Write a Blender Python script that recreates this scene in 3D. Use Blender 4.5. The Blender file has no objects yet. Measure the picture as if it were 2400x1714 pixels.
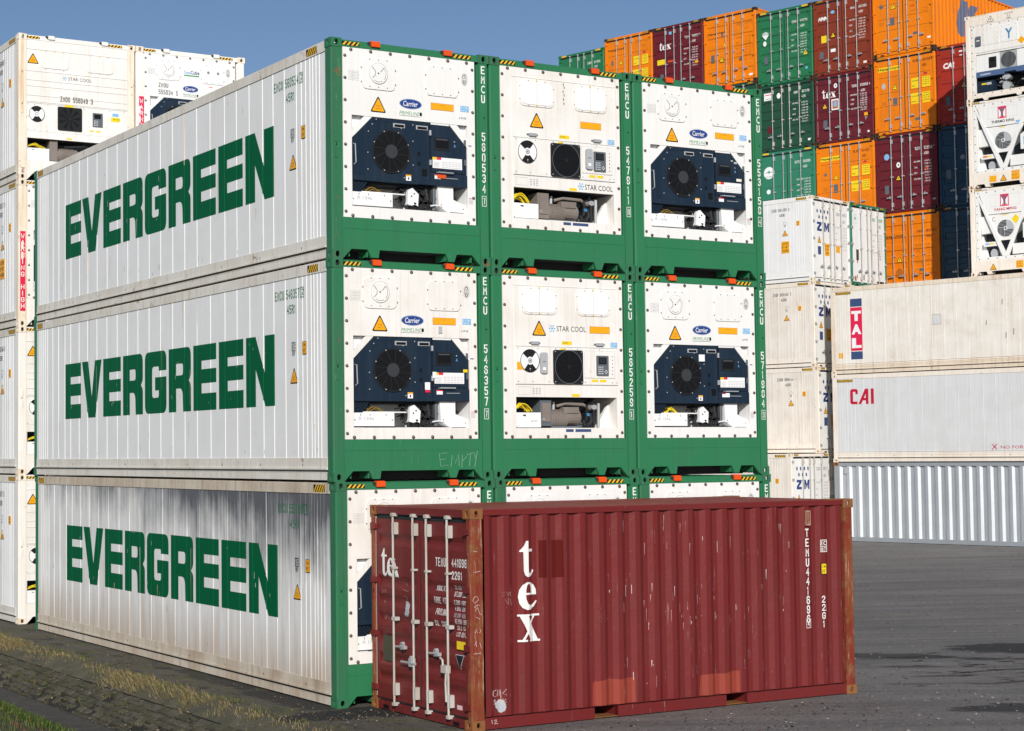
import bpy, bmesh, math, random
from mathutils import Vector, Matrix
import numpy as np
random.seed(7)
C = bpy.context.scene.collection
rad = math.radians
# ------------------------------------------------------------------ camera
W, H, L, H8 = 2.438, 2.896, 12.192, 2.591
yaw, pit, rol = -0.5121, 0.04884, -0.00932
cam = bpy.data.cameras.new('camera'); co = bpy.data.objects.new('camera', cam); C.objects.link(co)
cam.sensor_width = 36; cam.sensor_fit = 'HORIZONTAL'; cam.lens = 4084.65/2400*36
cam.shift_x = (1200-890.35)/2400; cam.shift_y = (861.6-857)/2400
cam.clip_start = 0.1; cam.clip_end = 5000
RR = Matrix.Rotation(yaw, 3, 'Z') @ Matrix.Rotation(pit, 3, 'X')
c_, s_ = math.cos(rol), math.sin(rol)
r_ = RR @ Vector((c_, 0, s_)); u_ = RR @ Vector((-s_, 0, c_)); f_ = RR @ Vector((0, 1, 0))
M4 = Matrix((r_, u_, -f_)).transposed().to_4x4(); M4.translation = Vector((-10.478, -19.868, 3.268))
co.matrix_world = M4
bpy.context.scene.camera = co
# ------------------------------------------------------------------ light
SUN = Vector((-0.52, -0.854, 0.0)).normalized(); EL = rad(25.5)
SUN = Vector((SUN.x*math.cos(EL), SUN.y*math.cos(EL), math.sin(EL)))
w = bpy.data.worlds.new('World'); bpy.context.scene.world = w; w.use_nodes = True
nt = w.node_tree; bg = nt.nodes['Background']
sky = nt.nodes.new('ShaderNodeTexSky'); sky.sky_type = 'NISHITA'; sky.sun_disc = False
sky.sun_elevation = EL; sky.sun_rotation = math.atan2(SUN.x, SUN.y)
sky.altitude = 900; sky.air_density = 0.85; sky.dust_density = 1.1; sky.ozone_density = 2.6
nt.links.new(sky.outputs[0], bg.inputs[0]); bg.inputs[1].default_value = 0.082
sl = bpy.data.lights.new('sun', 'SUN'); so = bpy.data.objects.new('sun', sl); C.objects.link(so)
sl.energy = 4.2; sl.angle = rad(0.5); sl.color = (1.0, 0.95, 0.875)
so.rotation_euler = (-SUN).to_track_quat('-Z', 'Y').to_euler(); so.location = (-20, -30, 30)
vs = bpy.context.scene.view_settings
vs.view_transform = 'Standard'; vs.look = 'None'; vs.exposure = 0.0; vs.gamma = 1.0; vs.use_curve_mapping = False
bpy.context.scene.cycles.max_bounces = 6

# ------------------------------------------------------------------ materials
def lin(c):
    return tuple((x/255/12.92 if x/255 <= .04045 else ((x/255+.055)/1.055)**2.4) for x in c)
class NB:
    def __init__(s, m): s.t = m.node_tree; s.n = s.t.nodes
    def __call__(s, ty, **k):
        x = s.n.new('ShaderNode'+ty)
        for a, b in k.items():
            if a.startswith('i_'):
                key = a[2:]; key = int(key) if key.isdigit() else key
                if hasattr(b, 'is_output') or isinstance(b, bpy.types.NodeSocket): s.t.links.new(b, x.inputs[key])
                else: x.inputs[key].default_value = b
            else: setattr(x, a, b)
        return x
def math_(nb, op, a, b=None, clamp=False):
    x = nb('Math', operation=op, use_clamp=clamp, i_0=a)
    if b is not None:
        if isinstance(b, bpy.types.NodeSocket): nb.t.links.new(b, x.inputs[1])
        else: x.inputs[1].default_value = b
    return x.outputs[0]
def ramp01(nb, v, a, b):
    x = nb('MapRange', i_0=v); x.inputs[1].default_value = a; x.inputs[2].default_value = b
    x.inputs[3].default_value = 0; x.inputs[4].default_value = 1
    return x.outputs[0]
def mixc(nb, f, a, b):
    x = nb('Mix', data_type='RGBA')
    for i, v in ((0, f), (6, a), (7, b)):
        if isinstance(v, bpy.types.NodeSocket): nb.t.links.new(v, x.inputs[i])
        else: x.inputs[i].default_value = (*v, 1) if isinstance(v, tuple) and len(v) == 3 else v
    return x.outputs[2]
MATS = {}
def mat(name, col, rough=.5, met=0.0, grime=0.0, gcol=(.16, .13, .09), streak=0.0, scol=None, rust=0.0, scratch=0.0,
        bump=0.0, fade=0.0, bottom=0.0, soot=False, dots=None, spec=.22, stainy=0.0, horiz=False):
    m = bpy.data.materials.new(name); m.use_nodes = True; nb = NB(m); b = m.node_tree.nodes['Principled BSDF']
    b.inputs['Roughness'].default_value = rough; b.inputs['Metallic'].default_value = met
    b.inputs['Specular IOR Level'].default_value = spec
    tc = nb('TexCoord'); oi = nb('ObjectInfo')
    off = nb('VectorMath', operation='SCALE', i_0=(37.1, 91.7, 13.3)); m.node_tree.links.new(oi.outputs['Random'], off.inputs[3])
    P = nb('VectorMath', operation='ADD', i_0=tc.outputs['Object'], i_1=off.outputs[0]).outputs[0]
    def noise(sc, vec=None, det=5, rg=.55, sv=None):
        v = vec or P
        if sv: v = nb('VectorMath', operation='MULTIPLY', i_0=v, i_1=sv).outputs[0]
        x = nb('TexNoise', i_0=v); x.inputs['Scale'].default_value = sc; x.inputs['Detail'].default_value = det
        x.inputs['Roughness'].default_value = rg
        return x.outputs[0]
    col3 = col
    cur = nb('RGB').outputs[0]; cur.default_value = (*col, 1)
    if fade:
        f = math_(nb, 'MULTIPLY', ramp01(nb, noise(.8, det=3), .35, .7), fade)
        cur = mixc(nb, f, cur, tuple(min(1, x*1.25+.02) for x in col))
    if grime:
        f = math_(nb, 'MULTIPLY', ramp01(nb, noise(1.6, det=7, rg=.62), .42, .72), grime)
        cur = mixc(nb, f, cur, gcol)
    if streak:
        f = math_(nb, 'MULTIPLY', ramp01(nb, noise(1.0, det=4, sv=((16, 16, .55) if not horiz else (.8, .8, 20))), .5, .75), streak)
        cur = mixc(nb, f, cur, scol or gcol)
        f = math_(nb, 'MULTIPLY', ramp01(nb, noise(1.0, det=5, rg=.7, sv=(42, 42, 1.3)), .55, .75), streak*.8)
        cur = mixc(nb, f, cur, scol or gcol)
    sx = nb('SeparateXYZ', i_0=tc.outputs['Object'])
    if bottom:
        n = noise(1.0, det=5, sv=(7, 7, .8))
        z = math_(nb, 'ADD', sx.outputs[2], math_(nb, 'MULTIPLY', math_(nb, 'SUBTRACT', n, .5), -1.1))
        f = math_(nb, 'MULTIPLY', ramp01(nb, z, 1.0, -.05), bottom)
        cur = mixc(nb, f, cur, (.40, .27, .15))
    if soot:
        n = noise(1.0, det=6, sv=(5, 1.4, .9)); n2 = noise(1.0, det=5, rg=.7, sv=(15, 15, .35))
        zz = math_(nb, 'ADD', sx.outputs[2], math_(nb, 'MULTIPLY', math_(nb, 'SUBTRACT', n, .5), 1.6))
        zz = math_(nb, 'ADD', zz, math_(nb, 'MULTIPLY', math_(nb, 'SUBTRACT', n2, .5), 1.7))
        zz = math_(nb, 'ADD', zz, math_(nb, 'MULTIPLY', sx.outputs[1], -.095))
        f = math_(nb, 'MULTIPLY', ramp01(nb, zz, 1.38, 2.32), .90)
        cur = mixc(nb, f, cur, (.040, .045, .060))
    if stainy:
        f = math_(nb, 'MULTIPLY', ramp01(nb, noise(3.1, det=8, rg=.7), .56, .7), stainy)
        cur = mixc(nb, f, cur, (.30, .17, .07))
    if rust:
        n = noise(5.0, det=9, rg=.72)
        f = ramp01(nb, n, .68-.3*rust, .74-.22*rust)
        rc = mixc(nb, noise(22, det=3), (.13, .045, .017), (.30, .135, .055))
        cur = mixc(nb, math_(nb, 'MULTIPLY', f, .9), cur, rc)
    if scratch:
        f = ramp01(nb, noise(1.0, det=6, rg=.75, sv=(30, 30, 2.4)), .70-.13*scratch, .74-.11*scratch)
        k = ramp01(nb, noise(1.7, det=4), .42, .6)
        cur = mixc(nb, math_(nb, 'MULTIPLY', math_(nb, 'MULTIPLY', f, k), .7), cur, (.50, .33, .23) if rust > .3 else tuple(x*.6+.22 for x in col))
    if dots:
        v = nb('VectorMath', operation='SCALE', i_0=tc.outputs['Object']); v.inputs[3].default_value = dots
        rt = nb('VectorRotate', i_0=v.outputs[0]); rt.inputs['Axis'].default_value = (0, 1, 0); rt.inputs['Angle'].default_value = rad(45)
        vo = nb('TexVoronoi', i_0=rt.outputs[0]); vo.inputs['Randomness'].default_value = 0; vo.inputs['Scale'].default_value = 1
        f = ramp01(nb, vo.outputs[0], .44, .40)
        cur = mixc(nb, f, cur, (.004, .004, .005))
    m.node_tree.links.new(cur, b.inputs['Base Color'])
    if bump:
        bm_ = nb('Bump'); bm_.inputs['Strength'].default_value = bump; bm_.inputs['Distance'].default_value = .03
        m.node_tree.links.new(noise(2.2, det=4), bm_.inputs['Height']); m.node_tree.links.new(bm_.outputs[0], b.inputs['Normal'])
    MATS[name] = m
    return m
S = lin
mat('white_side', (.775, .785, .79), .42, grime=.14, gcol=(.50, .46, .38), streak=.14, scol=(.58, .53, .45), bump=.05, stainy=.06)
mat('white_side_low', (.75, .755, .755), .42, grime=.18, gcol=(.44, .38, .30), streak=.22, scol=(.40, .32, .22), bump=.03, bottom=.8, soot=True)
mat('white_rail', (.72, .70, .65), .5, grime=.45, gcol=(.48, .42, .33), streak=.5, scol=(.45, .33, .20), rust=.24)
mat('white_rail_low', (.60, .54, .45), .55, grime=.75, gcol=(.38, .27, .17), streak=.6, scol=(.28, .2, .13), rust=.12)
mat('white', (.80, .80, .79), .4, grime=.10, gcol=(.55, .50, .42), streak=.14, scol=(.55, .45, .33))
mat('white_dirty', (.81, .80, .775), .42, grime=.30, gcol=(.58, .50, .40), streak=.28, scol=(.52, .41, .30), rust=.04)
mat('white_clean', (.83, .835, .84), .35)
mat('cream', (.82, .765, .69), .5, grime=.30, gcol=(.60, .47, .34), streak=.35, scol=(.58, .42, .27), rust=.12)
mat('warm_white', (.83, .81, .77), .45, grime=.22, gcol=(.62, .52, .40), streak=.25, scol=(.60, .46, .32), rust=.06)
mat('cream_rust', (.83, .76, .65), .5, grime=.35, gcol=(.66, .45, .25), streak=.75, scol=(.58, .31, .11), rust=.30)
mat('cream_side', (.78, .735, .675), .5, grime=.35, gcol=(.50, .42, .32), streak=.45, scol=(.50, .40, .29), stainy=.12, bump=.15)
mat('tal_side', (.81, .78, .725), .5, grime=.30, gcol=(.52, .43, .32), streak=.38, scol=(.52, .40, .27), stainy=.15, bump=.15)
mat('cai_side', (.66, .675, .69), .45, grime=.25, gcol=(.46, .44, .40), streak=.30, scol=(.42, .40, .36), bump=.12)
mat('tal_rail', (.78, .69, .57), .5, grime=.4, gcol=(.45, .30, .17), streak=.5, rust=.22)
mat('grey_corr', (.62, .66, .70), .42, met=.55, grime=.15, gcol=(.30, .28, .25), streak=.25, scol=(.28, .25, .21), rust=.02)
mat('grey_steel', (.28, .31, .34), .5, grime=.2, rust=.06)
mat('green', (.026, .178, .076), .38, grime=.30, gcol=(.05, .14, .09), streak=.35, scol=(.035, .12, .07), fade=.2, scratch=.35, rust=.03, bump=.15)
mat('green_worn', (.028, .165, .075), .45, grime=.40, gcol=(.07, .12, .09), streak=.5, scol=(.05, .08, .06), scratch=.72, rust=.22)
mat('letter_green', (.0, .098, .036), .5, spec=.08, scratch=.12)
mat('num_green', (.02, .16, .075), .5, streak=.2, scol=(.3, .4, .35))
mat('tex_red', (.155, .0178, .0180), .45, grime=.35, gcol=(.10, .022, .02), streak=.30, scol=(.10, .025, .022), fade=.25, rust=.06, scratch=.55, bump=.45)
mat('tex_rust', (.19, .030, .018), .55, grime=.5, gcol=(.26, .10, .03), streak=.4, scol=(.3, .13, .04), rust=.60, scratch=1.15, bump=.4)
mat('rust_cast', (.27, .11, .035), .7, grime=.5, gcol=(.15, .07, .03), rust=.75, bump=.6)
mat('tex_patch', (.27, .046, .030), .5, grime=.45, gcol=(.20, .05, .03), scratch=.3)
mat('tex_dark_patch', (.095, .010, .008), .75, spec=.08)
mat('tex_roof', (.20, .032, .03), .45, grime=.35, gcol=(.2, .07, .05), rust=.06)
mat('red_brown', (.235, .040, .018), .45, grime=.3, gcol=(.10, .03, .02), streak=.3, scol=(.1, .03, .02), rust=.05, horiz=True)
mat('maroon', (.135, .016, .024), .42, grime=.3, gcol=(.07, .02, .02), streak=.25, scol=(.07, .02, .02), rust=.04)
mat('cai_red', (.35, .030, .018), .42, grime=.3, gcol=(.18, .03, .02), streak=.2, scol=(.15, .03, .02), rust=.04)
mat('orange', (.80, .21, .004), .42, grime=.40, gcol=(.48, .14, .02), streak=.38, scol=(.50, .13, .01), fade=.0, rust=.05)
mat('dry_green', (.022, .17, .073), .42, grime=.25, gcol=(.03, .10, .06), streak=.25, scol=(.03, .09, .05), rust=.02)
mat('dark_green', (.016, .075, .045), .45, grime=.4, gcol=(.02, .06, .04), streak=.4, scol=(.04, .05, .035), rust=.05)
mat('pale_green', (.030, .20, .12), .45, grime=.3, gcol=(.05, .16, .11), streak=.3, scol=(.05, .14, .10), rust=.04)
mat('dark_blue', (.020, .060, .105), .45, grime=.25, gcol=(.02, .03, .045), streak=.2, scol=(.02, .03, .045), rust=.03)
mat('dark_rust', (.055, .032, .022), .7, rust=.4)
mat('unit_blue', (.011, .023, .042), .38, grime=.25, gcol=(.035, .05, .07), streak=.2, scol=(.05, .065, .085))
mat('unit_mesh', (.011, .023, .042), .4, dots=25.0)
mat('black', (.006, .006, .007), .5)
mat('soft_black', (.014, .015, .017), .45, grime=.3, gcol=(.04, .04, .04))
mat('rubber', (.022, .024, .027), .6)
mat('hub', (.040, .043, .048), .5)
mat('dark_inside', (.03, .03, .032), .8)
mat('grey_plastic', (.40, .42, .44), .4)
mat('slate', (.11, .13, .15), .45)
mat('compressor', (.23, .20, .18), .55, grime=.5, gcol=(.12, .09, .07), bump=.3)
mat('galv', (.50, .52, .54), .38, met=.35, grime=.4, gcol=(.30, .27, .23), rust=.07)
mat('rod', (.50, .49, .46), .42, grime=.45, gcol=(.33, .25, .18), streak=.3, rust=.16)
mat('bolt', (.17, .15, .13), .35, met=.6, grime=.4, gcol=(.12, .07, .04))
mat('lug_orange', (.75, .09, .012), .45, grime=.3, gcol=(.35, .07, .03))
mat('hz_yellow', (.80, .47, .03), .45, grime=.2, gcol=(.35, .24, .1))
mat('st_orange', (.82, .38, .012), .4)
mat('st_yellow', (.82, .60, .02), .4)
mat('cable', (.72, .55, .02), .4)
mat('cable_brown', (.20, .13, .03), .5)
mat('txt_black', (.015, .015, .017), .5)
mat('txt_grey', (.22, .23, .26), .5)
mat('txt_dim', (.44, .45, .47), .5)
mat('txt_white', (.80, .80, .78), .5, streak=.1)
mat('txt_blue', (.02, .05, .19), .45)
mat('txt_red', (.50, .012, .04), .45)
mat('red_st', (.70, .02, .08), .45)
mat('light_blue', (.20, .45, .72), .45)
mat('bar_blue', (.075, .13, .25), .45)
mat('y_blue', (.06, .22, .42), .45)
mat('carrier_blue', (.020, .055, .25), .35)
mat('carrier_ring', (.30, .36, .48), .35)
mat('prime_green', (.05, .28, .09), .45)
mat('brown_paint', (.42, .12, .03), .5)
mat('tal_blue', (.045, .08, .19), .45)
mat('hl_blue', (.115, .135, .21), .5, streak=.15, scol=(.3, .2, .1))
mat('chalk', (.62, .55, .53), .8)
mat('chalk_dim', (.28, .42, .33), .8)
mat('chalk_faint', (.36, .22, .20), .8)
mat('pink', (.72, .50, .52), .6)
mat('olive_plate', (.055, .055, .035), .6, grime=.5, gcol=(.1, .09, .06))
mat('scuff', (.50, .48, .44), .6)
mat('scuff_rust', (.60, .48, .34), .6)
mat('seam', (.42, .38, .32), .6)
mat('panel_edge', (.60, .58, .54), .5)
mat('evg_star', (.03, .30, .16), .5)
mat('orange_dim', (.42, .14, .02), .5)

# ------------------------------------------------------------------ text glyph cache
_TC = {}
def curve_mesh(cu):
    o = bpy.data.objects.new('tmp', cu); C.objects.link(o)
    dg = bpy.context.evaluated_depsgraph_get(); dg.update()
    me = o.evaluated_get(dg).to_mesh()
    V = [(v.co.x, v.co.y) for v in me.vertices]; F = [tuple(p.vertices) for p in me.polygons]
    o.evaluated_get(dg).to_mesh_clear(); bpy.data.objects.remove(o); bpy.data.curves.remove(cu)
    return V, F
def glyphs(s, bold=0.0):
    k = (s, bold)
    if k not in _TC:
        cu = bpy.data.curves.new('t', 'FONT'); cu.body = s; cu.size = 1; cu.offset = bold; cu.resolution_u = 2; cu.fill_mode = 'BOTH' if hasattr(cu, 'fill_mode') else cu.fill_mode
        V, F = curve_mesh(cu)
        if not V: V = [(0, 0), (1, 0), (1, 1)]; F = []
        x0 = min(v[0] for v in V); x1 = max(v[0] for v in V); y0 = min(v[1] for v in V); y1 = max(v[1] for v in V)
        _TC[k] = ([((v[0]-x0)/max(x1-x0, 1e-6), (v[1]-y0)/max(y1-y0, 1e-6)) for v in V], F, (x1-x0)/max(y1-y0, 1e-6))
    return _TC[k]
def outline(loops):
    cu = bpy.data.curves.new('t', 'CURVE'); cu.dimensions = '2D'; cu.fill_mode = 'BOTH'
    for lp in loops:
        sp = cu.splines.new('POLY'); sp.points.add(len(lp)-1)
        for i, (a, b) in enumerate(lp): sp.points[i].co = (a, b, 0, 1)
        sp.use_cyclic_u = True
    return curve_mesh(cu)
def rounded(pts, r, n=4):
    """round selected corners: pts = [(x,y) or (x,y,r)]"""
    out = []
    N = len(pts)
    for i in range(N):
        p = pts[i]; rr = p[2] if len(p) > 2 else r
        a = Vector(pts[i-1][:2]); b = Vector(p[:2]); c = Vector(pts[(i+1) % N][:2])
        if rr <= 0: out.append(tuple(b)); continue
        d1 = (a-b); d2 = (c-b); q = min(rr, d1.length*.49, d2.length*.49)
        p1 = b+d1.normalized()*q; p2 = b+d2.normalized()*q
        for k in range(n+1):
            t = k/n; v = p1*(1-t)**2+b*2*t*(1-t)+p2*t*t; out.append(tuple(v))
    return out

# condensed single-stroke lettering, as painted on containers: polylines on a 4 x 6 grid
SF = {'A': '0,0 0,4.6 1,6 3,6 4,4.6 4,0|0,2.4 4,2.4', 'B': '0,0 0,6 3,6 4,5.2 4,3.9 3.2,3.1 0,3.1|3.2,3.1 4,2.3 4,.8 3,0 0,0', 'C': '4,1.4 4,1 3,0 1,0 0,1 0,5 1,6 3,6 4,5 4,4.6',
'D': '0,0 0,6 2.8,6 4,4.8 4,1.2 2.8,0 0,0', 'E': '4,0 0,0 0,6 4,6|0,3 3.2,3', 'F': '0,0 0,6 4,6|0,3 3.2,3', 'G': '4,4.6 4,5 3,6 1,6 0,5 0,1 1,0 3,0 4,1 4,2.8 2.2,2.8', 'H': '0,0 0,6|4,0 4,6|0,3 4,3', 'I': '2,0 2,6',
'J': '0,1.4 0,1 1,0 3,0 4,1 4,6', 'K': '0,0 0,6|4,6 .3,2.9 4,0', 'L': '0,6 0,0 4,0', 'M': '0,0 0,6 2,2.6 4,6 4,0', 'N': '0,0 0,6 4,0 4,6', 'O': '1,0 0,1 0,5 1,6 3,6 4,5 4,1 3,0 1,0', 'P': '0,0 0,6 3,6 4,5 4,3.8 3,2.8 0,2.8',
'R': '0,0 0,6 3,6 4,5 4,3.9 3,3 0,3|2.4,3 4,0', 'S': '0,1 1,0 3,0 4,1 4,2.2 3.2,3 .8,3 0,3.8 0,5 1,6 3,6 4,5', 'T': '0,6 4,6|2,6 2,0', 'U': '0,6 0,1 1,0 3,0 4,1 4,6', 'V': '0,6 2,0 4,6', 'W': '0,6 .9,0 2,3.6 3.1,0 4,6', 'X': '0,0 4,6|0,6 4,0',
'Y': '0,6 2,3 4,6|2,3 2,0', 'Z': '0,6 4,6 0,0 4,0', '0': '1,0 0,1 0,5 1,6 3,6 4,5 4,1 3,0 1,0', '1': '.9,4.9 2,6 2,0', '2': '0,4.8 0,5 1,6 3,6 4,5 4,3.9 0,.6 0,0 4,0', '3': '0,5 1,6 3,6 4,5 4,3.9 3.2,3.1 1.6,3.1|3.2,3.1 4,2.3 4,1 3,0 1,0 0,1',
'4': '3,0 3,6 0,2 4,2', '5': '4,6 0,6 0,3.3 3,3.6 4,2.6 4,1 3,0 1,0 0,1', '6': '4,5 3,6 1,6 0,5 0,1 1,0 3,0 4,1 4,2.5 3,3.5 0,3.2', '7': '0,6 4,6 1.6,0', '8': '1,3.1 0,3.9 0,5 1,6 3,6 4,5 4,3.9 3,3.1 1,3.1 0,2.3 0,1 1,0 3,0 4,1 4,2.3 3,3.1',
'9': '0,1 1,0 3,0 4,1 4,5 3,6 1,6 0,5 0,3.5 1,2.5 4,2.8', '.': '1.6,0 2.4,0', '-': '.6,3 3.4,3', "'": '2,6 2,4.6', '"': '1.2,6 1.2,4.6|2.8,6 2.8,4.6', 'm': '0,0 0,3.6 1.6,3.6 2,3.2 2,0|2,3.2 3.4,3.6 4,3.2 4,0', ' ': ''}
LOGOS = {'STAR COOL', 'THERMO KING', 'YANG MING', 'CAI', 'HMM', 'DAIKIN', 'EVERGREEN', 'PRIME', 'LINE', 'Y', 'T', 'A', 'L', 'C', 'NO FORKLIFT', 'UA', 'R 134a', 'POE OIL', 'CAUTION', 'WARNING'}
def stroke_shapes(t, a0, b0, a1, b1, wt):
    h = b1-b0; n = len(t); adv = [.55 if ch in "1I.'" else 1.0 for ch in t]; tot = sum(adv)-.24*1.0
    cw = (a1-a0)/max(tot, .5); w_ = h*wt; w_ = min(w_, cw*.215); x = a0; out = []
    for ch, ad in zip(t, adv):
        gw = cw*.76
        for k, pl in enumerate(SF.get(ch, '').split('|')):
            P = [tuple(map(float, q.split(','))) for q in pl.split()]
            if len(P) < 2: continue
            ox = x-(gw*.22 if ad < 1 else 0)
            P = [Vector((ox+w_/2+(gw-w_)*u/4, b0+w_/2+(h-w_)*v/6)) for u, v in P]; m = len(P); Lq = []; Rq = []
            for i in range(m):
                if i == 0: d = (P[1]-P[0]).normalized(); nn = Vector((-d.y, d.x)); sc_ = 1; e = -d*w_*(.5 if k == 0 else 0)
                elif i == m-1: d = (P[-1]-P[-2]).normalized(); nn = Vector((-d.y, d.x)); sc_ = 1; e = d*w_*.5
                else:
                    d1 = (P[i]-P[i-1]).normalized(); d2 = (P[i+1]-P[i]).normalized(); nn = Vector((-(d1+d2).y, (d1+d2).x)).normalized(); sc_ = 1/max(nn.dot(Vector((-d1.y, d1.x))), .55); e = Vector((0, 0))
                Lq.append(P[i]+nn*w_/2*sc_+e); Rq.append(P[i]-nn*w_/2*sc_+e)
            V = [tuple(q) for q in Lq]+[tuple(q) for q in Rq]; out.append((V, [(m+i, m+i+1, i+1, i) for i in range(m-1)], k))
        x += cw*ad
    return out
# ------------------------------------------------------------------ mesh builder
class MB:
    def __init__(s): s.v = []; s.f = []; s.m = []; s.mn = []; s.fr()
    def fr(s, o=(0, 0, 0), R=(1, 0, 0), U=(0, 0, 1), O=(0, -1, 0)):
        s.o, s.R, s.U, s.O = (Vector(x) for x in (o, R, U, O)); s.flip = s.R.cross(s.U).dot(s.O) < 0; return s
    def p(s, a, b, d): q = s.o+s.R*a+s.U*b+s.O*d; s.v.append((q.x, q.y, q.z)); return len(s.v)-1
    def mi(s, m):
        if m not in s.mn: s.mn.append(m)
        return s.mn.index(m)
    def face(s, ids, m):
        s.f.append(tuple(ids) if not s.flip else tuple(reversed(ids))); s.m.append(s.mi(m))
    def poly(s, pts, d, m): s.face([s.p(a, b, d) for a, b in pts], m)
    def rect(s, a0, b0, a1, b1, d, m): s.poly([(a0, b0), (a1, b0), (a1, b1), (a0, b1)], d, m)
    def prism(s, pts, d0, d1, m, back=True):
        n = len(pts); A = [s.p(a, b, d0) for a, b in pts]; B = [s.p(a, b, d1) for a, b in pts]
        ar = sum(pts[i-1][0]*pts[i][1]-pts[i][0]*pts[i-1][1] for i in range(n))
        if ar < 0: A.reverse(); B.reverse()
        s.face(B, m)
        if back: s.face(A[::-1], m)
        for i in range(n):
            j = (i+1) % n; s.face((A[i], A[j], B[j], B[i]), m)
    def box(s, a0, a1, b0, b1, d0, d1, m):
        s.prism([(min(a0, a1), min(b0, b1)), (max(a0, a1), min(b0, b1)), (max(a0, a1), max(b0, b1)), (min(a0, a1), max(b0, b1))], min(d0, d1), max(d0, d1), m)
    def disc(s, a, b, r, d, m, n=24, ry=None):
        ry = ry or r; s.poly([(a+r*math.cos(t*2*math.pi/n), b+ry*math.sin(t*2*math.pi/n)) for t in range(n)], d, m)
    def cyl(s, a, b, r, d0, d1, m, n=20, ry=None):
        ry = ry or r; s.prism([(a+r*math.cos(t*2*math.pi/n), b+ry*math.sin(t*2*math.pi/n)) for t in range(n)], d0, d1, m)
    def ring(s, a, b, r0, r1, d, m, n=28, t0=0, t1=360, ky=1.0):
        k = max(2, int(n*(t1-t0)/360)); full = abs(t1-t0-360) < .01
        I = []; J = []
        for i in range(k+(0 if full else 1)):
            t = rad(t0+(t1-t0)*i/k); I.append(s.p(a+r0*math.cos(t), b+r0*ky*math.sin(t), d)); J.append(s.p(a+r1*math.cos(t), b+r1*ky*math.sin(t), d))
        for i in range(k):
            j = (i+1) % len(I); s.face((I[i], J[i], J[j], I[j]), m)
    def dome(s, a, b, r, d, m, n=8, h=.8):
        rings = []
        for q, hh in ((1, 0), (.72, .65*h)):
            rings.append([s.p(a+r*q*math.cos(t*2*math.pi/n), b+r*q*math.sin(t*2*math.pi/n), d+r*hh) for t in range(n)])
        top = s.p(a, b, d+r*h)
        for i in range(n):
            j = (i+1) % n; s.face((rings[0][i], rings[0][j], rings[1][j], rings[1][i]), m); s.face((rings[1][i], rings[1][j], top), m)
    def tube(s, pts, r, m, n=6):
        P = [Vector(p) for p in pts]; rr = []
        for i, p in enumerate(P):
            t = (P[min(i+1, len(P)-1)]-P[max(i-1, 0)]).normalized()
            x = t.cross(Vector((0, 0, 1)) if abs(t.z) < .9 else Vector((1, 0, 0))).normalized(); y = t.cross(x)
            rr.append([s.p(*(p+x*r*math.cos(k*2*math.pi/n)+y*r*math.sin(k*2*math.pi/n))) for k in range(n)])
        for i in range(len(P)-1):
            for k in range(n):
                j = (k+1) % n; s.face((rr[i][k], rr[i][j], rr[i+1][j], rr[i+1][k]), m)
        s.face(rr[0][::-1], m); s.face(rr[-1], m)
    def flat(s, V, F, m, d, dr=None, brk=None, ax=0):
        """flat shape at depth d; dr(coord) = extra depth; brk = coordinates where it folds"""
        if dr:
            bm = bmesh.new(); vv = [bm.verts.new((a, b, 0)) for a, b in V]
            for f in F:
                try: bm.faces.new([vv[i] for i in f])
                except ValueError: pass
            lo = min(q[ax] for q in V); hi = max(q[ax] for q in V)
            for x in brk:
                if lo < x < hi:
                    bmesh.ops.bisect_plane(bm, geom=bm.verts[:]+bm.edges[:]+bm.faces[:], plane_co=(x, 0, 0) if ax == 0 else (0, x, 0), plane_no=(1, 0, 0) if ax == 0 else (0, 1, 0))
            bm.verts.index_update(); V = [(v.co.x, v.co.y) for v in bm.verts]; F = [tuple(v.index for v in f.verts) for f in bm.faces]; bm.free()
        I = [s.p(a, b, d+(dr((a, b)[ax]) if dr else 0)) for a, b in V]
        for f in F:
            ar = sum(V[f[i-1]][0]*V[f[i]][1]-V[f[i]][0]*V[f[i-1]][1] for i in range(len(f)))
            ids = [I[i] for i in f]; s.face(ids if ar > 0 else ids[::-1], m)
    def text(s, t, a0, b0, a1, b1, m, d, bold=0.0, shear=0.0, **k):
        if t not in LOGOS and bold < .04 and all(ch in SF for ch in t):
            if a1 is None: a1 = a0+(b1-b0)*.5*len(t)
            for V, F, kk in stroke_shapes(t, a0, b0, a1, b1, .155 if b1-b0 > .08 else .17):
                s.flat([(x+shear*(y-b0), y) for x, y in V], F, m, d+kk*.0004, **k)
            return
        V, F, asp = glyphs(t, bold)
        if a1 is None: a1 = a0+(b1-b0)*asp*.62
        s.flat([(a0+(a1-a0)*x+shear*y*(b1-b0), b0+(b1-b0)*y) for x, y in V], F, m, d, **k)
    def vtext(s, t, a, wd, b1, pitch, h, m, d, bold=.02, **k):
        for i, ch in enumerate(t):
            if ch == ' ': continue
            ww = wd*(.55 if ch in '1I' else 1.0)
            s.text(ch, a-ww/2, b1-pitch*i-h, a+ww/2, b1-pitch*i, m, d, bold, **k)
    def frame2(s, a0, b0, a1, b1, t, d, m):
        s.rect(a0, b0, a1, b0+t, d, m); s.rect(a0, b1-t, a1, b1, d, m); s.rect(a0, b0+t, a0+t, b1-t, d, m); s.rect(a1-t, b0+t, a1, b1-t, d, m)
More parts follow.
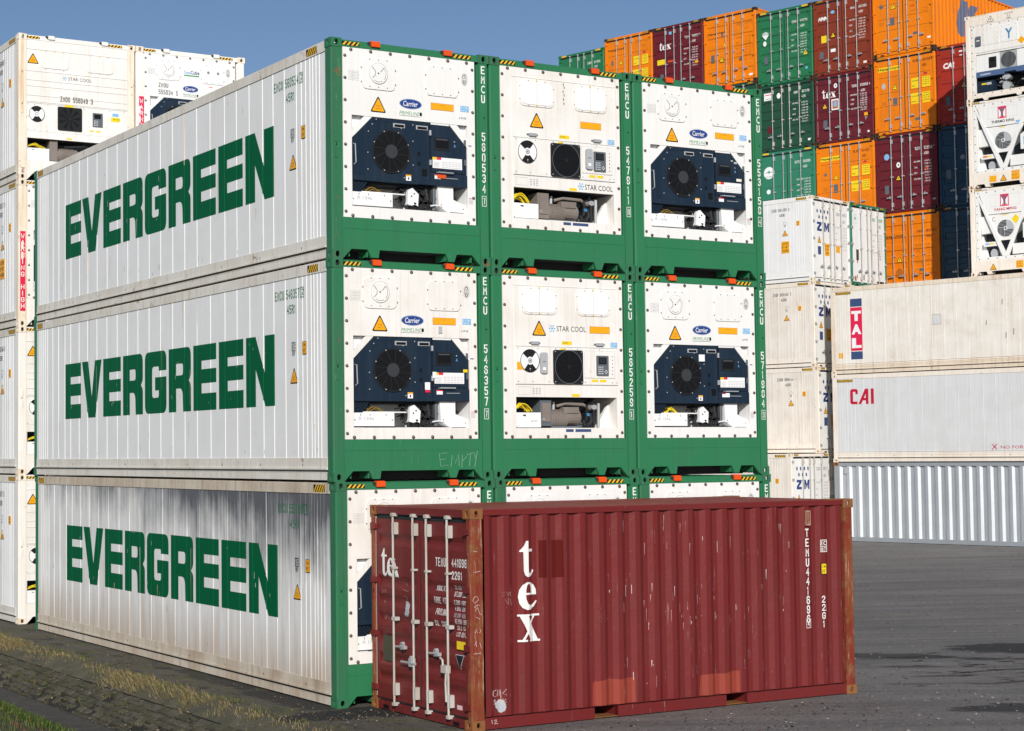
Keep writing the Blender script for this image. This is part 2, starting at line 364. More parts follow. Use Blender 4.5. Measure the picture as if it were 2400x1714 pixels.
    def strip(s, prof, b0, b1, m, ax='v'):
        """profile [(coord, depth)] extruded; ax v: coord along a, extruded b0..b1; ax h: coord along b"""
        q = (lambda c, e, d: s.p(c, e, d)) if ax == 'v' else (lambda c, e, d: s.p(e, c, d))
        A = [q(c, b0, d) for c, d in prof]; B = [q(c, b1, d) for c, d in prof]
        for i in range(len(prof)-1):
            ids = (A[i], A[i+1], B[i+1], B[i]) if ax == 'v' else (A[i], B[i], B[i+1], A[i+1]); s.face(ids, m)
    def tri(s, a, b, wd, h, d, m='st_orange', txt=None):
        s.prism(rounded([(a-wd/2, b), (a+wd/2, b), (a, b+h)], .03, 3), d, d+.002, 'txt_black')
        s.prism(rounded([(a-wd*.40, b+h*.07), (a+wd*.40, b+h*.07), (a, b+h*.86)], .02, 3), d, d+.004, m)
        if txt:
            s.text('SUPER', a-wd*.13, b+h*.36, a+wd*.13, b+h*.42, 'brown_paint', d+.006)
            s.text('HEAVY', a-wd*.16, b+h*.2, a+wd*.16, b+h*.26, 'brown_paint', d+.006)
        else: s.rect(a-.012, b+h*.25, a+.012, b+h*.55, d+.006, 'txt_black')
    def hazard(s, a0, a1, b0, b1, n, d, lean=1, base='black'):
        s.rect(a0, b0, a1, b1, d, base); h = b1-b0; p = (a1-a0)/n; k = min(h*.9, p*1.2)*lean
        for i in range(n):
            x = a0+p*i+p*.08; ww = p*.5
            q = [(x, b0), (x+ww, b0), (x+ww+k, b1), (x+k, b1)]
            q = [(min(max(u, a0), a1), v) for u, v in q]
            s.poly(q, d+.002, 'hz_yellow')
    def lines(s, rows, a0, a1, h, m, d, **k):
        for t, b in rows: s.text(t, a0, b, a1, b+h, m, d, **k)
    def mesh(s, name, smooth=False):
        me = bpy.data.meshes.new(name); me.from_pydata(s.v, [], s.f)
        for n in s.mn: me.materials.append(MATS[n])
        me.polygons.foreach_set('material_index', s.m)
        if smooth: me.polygons.foreach_set('use_smooth', [True]*len(s.f))
        me.update(); return me
FRONT = dict(o=(0, 0, 0), R=(1, 0, 0), U=(0, 0, 1), O=(0, -1, 0))
def LEFT(l): return dict(o=(0, l, 0), R=(0, -1, 0), U=(0, 0, 1), O=(-1, 0, 0))
RIGHT = dict(o=(W, 0, 0), R=(0, 1, 0), U=(0, 0, 1), O=(1, 0, 0))
TOP = lambda h: dict(o=(0, 0, h), R=(1, 0, 0), U=(0, 1, 0), O=(0, 0, 1))
_MC = {}
def part(name, parent, fn, key=None, smooth=False, label=None):
    """one mesh object; fn(mb) fills it; key shares the mesh between repeats"""
    if key is not None and key in _MC: me = _MC[key]
    else:
        mb = MB(); fn(mb); me = mb.mesh(name, smooth)
        if key is not None: _MC[key] = me
    o = bpy.data.objects.new(name, me); C.objects.link(o)
    if parent: o.parent = parent
    if label: o['label'] = label
    return o
def thing(name, label, cat, loc, rz=0, group=None):
    o = bpy.data.objects.new(name, None); C.objects.link(o); o.location = loc; o.rotation_euler = (0, 0, rz)
    o.empty_display_size = .3
    o['label'] = label; o['category'] = cat
    if group: o['group'] = group
    return o

# ------------------------------------------------------------------ shared container pieces
def casting_fn(sx, sy, sz, m):
    def plate(mb, a0, a1, b0, b1, m, hole, r=None):
        ca, cb = (a0+a1)/2, (b0+b1)/2; rx, ry = hole; n = 16
        A = []; B = []; D = []
        for i in range(n):
            t = 2*math.pi*(i+.5)/n; c, s2 = math.cos(t), math.sin(t)
            k = min((a1-a0)/2/max(abs(c), 1e-6), (b1-b0)/2/max(abs(s2), 1e-6))
            A.append(mb.p(ca+c*k, cb+s2*k, 0)); q = (abs(c)**4+abs(s2)**4)**-.25
            B.append(mb.p(ca+c*rx*min(q, 1.08), cb+s2*ry*min(q, 1.08), 0)); D.append(mb.p(ca+c*rx, cb+s2*ry, -.024))
        for i in range(n):
            j = (i+1) % n; mb.face((B[i], A[i], A[j], B[j]), m); mb.face((D[i], B[i], B[j], D[j]), m)
        for (u, v) in ((a0, b0), (a1, b0), (a1, b1), (a0, b1)):   # fill corners
            near = sorted(range(n), key=lambda i: (Vector(mb.v[A[i]])-Vector((mb.o+mb.R*u+mb.U*v))).length)[:2]
            i, j = sorted(near)
            if i == 0 and j == n-1: i, j = j, i
            mb.face((A[i], mb.p(u, v, 0), A[j]), m)
    def fn(mb):
        x0, x1 = (0, .162) if sx < 0 else (W-.162, W)
        y = lambda q: q
        # end face (normal sy along y)
        Ly, hz = fn.l, fn.h
        y0, y1 = (0, .178) if sy < 0 else (Ly-.178, Ly)
        z0, z1 = (0, .118) if sz < 0 else (hz-.118, hz)
        mb.fr((0, y0, 0), (1, 0, 0), (0, 0, 1), (0, -1, 0)) if sy < 0 else mb.fr((0, y1, 0), (-1, 0, 0), (0, 0, 1), (0, 1, 0))
        a0, a1 = (x0, x1) if sy < 0 else (-x1, -x0)
        plate(mb, a0, a1, z0, z1, m, (.030, .040))
        mb.fr((x0, 0, 0), (0, -1, 0), (0, 0, 1), (-1, 0, 0)) if sx < 0 else mb.fr((x1, 0, 0), (0, 1, 0), (0, 0, 1), (1, 0, 0))
        a0, a1 = (-y1, -y0) if sx < 0 else (y0, y1)
        plate(mb, a0, a1, z0, z1, m, (.024, .038))
        mb.fr((0, 0, z1), (1, 0, 0), (0, 1, 0), (0, 0, 1)) if sz > 0 else mb.fr((0, 0, z0), (1, 0, 0), (0, -1, 0), (0, 0, -1))
        if sz > 0: plate(mb, x0, x1, y0, y1, m, (.032, .055))
        else: plate(mb, x0, x1, -y1, -y0, m, (.032, .055))
        mb.fr((0, 0, 0), (1, 0, 0), (0, 0, 1), (0, -1, 0))
        # inner closing faces
        yi = y1 if sy < 0 else y0; xi = x1 if sx < 0 else x0; zi = z0 if sz > 0 else z1
        mb.face([mb.p(x0, z0, -yi), mb.p(x1, z0, -yi), mb.p(x1, z1, -yi), mb.p(x0, z1, -yi)], m)
        mb.face([mb.p(xi, z0, -y0), mb.p(xi, z0, -y1), mb.p(xi, z1, -y1), mb.p(xi, z1, -y0)], m)
        mb.face([mb.p(x0, zi, -y0), mb.p(x1, zi, -y0), mb.p(x1, zi, -y1), mb.p(x0, zi, -y1)], m)
    return fn
def castings(par, l, h, m, which='all', over=None):
    for sy in (-1, 1):
        if sy > 0 and which == 'front': continue
        for sx in (-1, 1):
            for sz in (-1, 1):
                mm = (over or {}).get((sx, sy, sz), m)
                f = casting_fn(sx, sy, sz, mm); f.l = l; f.h = h
                part('corner_casting', par, f, ('cast', sx, sy, sz, l, h, mm))
def posts(par, l, h, m, which='all', over=None, vt=None, narrow=False):
    """corner posts with flanges; vt = stacked number on the right front post"""
    for sy in (-1, 1):
        if sy > 0 and which == 'front': continue
        for sx in (-1, 1):
            mm = (over or {}).get((sx, sy), m)
            def fn(mb, sx=sx, sy=sy):
                pw = .096 if narrow and sy < 0 else .156
                x0, x1 = (.006, pw) if sx < 0 else (W-pw, W-.006)
                y0, y1 = (.006, .172) if sy < 0 else (l-.172, l-.006)
                z0, z1 = .118, h-.118
                c = .018
                xo, xi = (x0, x1) if sx < 0 else (x1, x0); yo, yi = (y0, y1) if sy < 0 else (y1, y0)
                dx = 1 if xi > xo else -1; dy = 1 if yi > yo else -1
                pts = [(xo+dx*c, yo), (xi, yo), (xi, yi), (xo, yi), (xo, yo+dy*c)]
                mb.fr((0, 0, 0), (1, 0, 0), (0, 1, 0), (0, 0, 1)); mb.prism(pts, z0, z1, mm)
                # inner flange
                x2 = xi+dx*(.028 if pw > .1 else .004)
                mb.prism([(xi, yo+dy*.018), (x2, yo+dy*.018), (x2, yi), (xi, yi)], z0-.0+.02, z1-.02, mm)
                if sy < 0:
                    mb.fr()
                    bx = .075 if sx < 0 else W-.075
                    if sx < 0: mb.box(bx-.022, bx+.022, 1.52, 1.66, -.006, .003, mm); mb.box(bx-.022, bx+.022, 1.32, 1.46, -.006, .003, mm)
                    mb.disc(bx, 1.49 if sx < 0 else 2.03, .012, -.004, 'black', 8)
                    if vt and sx > 0:
                        a = 2.348
                        mb.vtext(vt[0], a, .062, 2.742, .1325, .112, 'txt_white', -.003)
                        mb.vtext(vt[1], a, .056, 1.825, .1425, .118, 'txt_white', -.003)
                        mb.frame2(a-.036, .812, a+.036, .955, .007, -.003, 'txt_white')
                        mb.text(vt[2], a-.016, .840, a+.016, .926, 'txt_white', -.003, .02)
            part('corner_post', par, fn, None if (vt and sx > 0 and sy < 0) else ('post', sx, sy, l, h, mm, narrow))
def corr_prof(a0, a1, phase=0.0, P=.278, dep=.036, fo=.072, sl=.068):
    """trapezoid corrugation; returns profile points, depth function, break points (outer flats centred on phase)"""
    def f(x):
        u = (x-phase) % P
        if u > P/2: u = P-u
        if u <= fo/2: return 0.0
        if u <= fo/2+sl: return -dep*(u-fo/2)/sl
        return -dep
    br = [a0]
    k = math.floor((a0-phase)/P)-1
    while phase+k*P < a1+P:
        c = phase+k*P
        for e in (-fo/2-sl, -fo/2, fo/2, fo/2+sl):
            if a0 < c+e < a1: br.append(c+e)
        k += 1
    br.append(a1)
    return [(x, f(x)) for x in br], f, br
RIB = [.351, .446, .542, .625, .753, .882, 1.030, 1.395, 1.755, 2.093, 2.535, 2.970, 3.392, 3.914, 4.416, 4.894, 5.374, 5.870, 6.356, 6.844, 7.308, 7.790, 8.278, 8.766, 9.237, 9.674, 10.122, 10.432, 10.781, 11.103, 11.40, 11.52, 11.63, 11.74, 11.85]
def rib_prof(ribs, l, w=.010, dep=.006):
    br = [.17]
    xs = sorted(l-r for r in ribs)
    for x in xs: br += [x-w/2-.004, x-w/2, x+w/2, x+w/2+.004]
    br.append(l-.17)
    def f(a):
        for x in xs:
            q = abs(a-x)
            if q <= w/2: return dep
            if q < w/2+.004: return dep*(1-(q-w/2)/.004)
        return 0.0
    return [(x, f(x)) for x in br], f, br
def reefer_wall(mb, l, h, m, mr, ribs=RIB, deco=None):
    """insulated wall on the current frame (a along the wall, d out). Wall skin 12 mm behind the castings"""
    pr, f, br = rib_prof(ribs, l)
    mb.box(.17, l-.17, .31, h-.15, -.07, -.0125, m)
    mb.strip([(x, d-.012) for x, d in pr], .31, h-.155, m)
    mb.box(.172, l-.172, h-.155, h-.021, -.07, .0, mr)           # top rail
    mb.box(.172, l-.172, h-.021, h-.012, -.07, -.012, mr)
    mb.prism([(.172, .175), (l-.172, .175), (l-.172, .311), (.172, .311)], -.06, -.002, mr)
    mb.box(.172, l-.172, .157, .182, -.06, .012, mr)             # drip ledge
    mb.box(.178, l-.178, .022, .128, -.10, -.004, mr)            # bottom rail
    mb.box(.178, l-.178, .128, .157, -.10, -.055, mr)
    mb.box(.178, l-.178, .118, .128, -.10, -.001, mr)
    for k in range(9):
        mb.rect(.9+k*1.3, .20, .915+k*1.3, .235, .0, 'dark_inside')
    if deco: deco(mb, f, br)
def shell(par, l, h, m, mr=None, left=None, right=None, roofm=None, rear=True):
    """side walls, roof, floor, rear wall. left/right = builder(mb) or None for a plain wall"""
    def plain(mb):
        mb.box(.17, l-.17, .15, h-.10, -.06, -.012, m); mb.box(.175, l-.175, h-.10, h-.02, -.07, -.003, mr or m); mb.box(.175, l-.175, .02, .15, -.09, -.003, mr or m)
    def fl(mb): mb.fr(**LEFT(l)); (left or plain)(mb)
    def fr_(mb): mb.fr(**RIGHT); (right or plain)(mb)
    part('side_wall', par, fl, None if left else ('plainL', l, h, m, mr))
    part('side_wall', par, fr_, None if right else ('plainR', l, h, m, mr))
    rm = roofm or m
    def ro(mb):
        mb.fr(**TOP(h)); mb.box(.075, W-.075, .12, l-.12, -.09, -.03, rm)
        k = .3
        while k < l-.3: mb.box(.14, W-.14, k, k+.09, -.03, -.016, rm); k += .28
    part('roof_panel', par, ro, ('roof', l, h, rm))
    part('floor_frame', par, lambda mb: (mb.fr(**TOP(0)), mb.box(.10, W-.10, .20, l-.20, .14, .20, 'dark_inside'),
        [mb.box(.10, W-.10, .6+i*1.05, .66+i*1.05, .03, .14, 'dark_inside') for i in range(int((l-1)/1.05))]), ('floor', l))
    if rear:
        part('rear_wall', par, lambda mb: mb.fr(**FRONT).box(.18, W-.18, .12, h-.10, -(l-.03), -(l-.09), m), ('rear', l, h, m))
def sill(par, m, key, dy=.012, h0=.545):
    def fn(mb):
        mb.fr(**FRONT)
        a, b = .162, W-.162
        pts = [(a, .012), (a+.012, .012), (.292, .135), (.530, .135), (.590, .030), (.694, .030), (.712, .135), (1.728, .135), (1.775, .030), (1.862, .030), (1.905, .135), (2.150, .135), (b-.012, .012), (b, .012), (b, h0), (a, h0)]
        mb.prism(pts, -.06, -dy, m)
        mb.box(.182, W-.182, .40, .412, -dy, -dy+.004, m)
        for x0, x1 in ((.53, .712), (1.728, 1.905), (.165, .30), (2.14, W-.165)):   # gooseneck/fork pocket cheeks
            mb.box(x0+.01, x0+.03, .04, .135, -.30, -.06, m); mb.box(x1-.03, x1-.01, .04, .135, -.30, -.06, m)
        mb.box(.2, W-.2, .135, .16, -.9, -.06, 'dark_inside')  # dark boxes here and below paint the shade behind the cutouts
        mb.box(.2, W-.2, .01, .14, -.42, -.36, 'dark_inside')
    part('front_sill', par, fn, key)
def header(par, m, key, lug='lug_orange', h=H, tape=True):
    def fn(mb):
        mb.fr(**FRONT)
        mb.prism([(.162, h-.105), (W-.162, h-.105), (W-.162, h-.02), (.162, h-.02)], -.10, -.012, m)
        mb.fr((0, 0, 0), (0, 1, 0), (0, 0, 1), (1, 0, 0))
        mb.prism([(.012, h-.02), (.06, h-.004), (.10, h-.004), (.10, h-.02)], .162, W-.162, m)
        mb.fr(**FRONT)
        if tape:
            mb.hazard(.168, .43, h-.084, h-.036, 4, -.008); mb.hazard(1.868, 2.158, h-.084, h-.036, 4, -.008)
    o = part('front_header', par, fn, key)
    for a in (.60, 1.72):
        def lf(mb, a=a):
            mb.fr(**FRONT)
            mb.prism([(a-.055, h-.035), (a, h-.075), (a, h-.012), (a-.03, h-.008)], -.06, -.004, 'dark_inside')
            mb.box(a, a+.13, h-.072, h-.006, -.07, .018, lug)
            mb.box(a+.006, a+.124, h-.006, h+.004, -.07, .004, lug)
        part('lifting_lug', o, lf, ('lug', a, h, lug))
def bolts(mb, d, l=.214, r=2.182, b=.573, t=2.76, s=1.0):
    for i in range(7): mb.dome(.304+i*.298, t, .026*s, d, 'bolt'); mb.dome(.315+i*.296, b, .026*s, d, 'bolt')
    for i in range(8):
        z = 2.674-i*.293 if i else 2.674
        mb.dome(l, z, .024*s, d, 'bolt'); mb.dome(r, z, .024*s, d, 'bolt')

# ---- carrier style end
def hatch_bolts(mb, a, b, rw, rh, d, n=3):
    for i in range(n):
        u = -1+2*i/(n-1)
        mb.dome(a+rw*u*.55, b+rh*1.02, .009, d, 'bolt', 6); mb.dome(a+rw*u*.55, b-rh*.9, .009, d, 'bolt', 6)
    for u in (-.6, .4): mb.dome(a+rw*1.08, b+rh*u, .009, d, 'bolt', 6); mb.dome(a-rw*1.08, b+rh*u, .009, d, 'bolt', 6)
def carrier_logo(mb, a, b, w, h, d, prime=True):
    mb.cyl(a, b, w/2, d-.002, d+.001, 'carrier_ring', 30, h/2); mb.cyl(a, b, w/2-.012, d, d+.004, 'carrier_blue', 30, h/2-.012)
    mb.text('Carrier', a-w*.35, b-h*.24, a+w*.30, b+h*.26, 'txt_white', d+.006, .012, .12)
    if prime:
        mb.text('PRIME', a-w*.5, b-h*1.05, a-w*.02, b-h*.72, 'prime_green', d+.001, 0, .25)
        mb.text('LINE', a+w*.01, b-h*1.05, a+w*.36, b-h*.72, 'prime_green', d+.001, 0, .25)
        mb.rect(a-w*.5, b-h*1.17, a+w*.44, b-h*1.13, d, 'prime_green'); mb.rect(a+w*.40, b-h*1.05, a+w*.50, b-h*.72, d, 'prime_green')
def end_plate(mb, pm, rec, d=-.014):
    """white bolted plate with a rectangular opening rec=(a0,a1,b0,b1)"""
    a0, a1, b0, b1 = rec
    mb.box(.180, 2.216, b1, 2.787, -.06, d, pm); mb.box(.180, 2.216, .548, b0, -.06, d, pm)
    mb.box(.180, a0, b0, b1, -.06, d, pm); mb.box(a1, 2.216, b0, b1, -.06, d, pm)
    mb.rect(.180, b1, .1845, 2.787, d+.001, 'panel_edge')
def carrier_end(par, pm='white', key='carrier', logo=True, extra=None, dirty=0):
    d = -.014
    def plate(mb):
        mb.fr(**FRONT); end_plate(mb, pm, (.310, 2.088, .70, 1.898)); bolts(mb, d)
        # dial hatch
        mb.prism(rounded([(.462, 2.262), (.960, 2.262), (.960, 2.668), (.462, 2.668)], .08), d, d+.014, pm)
        hatch_bolts(mb, .711, 2.465, .24, .19, d+.014)
        mb.cyl(.705, 2.478, .142, d+.014, d+.024, pm, 28); mb.ring(.705, 2.478, .139, .1425, d+.0245, 'txt_grey')
        mb.ring(.705, 2.478, .108, .122, d+.025, 'white_clean')
        for t0, t1 in ((-45, 42), (232, 300)): mb.ring(.705, 2.478, .112, .117, d+.026, 'txt_black', t0=t0, t1=t1)
        for P_ in ([(-.098, .085), (-.045, .025), (-.048, -.028), (-.092, -.070)], [(.030, .018), (.085, .080)]):
            mb.tube([(.705+u, 2.478+v, d+.026) for u, v in P_], .0032, 'txt_black', 4)
        mb.dome(.705, 2.478, .013, d+.024, 'bolt')
        # plain hatch
        mb.prism(rounded([(1.448, 2.262), (1.946, 2.262), (1.946, 2.662), (1.448, 2.662)], .08), d, d+.012, pm); hatch_bolts(mb, 1.697, 2.46, .24, .19, d+.012)
        mb.rect(1.470, 2.258, 1.925, 2.262, d+.002, 'txt_grey')
        # approval emblem
        mb.ring(2.055, 2.53, .052, .057, d+.002, 'txt_dim', ky=1.5); mb.ring(2.055, 2.53, .030, .036, d+.002, 'txt_black', ky=1.9)
        mb.text('UA', 2.034, 2.535, 2.076, 2.575, 'txt_black', d+.002); mb.text('80', 2.036, 2.485, 2.074, 2.525, 'txt_black', d+.002)
        for i in range(7): mb.text(('AT OVERPRESSURE OPEN' if i % 2 else 'WARNING HANDLE WITH CARE'), .262, 2.475-i*.020, .42, 2.485-i*.020, 'txt_dim', d+.002)
        if not extra: mb.tri(.709, 1.962, .245, .222, d, txt=True)
        if logo: carrier_logo(mb, 1.205, 2.118, .350, .142, d)
        if not extra: mb.box(1.520, 1.880, 2.072, 2.168, d, d+.002, 'brown_paint'); mb.box(1.524, 1.876, 2.076, 2.164, d, d+.004, 'st_orange'); mb.text('WARNING', 1.66, 2.135, 1.74, 2.145, 'brown_paint', d+.005)
        mb.rect(1.985, 2.085, 2.122, 2.165, d+.002, 'light_blue'); mb.text('R 134a', 1.995, 2.125, 2.11, 2.155, 'white_clean', d+.004); mb.text('POE OIL', 1.995, 2.092, 2.09, 2.115, 'white_clean', d+.004)
        mb.text('LINE', 1.965, 1.985, 2.075, 2.012, 'txt_blue', d+.002, 0, .2)
        mb.rect(2.105, 1.62, 2.16, 1.632, d+.002, 'txt_blue')
        for i in range(5): mb.rect(2.105, .905-i*.018, 2.175, .912-i*.018, d+.002, 'red_st' if i == 0 else 'txt_dim')
        mb.rect(.310, 1.888, .460, 1.898, d+.001, 'txt_black'); mb.rect(1.94, 1.888, 2.088, 1.898, d+.001, 'txt_black')
        if extra: extra(mb, d)
    ep = part('end_panel', par, plate, None if extra else ('cend', pm, logo))
    def inner(mb):
        mb.fr(**FRONT)
        mb.box(.310, 2.088, .70, 1.898, -.50, -.46, 'white_clean')
        mb.box(.300, .312, .70, 1.898, -.46, -.06, 'white_clean'); mb.box(2.086, 2.098, .70, 1.898, -.46, -.06, 'white_clean')
        mb.box(.310, 2.088, .688, .702, -.46, -.06, 'white_clean'); mb.box(.310, 2.088, 1.896, 1.908, -.46, -.06, 'white_clean')
        # corner gussets; white plates added behind so the corners read lit, not shaded
        mb.prism([(.313, 1.55), (.313, 1.895), (.64, 1.895)], -.10, -.075, 'white_clean'); mb.prism([(2.086, 1.55), (1.77, 1.895), (2.086, 1.895)], -.10, -.075, 'white_clean')
        mb.prism([(.313, 1.60), (.313, 1.70), (.50, 1.895), (.615, 1.895)], -.05, -.018, pm)
        mb.prism([(2.086, 1.60), (1.805, 1.895), (1.93, 1.895), (2.086, 1.73)], -.05, -.018, pm)
    part('machinery_bay', par, inner, ('cbay', pm))
    unit = part('refrigeration_unit', par, lambda mb: (mb.fr(**FRONT), [
        mb.prism([(.316, 1.595), (.330, 1.045), (1.496, 1.045), (1.496, 1.888), (.611, 1.888)], -.44, -.020, 'unit_blue'),
        mb.prism([(1.500, 1.10), (1.500, 1.888), (1.800, 1.888), (2.082, 1.600), (2.082, 1.10)], -.44, -.026, 'unit_blue'),
        mb.prism([(1.300, 1.050), (2.084, 1.050), (2.084, 1.215), (1.300, 1.215)], -.40, -.012, 'unit_blue'),
        mb.rect(1.0, 1.045, 1.003, 1.885, -.018, 'black') if 0 else None,
        mb.prism([(.330, 1.12), (.33, 1.60), (.375, 1.645), (.375, 1.12)], -.02, -.017, 'unit_mesh'),
        mb.prism([(.410, 1.12), (.41, 1.655), (.500, 1.745), (.500, 1.12)], -.02, -.017, 'unit_mesh'),
        mb.rect(1.285, 1.30, 1.44, 1.765, -.017, 'unit_mesh'), mb.rect(.62, 1.84, .90, 1.868, -.017, 'unit_mesh'),
        mb.prism([(.316, .90), (.330, 1.045), (.56, 1.045), (.50, .93), (.42, .88)], -.30, -.05, 'unit_mesh'),
        mb.box(1.497, 1.503, 1.10, 1.888, -.03, -.010, 'black'),
        [mb.dome(x, z, .010, -.019, 'galv', 6) for x, z in ((.62, 1.80), (.56, 1.70), (1.19, 1.14), (1.24, 1.62), (1.24, 1.30), (.55, 1.20), (.55, 1.42), (1.24, 1.84), (1.45, 1.14), (.68, 1.87), (1.10, 1.12), (1.06, 1.78))],
        [mb.disc(1.33, z, .022, -.015, 'black', 10, .03) for z in (1.46, 1.33)], mb.rect(1.37, 1.16, 1.45, 1.26, -.010, 'black'),
        mb.rect(1.12, 1.085, 1.20, 1.165, -.010, 'white_clean'), mb.rect(1.12, 1.145, 1.20, 1.165, -.008, 'st_orange'), mb.rect(1.15, 1.10, 1.17, 1.13, -.008, 'txt_black')]), ('cunit',))
    for a in (.935, 1.288):
        def vents(mb, a=a): mb.fr(**FRONT); mb.box(a, a+.178, 1.785, 1.84, -.02, -.012, 'grey_plastic'); mb.rect(a+.018, 1.792, a+.165, 1.826, -.010, 'black')
        part('vent_slot', unit, vents, ('cvent', a))
    def fan(mb):
        mb.fr(**FRONT); a, b = .899, 1.455
        mb.cyl(a, b, .285, -.02, -.012, 'soft_black', 36); mb.disc(a, b, .268, -.0105, 'black', 36)
        for i in range(8): mb.ring(a, b, .105+i*.021, .108+i*.021, -.004+(-.004*i/8), 'soft_black', 32)
        for i in range(12):
            t = rad(i*30+8); c, s2 = math.cos(t), math.sin(t); tt = rad(i*30+22); c2, s3 = math.cos(tt), math.sin(tt)
            mb.poly([(a+c*.09-s2*.002, b+s2*.09+c*.002), (a+c*.09+s2*.002, b+s2*.09-c*.002), (a+c2*.27+s3*.002, b+s3*.27-c2*.002), (a+c2*.27-s3*.002, b+s3*.27+c2*.002)], -.002, 'hub')
        mb.cyl(a, b, .092, -.012, .000, 'hub', 24)
        mb.ring(a, b, .268, .290, -.006, 'soft_black', 36)
        for i in range(8): t = rad(i*45+22); mb.dome(a+.279*math.cos(t), b+.279*math.sin(t), .010, -.006, 'galv', 6)
    part('condenser_fan', unit, fan, ('cfan',))
    def ctl(mb):
        mb.fr(**FRONT)
        mb.prism([(1.520, 1.235), (1.520, 1.868), (1.785, 1.868), (2.060, 1.590), (2.060, 1.235)], -.03, -.012, 'unit_blue')
        mb.box(1.560, 1.812, 1.528, 1.700, -.012, -.006, 'soft_black'); mb.rect(1.585, 1.56, 1.785, 1.66, -.004, 'black'); mb.rect(1.60, 1.672, 1.77, 1.680, -.004, 'slate')
        mb.rect(1.512, 1.870, 1.80, 1.893, -.010, 'white')
        mb.rect(1.535, 1.285, 2.000, 1.432, -.008, 'white_clean'); mb.rect(1.535, 1.40, 1.60, 1.432, -.006, 'st_yellow'); mb.rect(1.60, 1.40, 1.67, 1.432, -.006, 'red_st')
        for i in range(4):
            for j in range(6): mb.rect(1.68+j*.052, 1.30+i*.024, 1.72+j*.052, 1.306+i*.024, -.006, 'txt_dim')
        for i in range(5): mb.rect(1.55, 1.30+i*.016, 1.64, 1.304+i*.016, -.006, 'txt_dim')
        mb.dome(1.885, 1.66, .011, -.010, 'galv', 6); mb.text('A', 1.872, 1.585, 1.902, 1.625, 'light_blue', -.008)
        for z in (1.62, 1.35): mb.box(2.035, 2.065, z, z+.08, -.02, -.004, 'slate')
        for z in (1.32, 1.72): mb.box(1.490, 1.515, z, z+.07, -.02, .0, 'grey_plastic')
        mb.rect(1.565, 1.14, 1.66, 1.20, -.008, 'white_clean'); mb.rect(1.565, 1.185, 1.66, 1.20, -.006, 'red_st'); mb.rect(1.72, 1.155, 1.93, 1.162, -.008, 'grey_plastic')
        mb.tube([(1.60, 1.225, -.01), (1.60, 1.225, .03), (1.84, 1.225, .03), (1.84, 1.225, -.01)], .009, 'galv')
    part('control_box', unit, ctl, ('cctl',))
    def low(mb):
        mb.fr(**FRONT)
        # pipes and valves
        rnd = random.Random(5)
        for i in range(13):
            x = 1.17+.40*rnd.random(); z = .80+.20*rnd.random()
            mb.tube([(x, 1.06, -.22), (x+rnd.uniform(-.1, .1), z+.08, -.14), (x+rnd.uniform(-.08, .08), z-.10, -.12)], rnd.uniform(.014, .03), 'rubber' if i % 4 else 'soft_black', 8)
        for i in range(6): mb.cyl(1.30+rnd.random()*.18, .76+rnd.random()*.2, .035, -.2, -.09, 'rubber', 10)
        mb.tube([(1.08, .98, -.1), (1.14, .95, -.08), (1.2, 1.0, -.12)], .012, 'rubber')
        mb.tube([(1.48, 1.05, -.12), (1.50, .86, -.10), (1.56, .82, -.10), (1.58, 1.05, -.12)], .026, 'rubber', 8)
        mb.prism([(1.17, .78), (1.33, .74), (1.345, .92), (1.25, 1.0), (1.18, .97)], -.16, -.06, 'white_clean')
        for i in range(5): mb.dome(1.20+.1*rnd.random(), .78+.18*rnd.random(), .012, -.06, 'txt_black', 6)
        mb.cyl(1.28, .745, .055, -.15, -.06, 'soft_black', 12, .03)
        for i in range(26):
            x = 1.12+.46*rnd.random(); z = .78+.26*rnd.random(); q = rnd.random()*6.28; e = .05+.08*rnd.random()
            mb.tube([(x, z, -.20), (x+e*math.cos(q), z+e*math.sin(q), -.15), (x+e*1.6*math.cos(q+.8), z+e*1.4*math.sin(q+.8), -.18)], rnd.uniform(.007, .018), rnd.choice(['rubber', 'soft_black', 'black', 'slate']), 6)
        mb.box(.335, 1.50, 1.015, 1.05, -.42, -.10, 'soft_black'); mb.box(1.14, 1.60, .98, 1.03, -.30, -.12, 'soft_black')  # dark boxes stand in for the shadow beneath the unit
        mb.tube([(.40, .92, -.12), (.46, .985, -.10), (.54, .99, -.10), (.66, .905, -.12)], .014, 'rubber', 6); mb.tube([(.58, 1.03, -.14), (.62, .97, -.12), (.70, .90, -.12)], .011, 'rubber', 6)
        mb.tube([(1.50, .73, -.16), (1.50, 1.03, -.16)], .030, 'galv', 10); mb.tube([(1.60, .72, -.10), (1.605, 1.04, -.10)], .028, 'slate', 10)
        mb.tube([(1.90, 1.04, -.2), (1.93, .95, -.14), (1.98, .90, -.14)], .02, 'rubber', 6)
        mb.tube([(.333, 1.52, -.018), (.345, 1.52, .012), (.355, 1.27, .012), (.343, 1.25, -.018)], .008, 'galv', 6)
    part('pipework', unit, low, ('clow',))
    def boxes(mb):
        mb.fr(**FRONT)
        mb.box(.314, .930, .720, .895, -.20, -.040, 'white_clean'); mb.box(.314, 1.13, .895, .91, -.40, -.06, 'white_clean')
        mb.text('R 134a', .40, .80, .62, .845, 'light_blue', -.038) if 0 else mb.text('R 134a', .40, .80, .62, .84, 'txt_dim', -.038)
        mb.rect(.46, .700, .935, .708, -.013, 'txt_black'); mb.rect(1.80, .697, 2.02, .705, -.013, 'txt_black')  # black lines paint the shading under the boxes
        for x in (.34, .90): mb.dome(x, .80, .010, -.04, 'bolt', 6)
        for x in (.42, .56, .80): mb.rect(x, .855, x+.008, .88, -.038, 'txt_black')
        mb.prism([(1.635, 1.05), (1.880, 1.05), (1.882, .880), (2.082, .805), (2.082, .702), (1.80, .702), (1.655, .775)], -.30, -.050, 'white_clean')
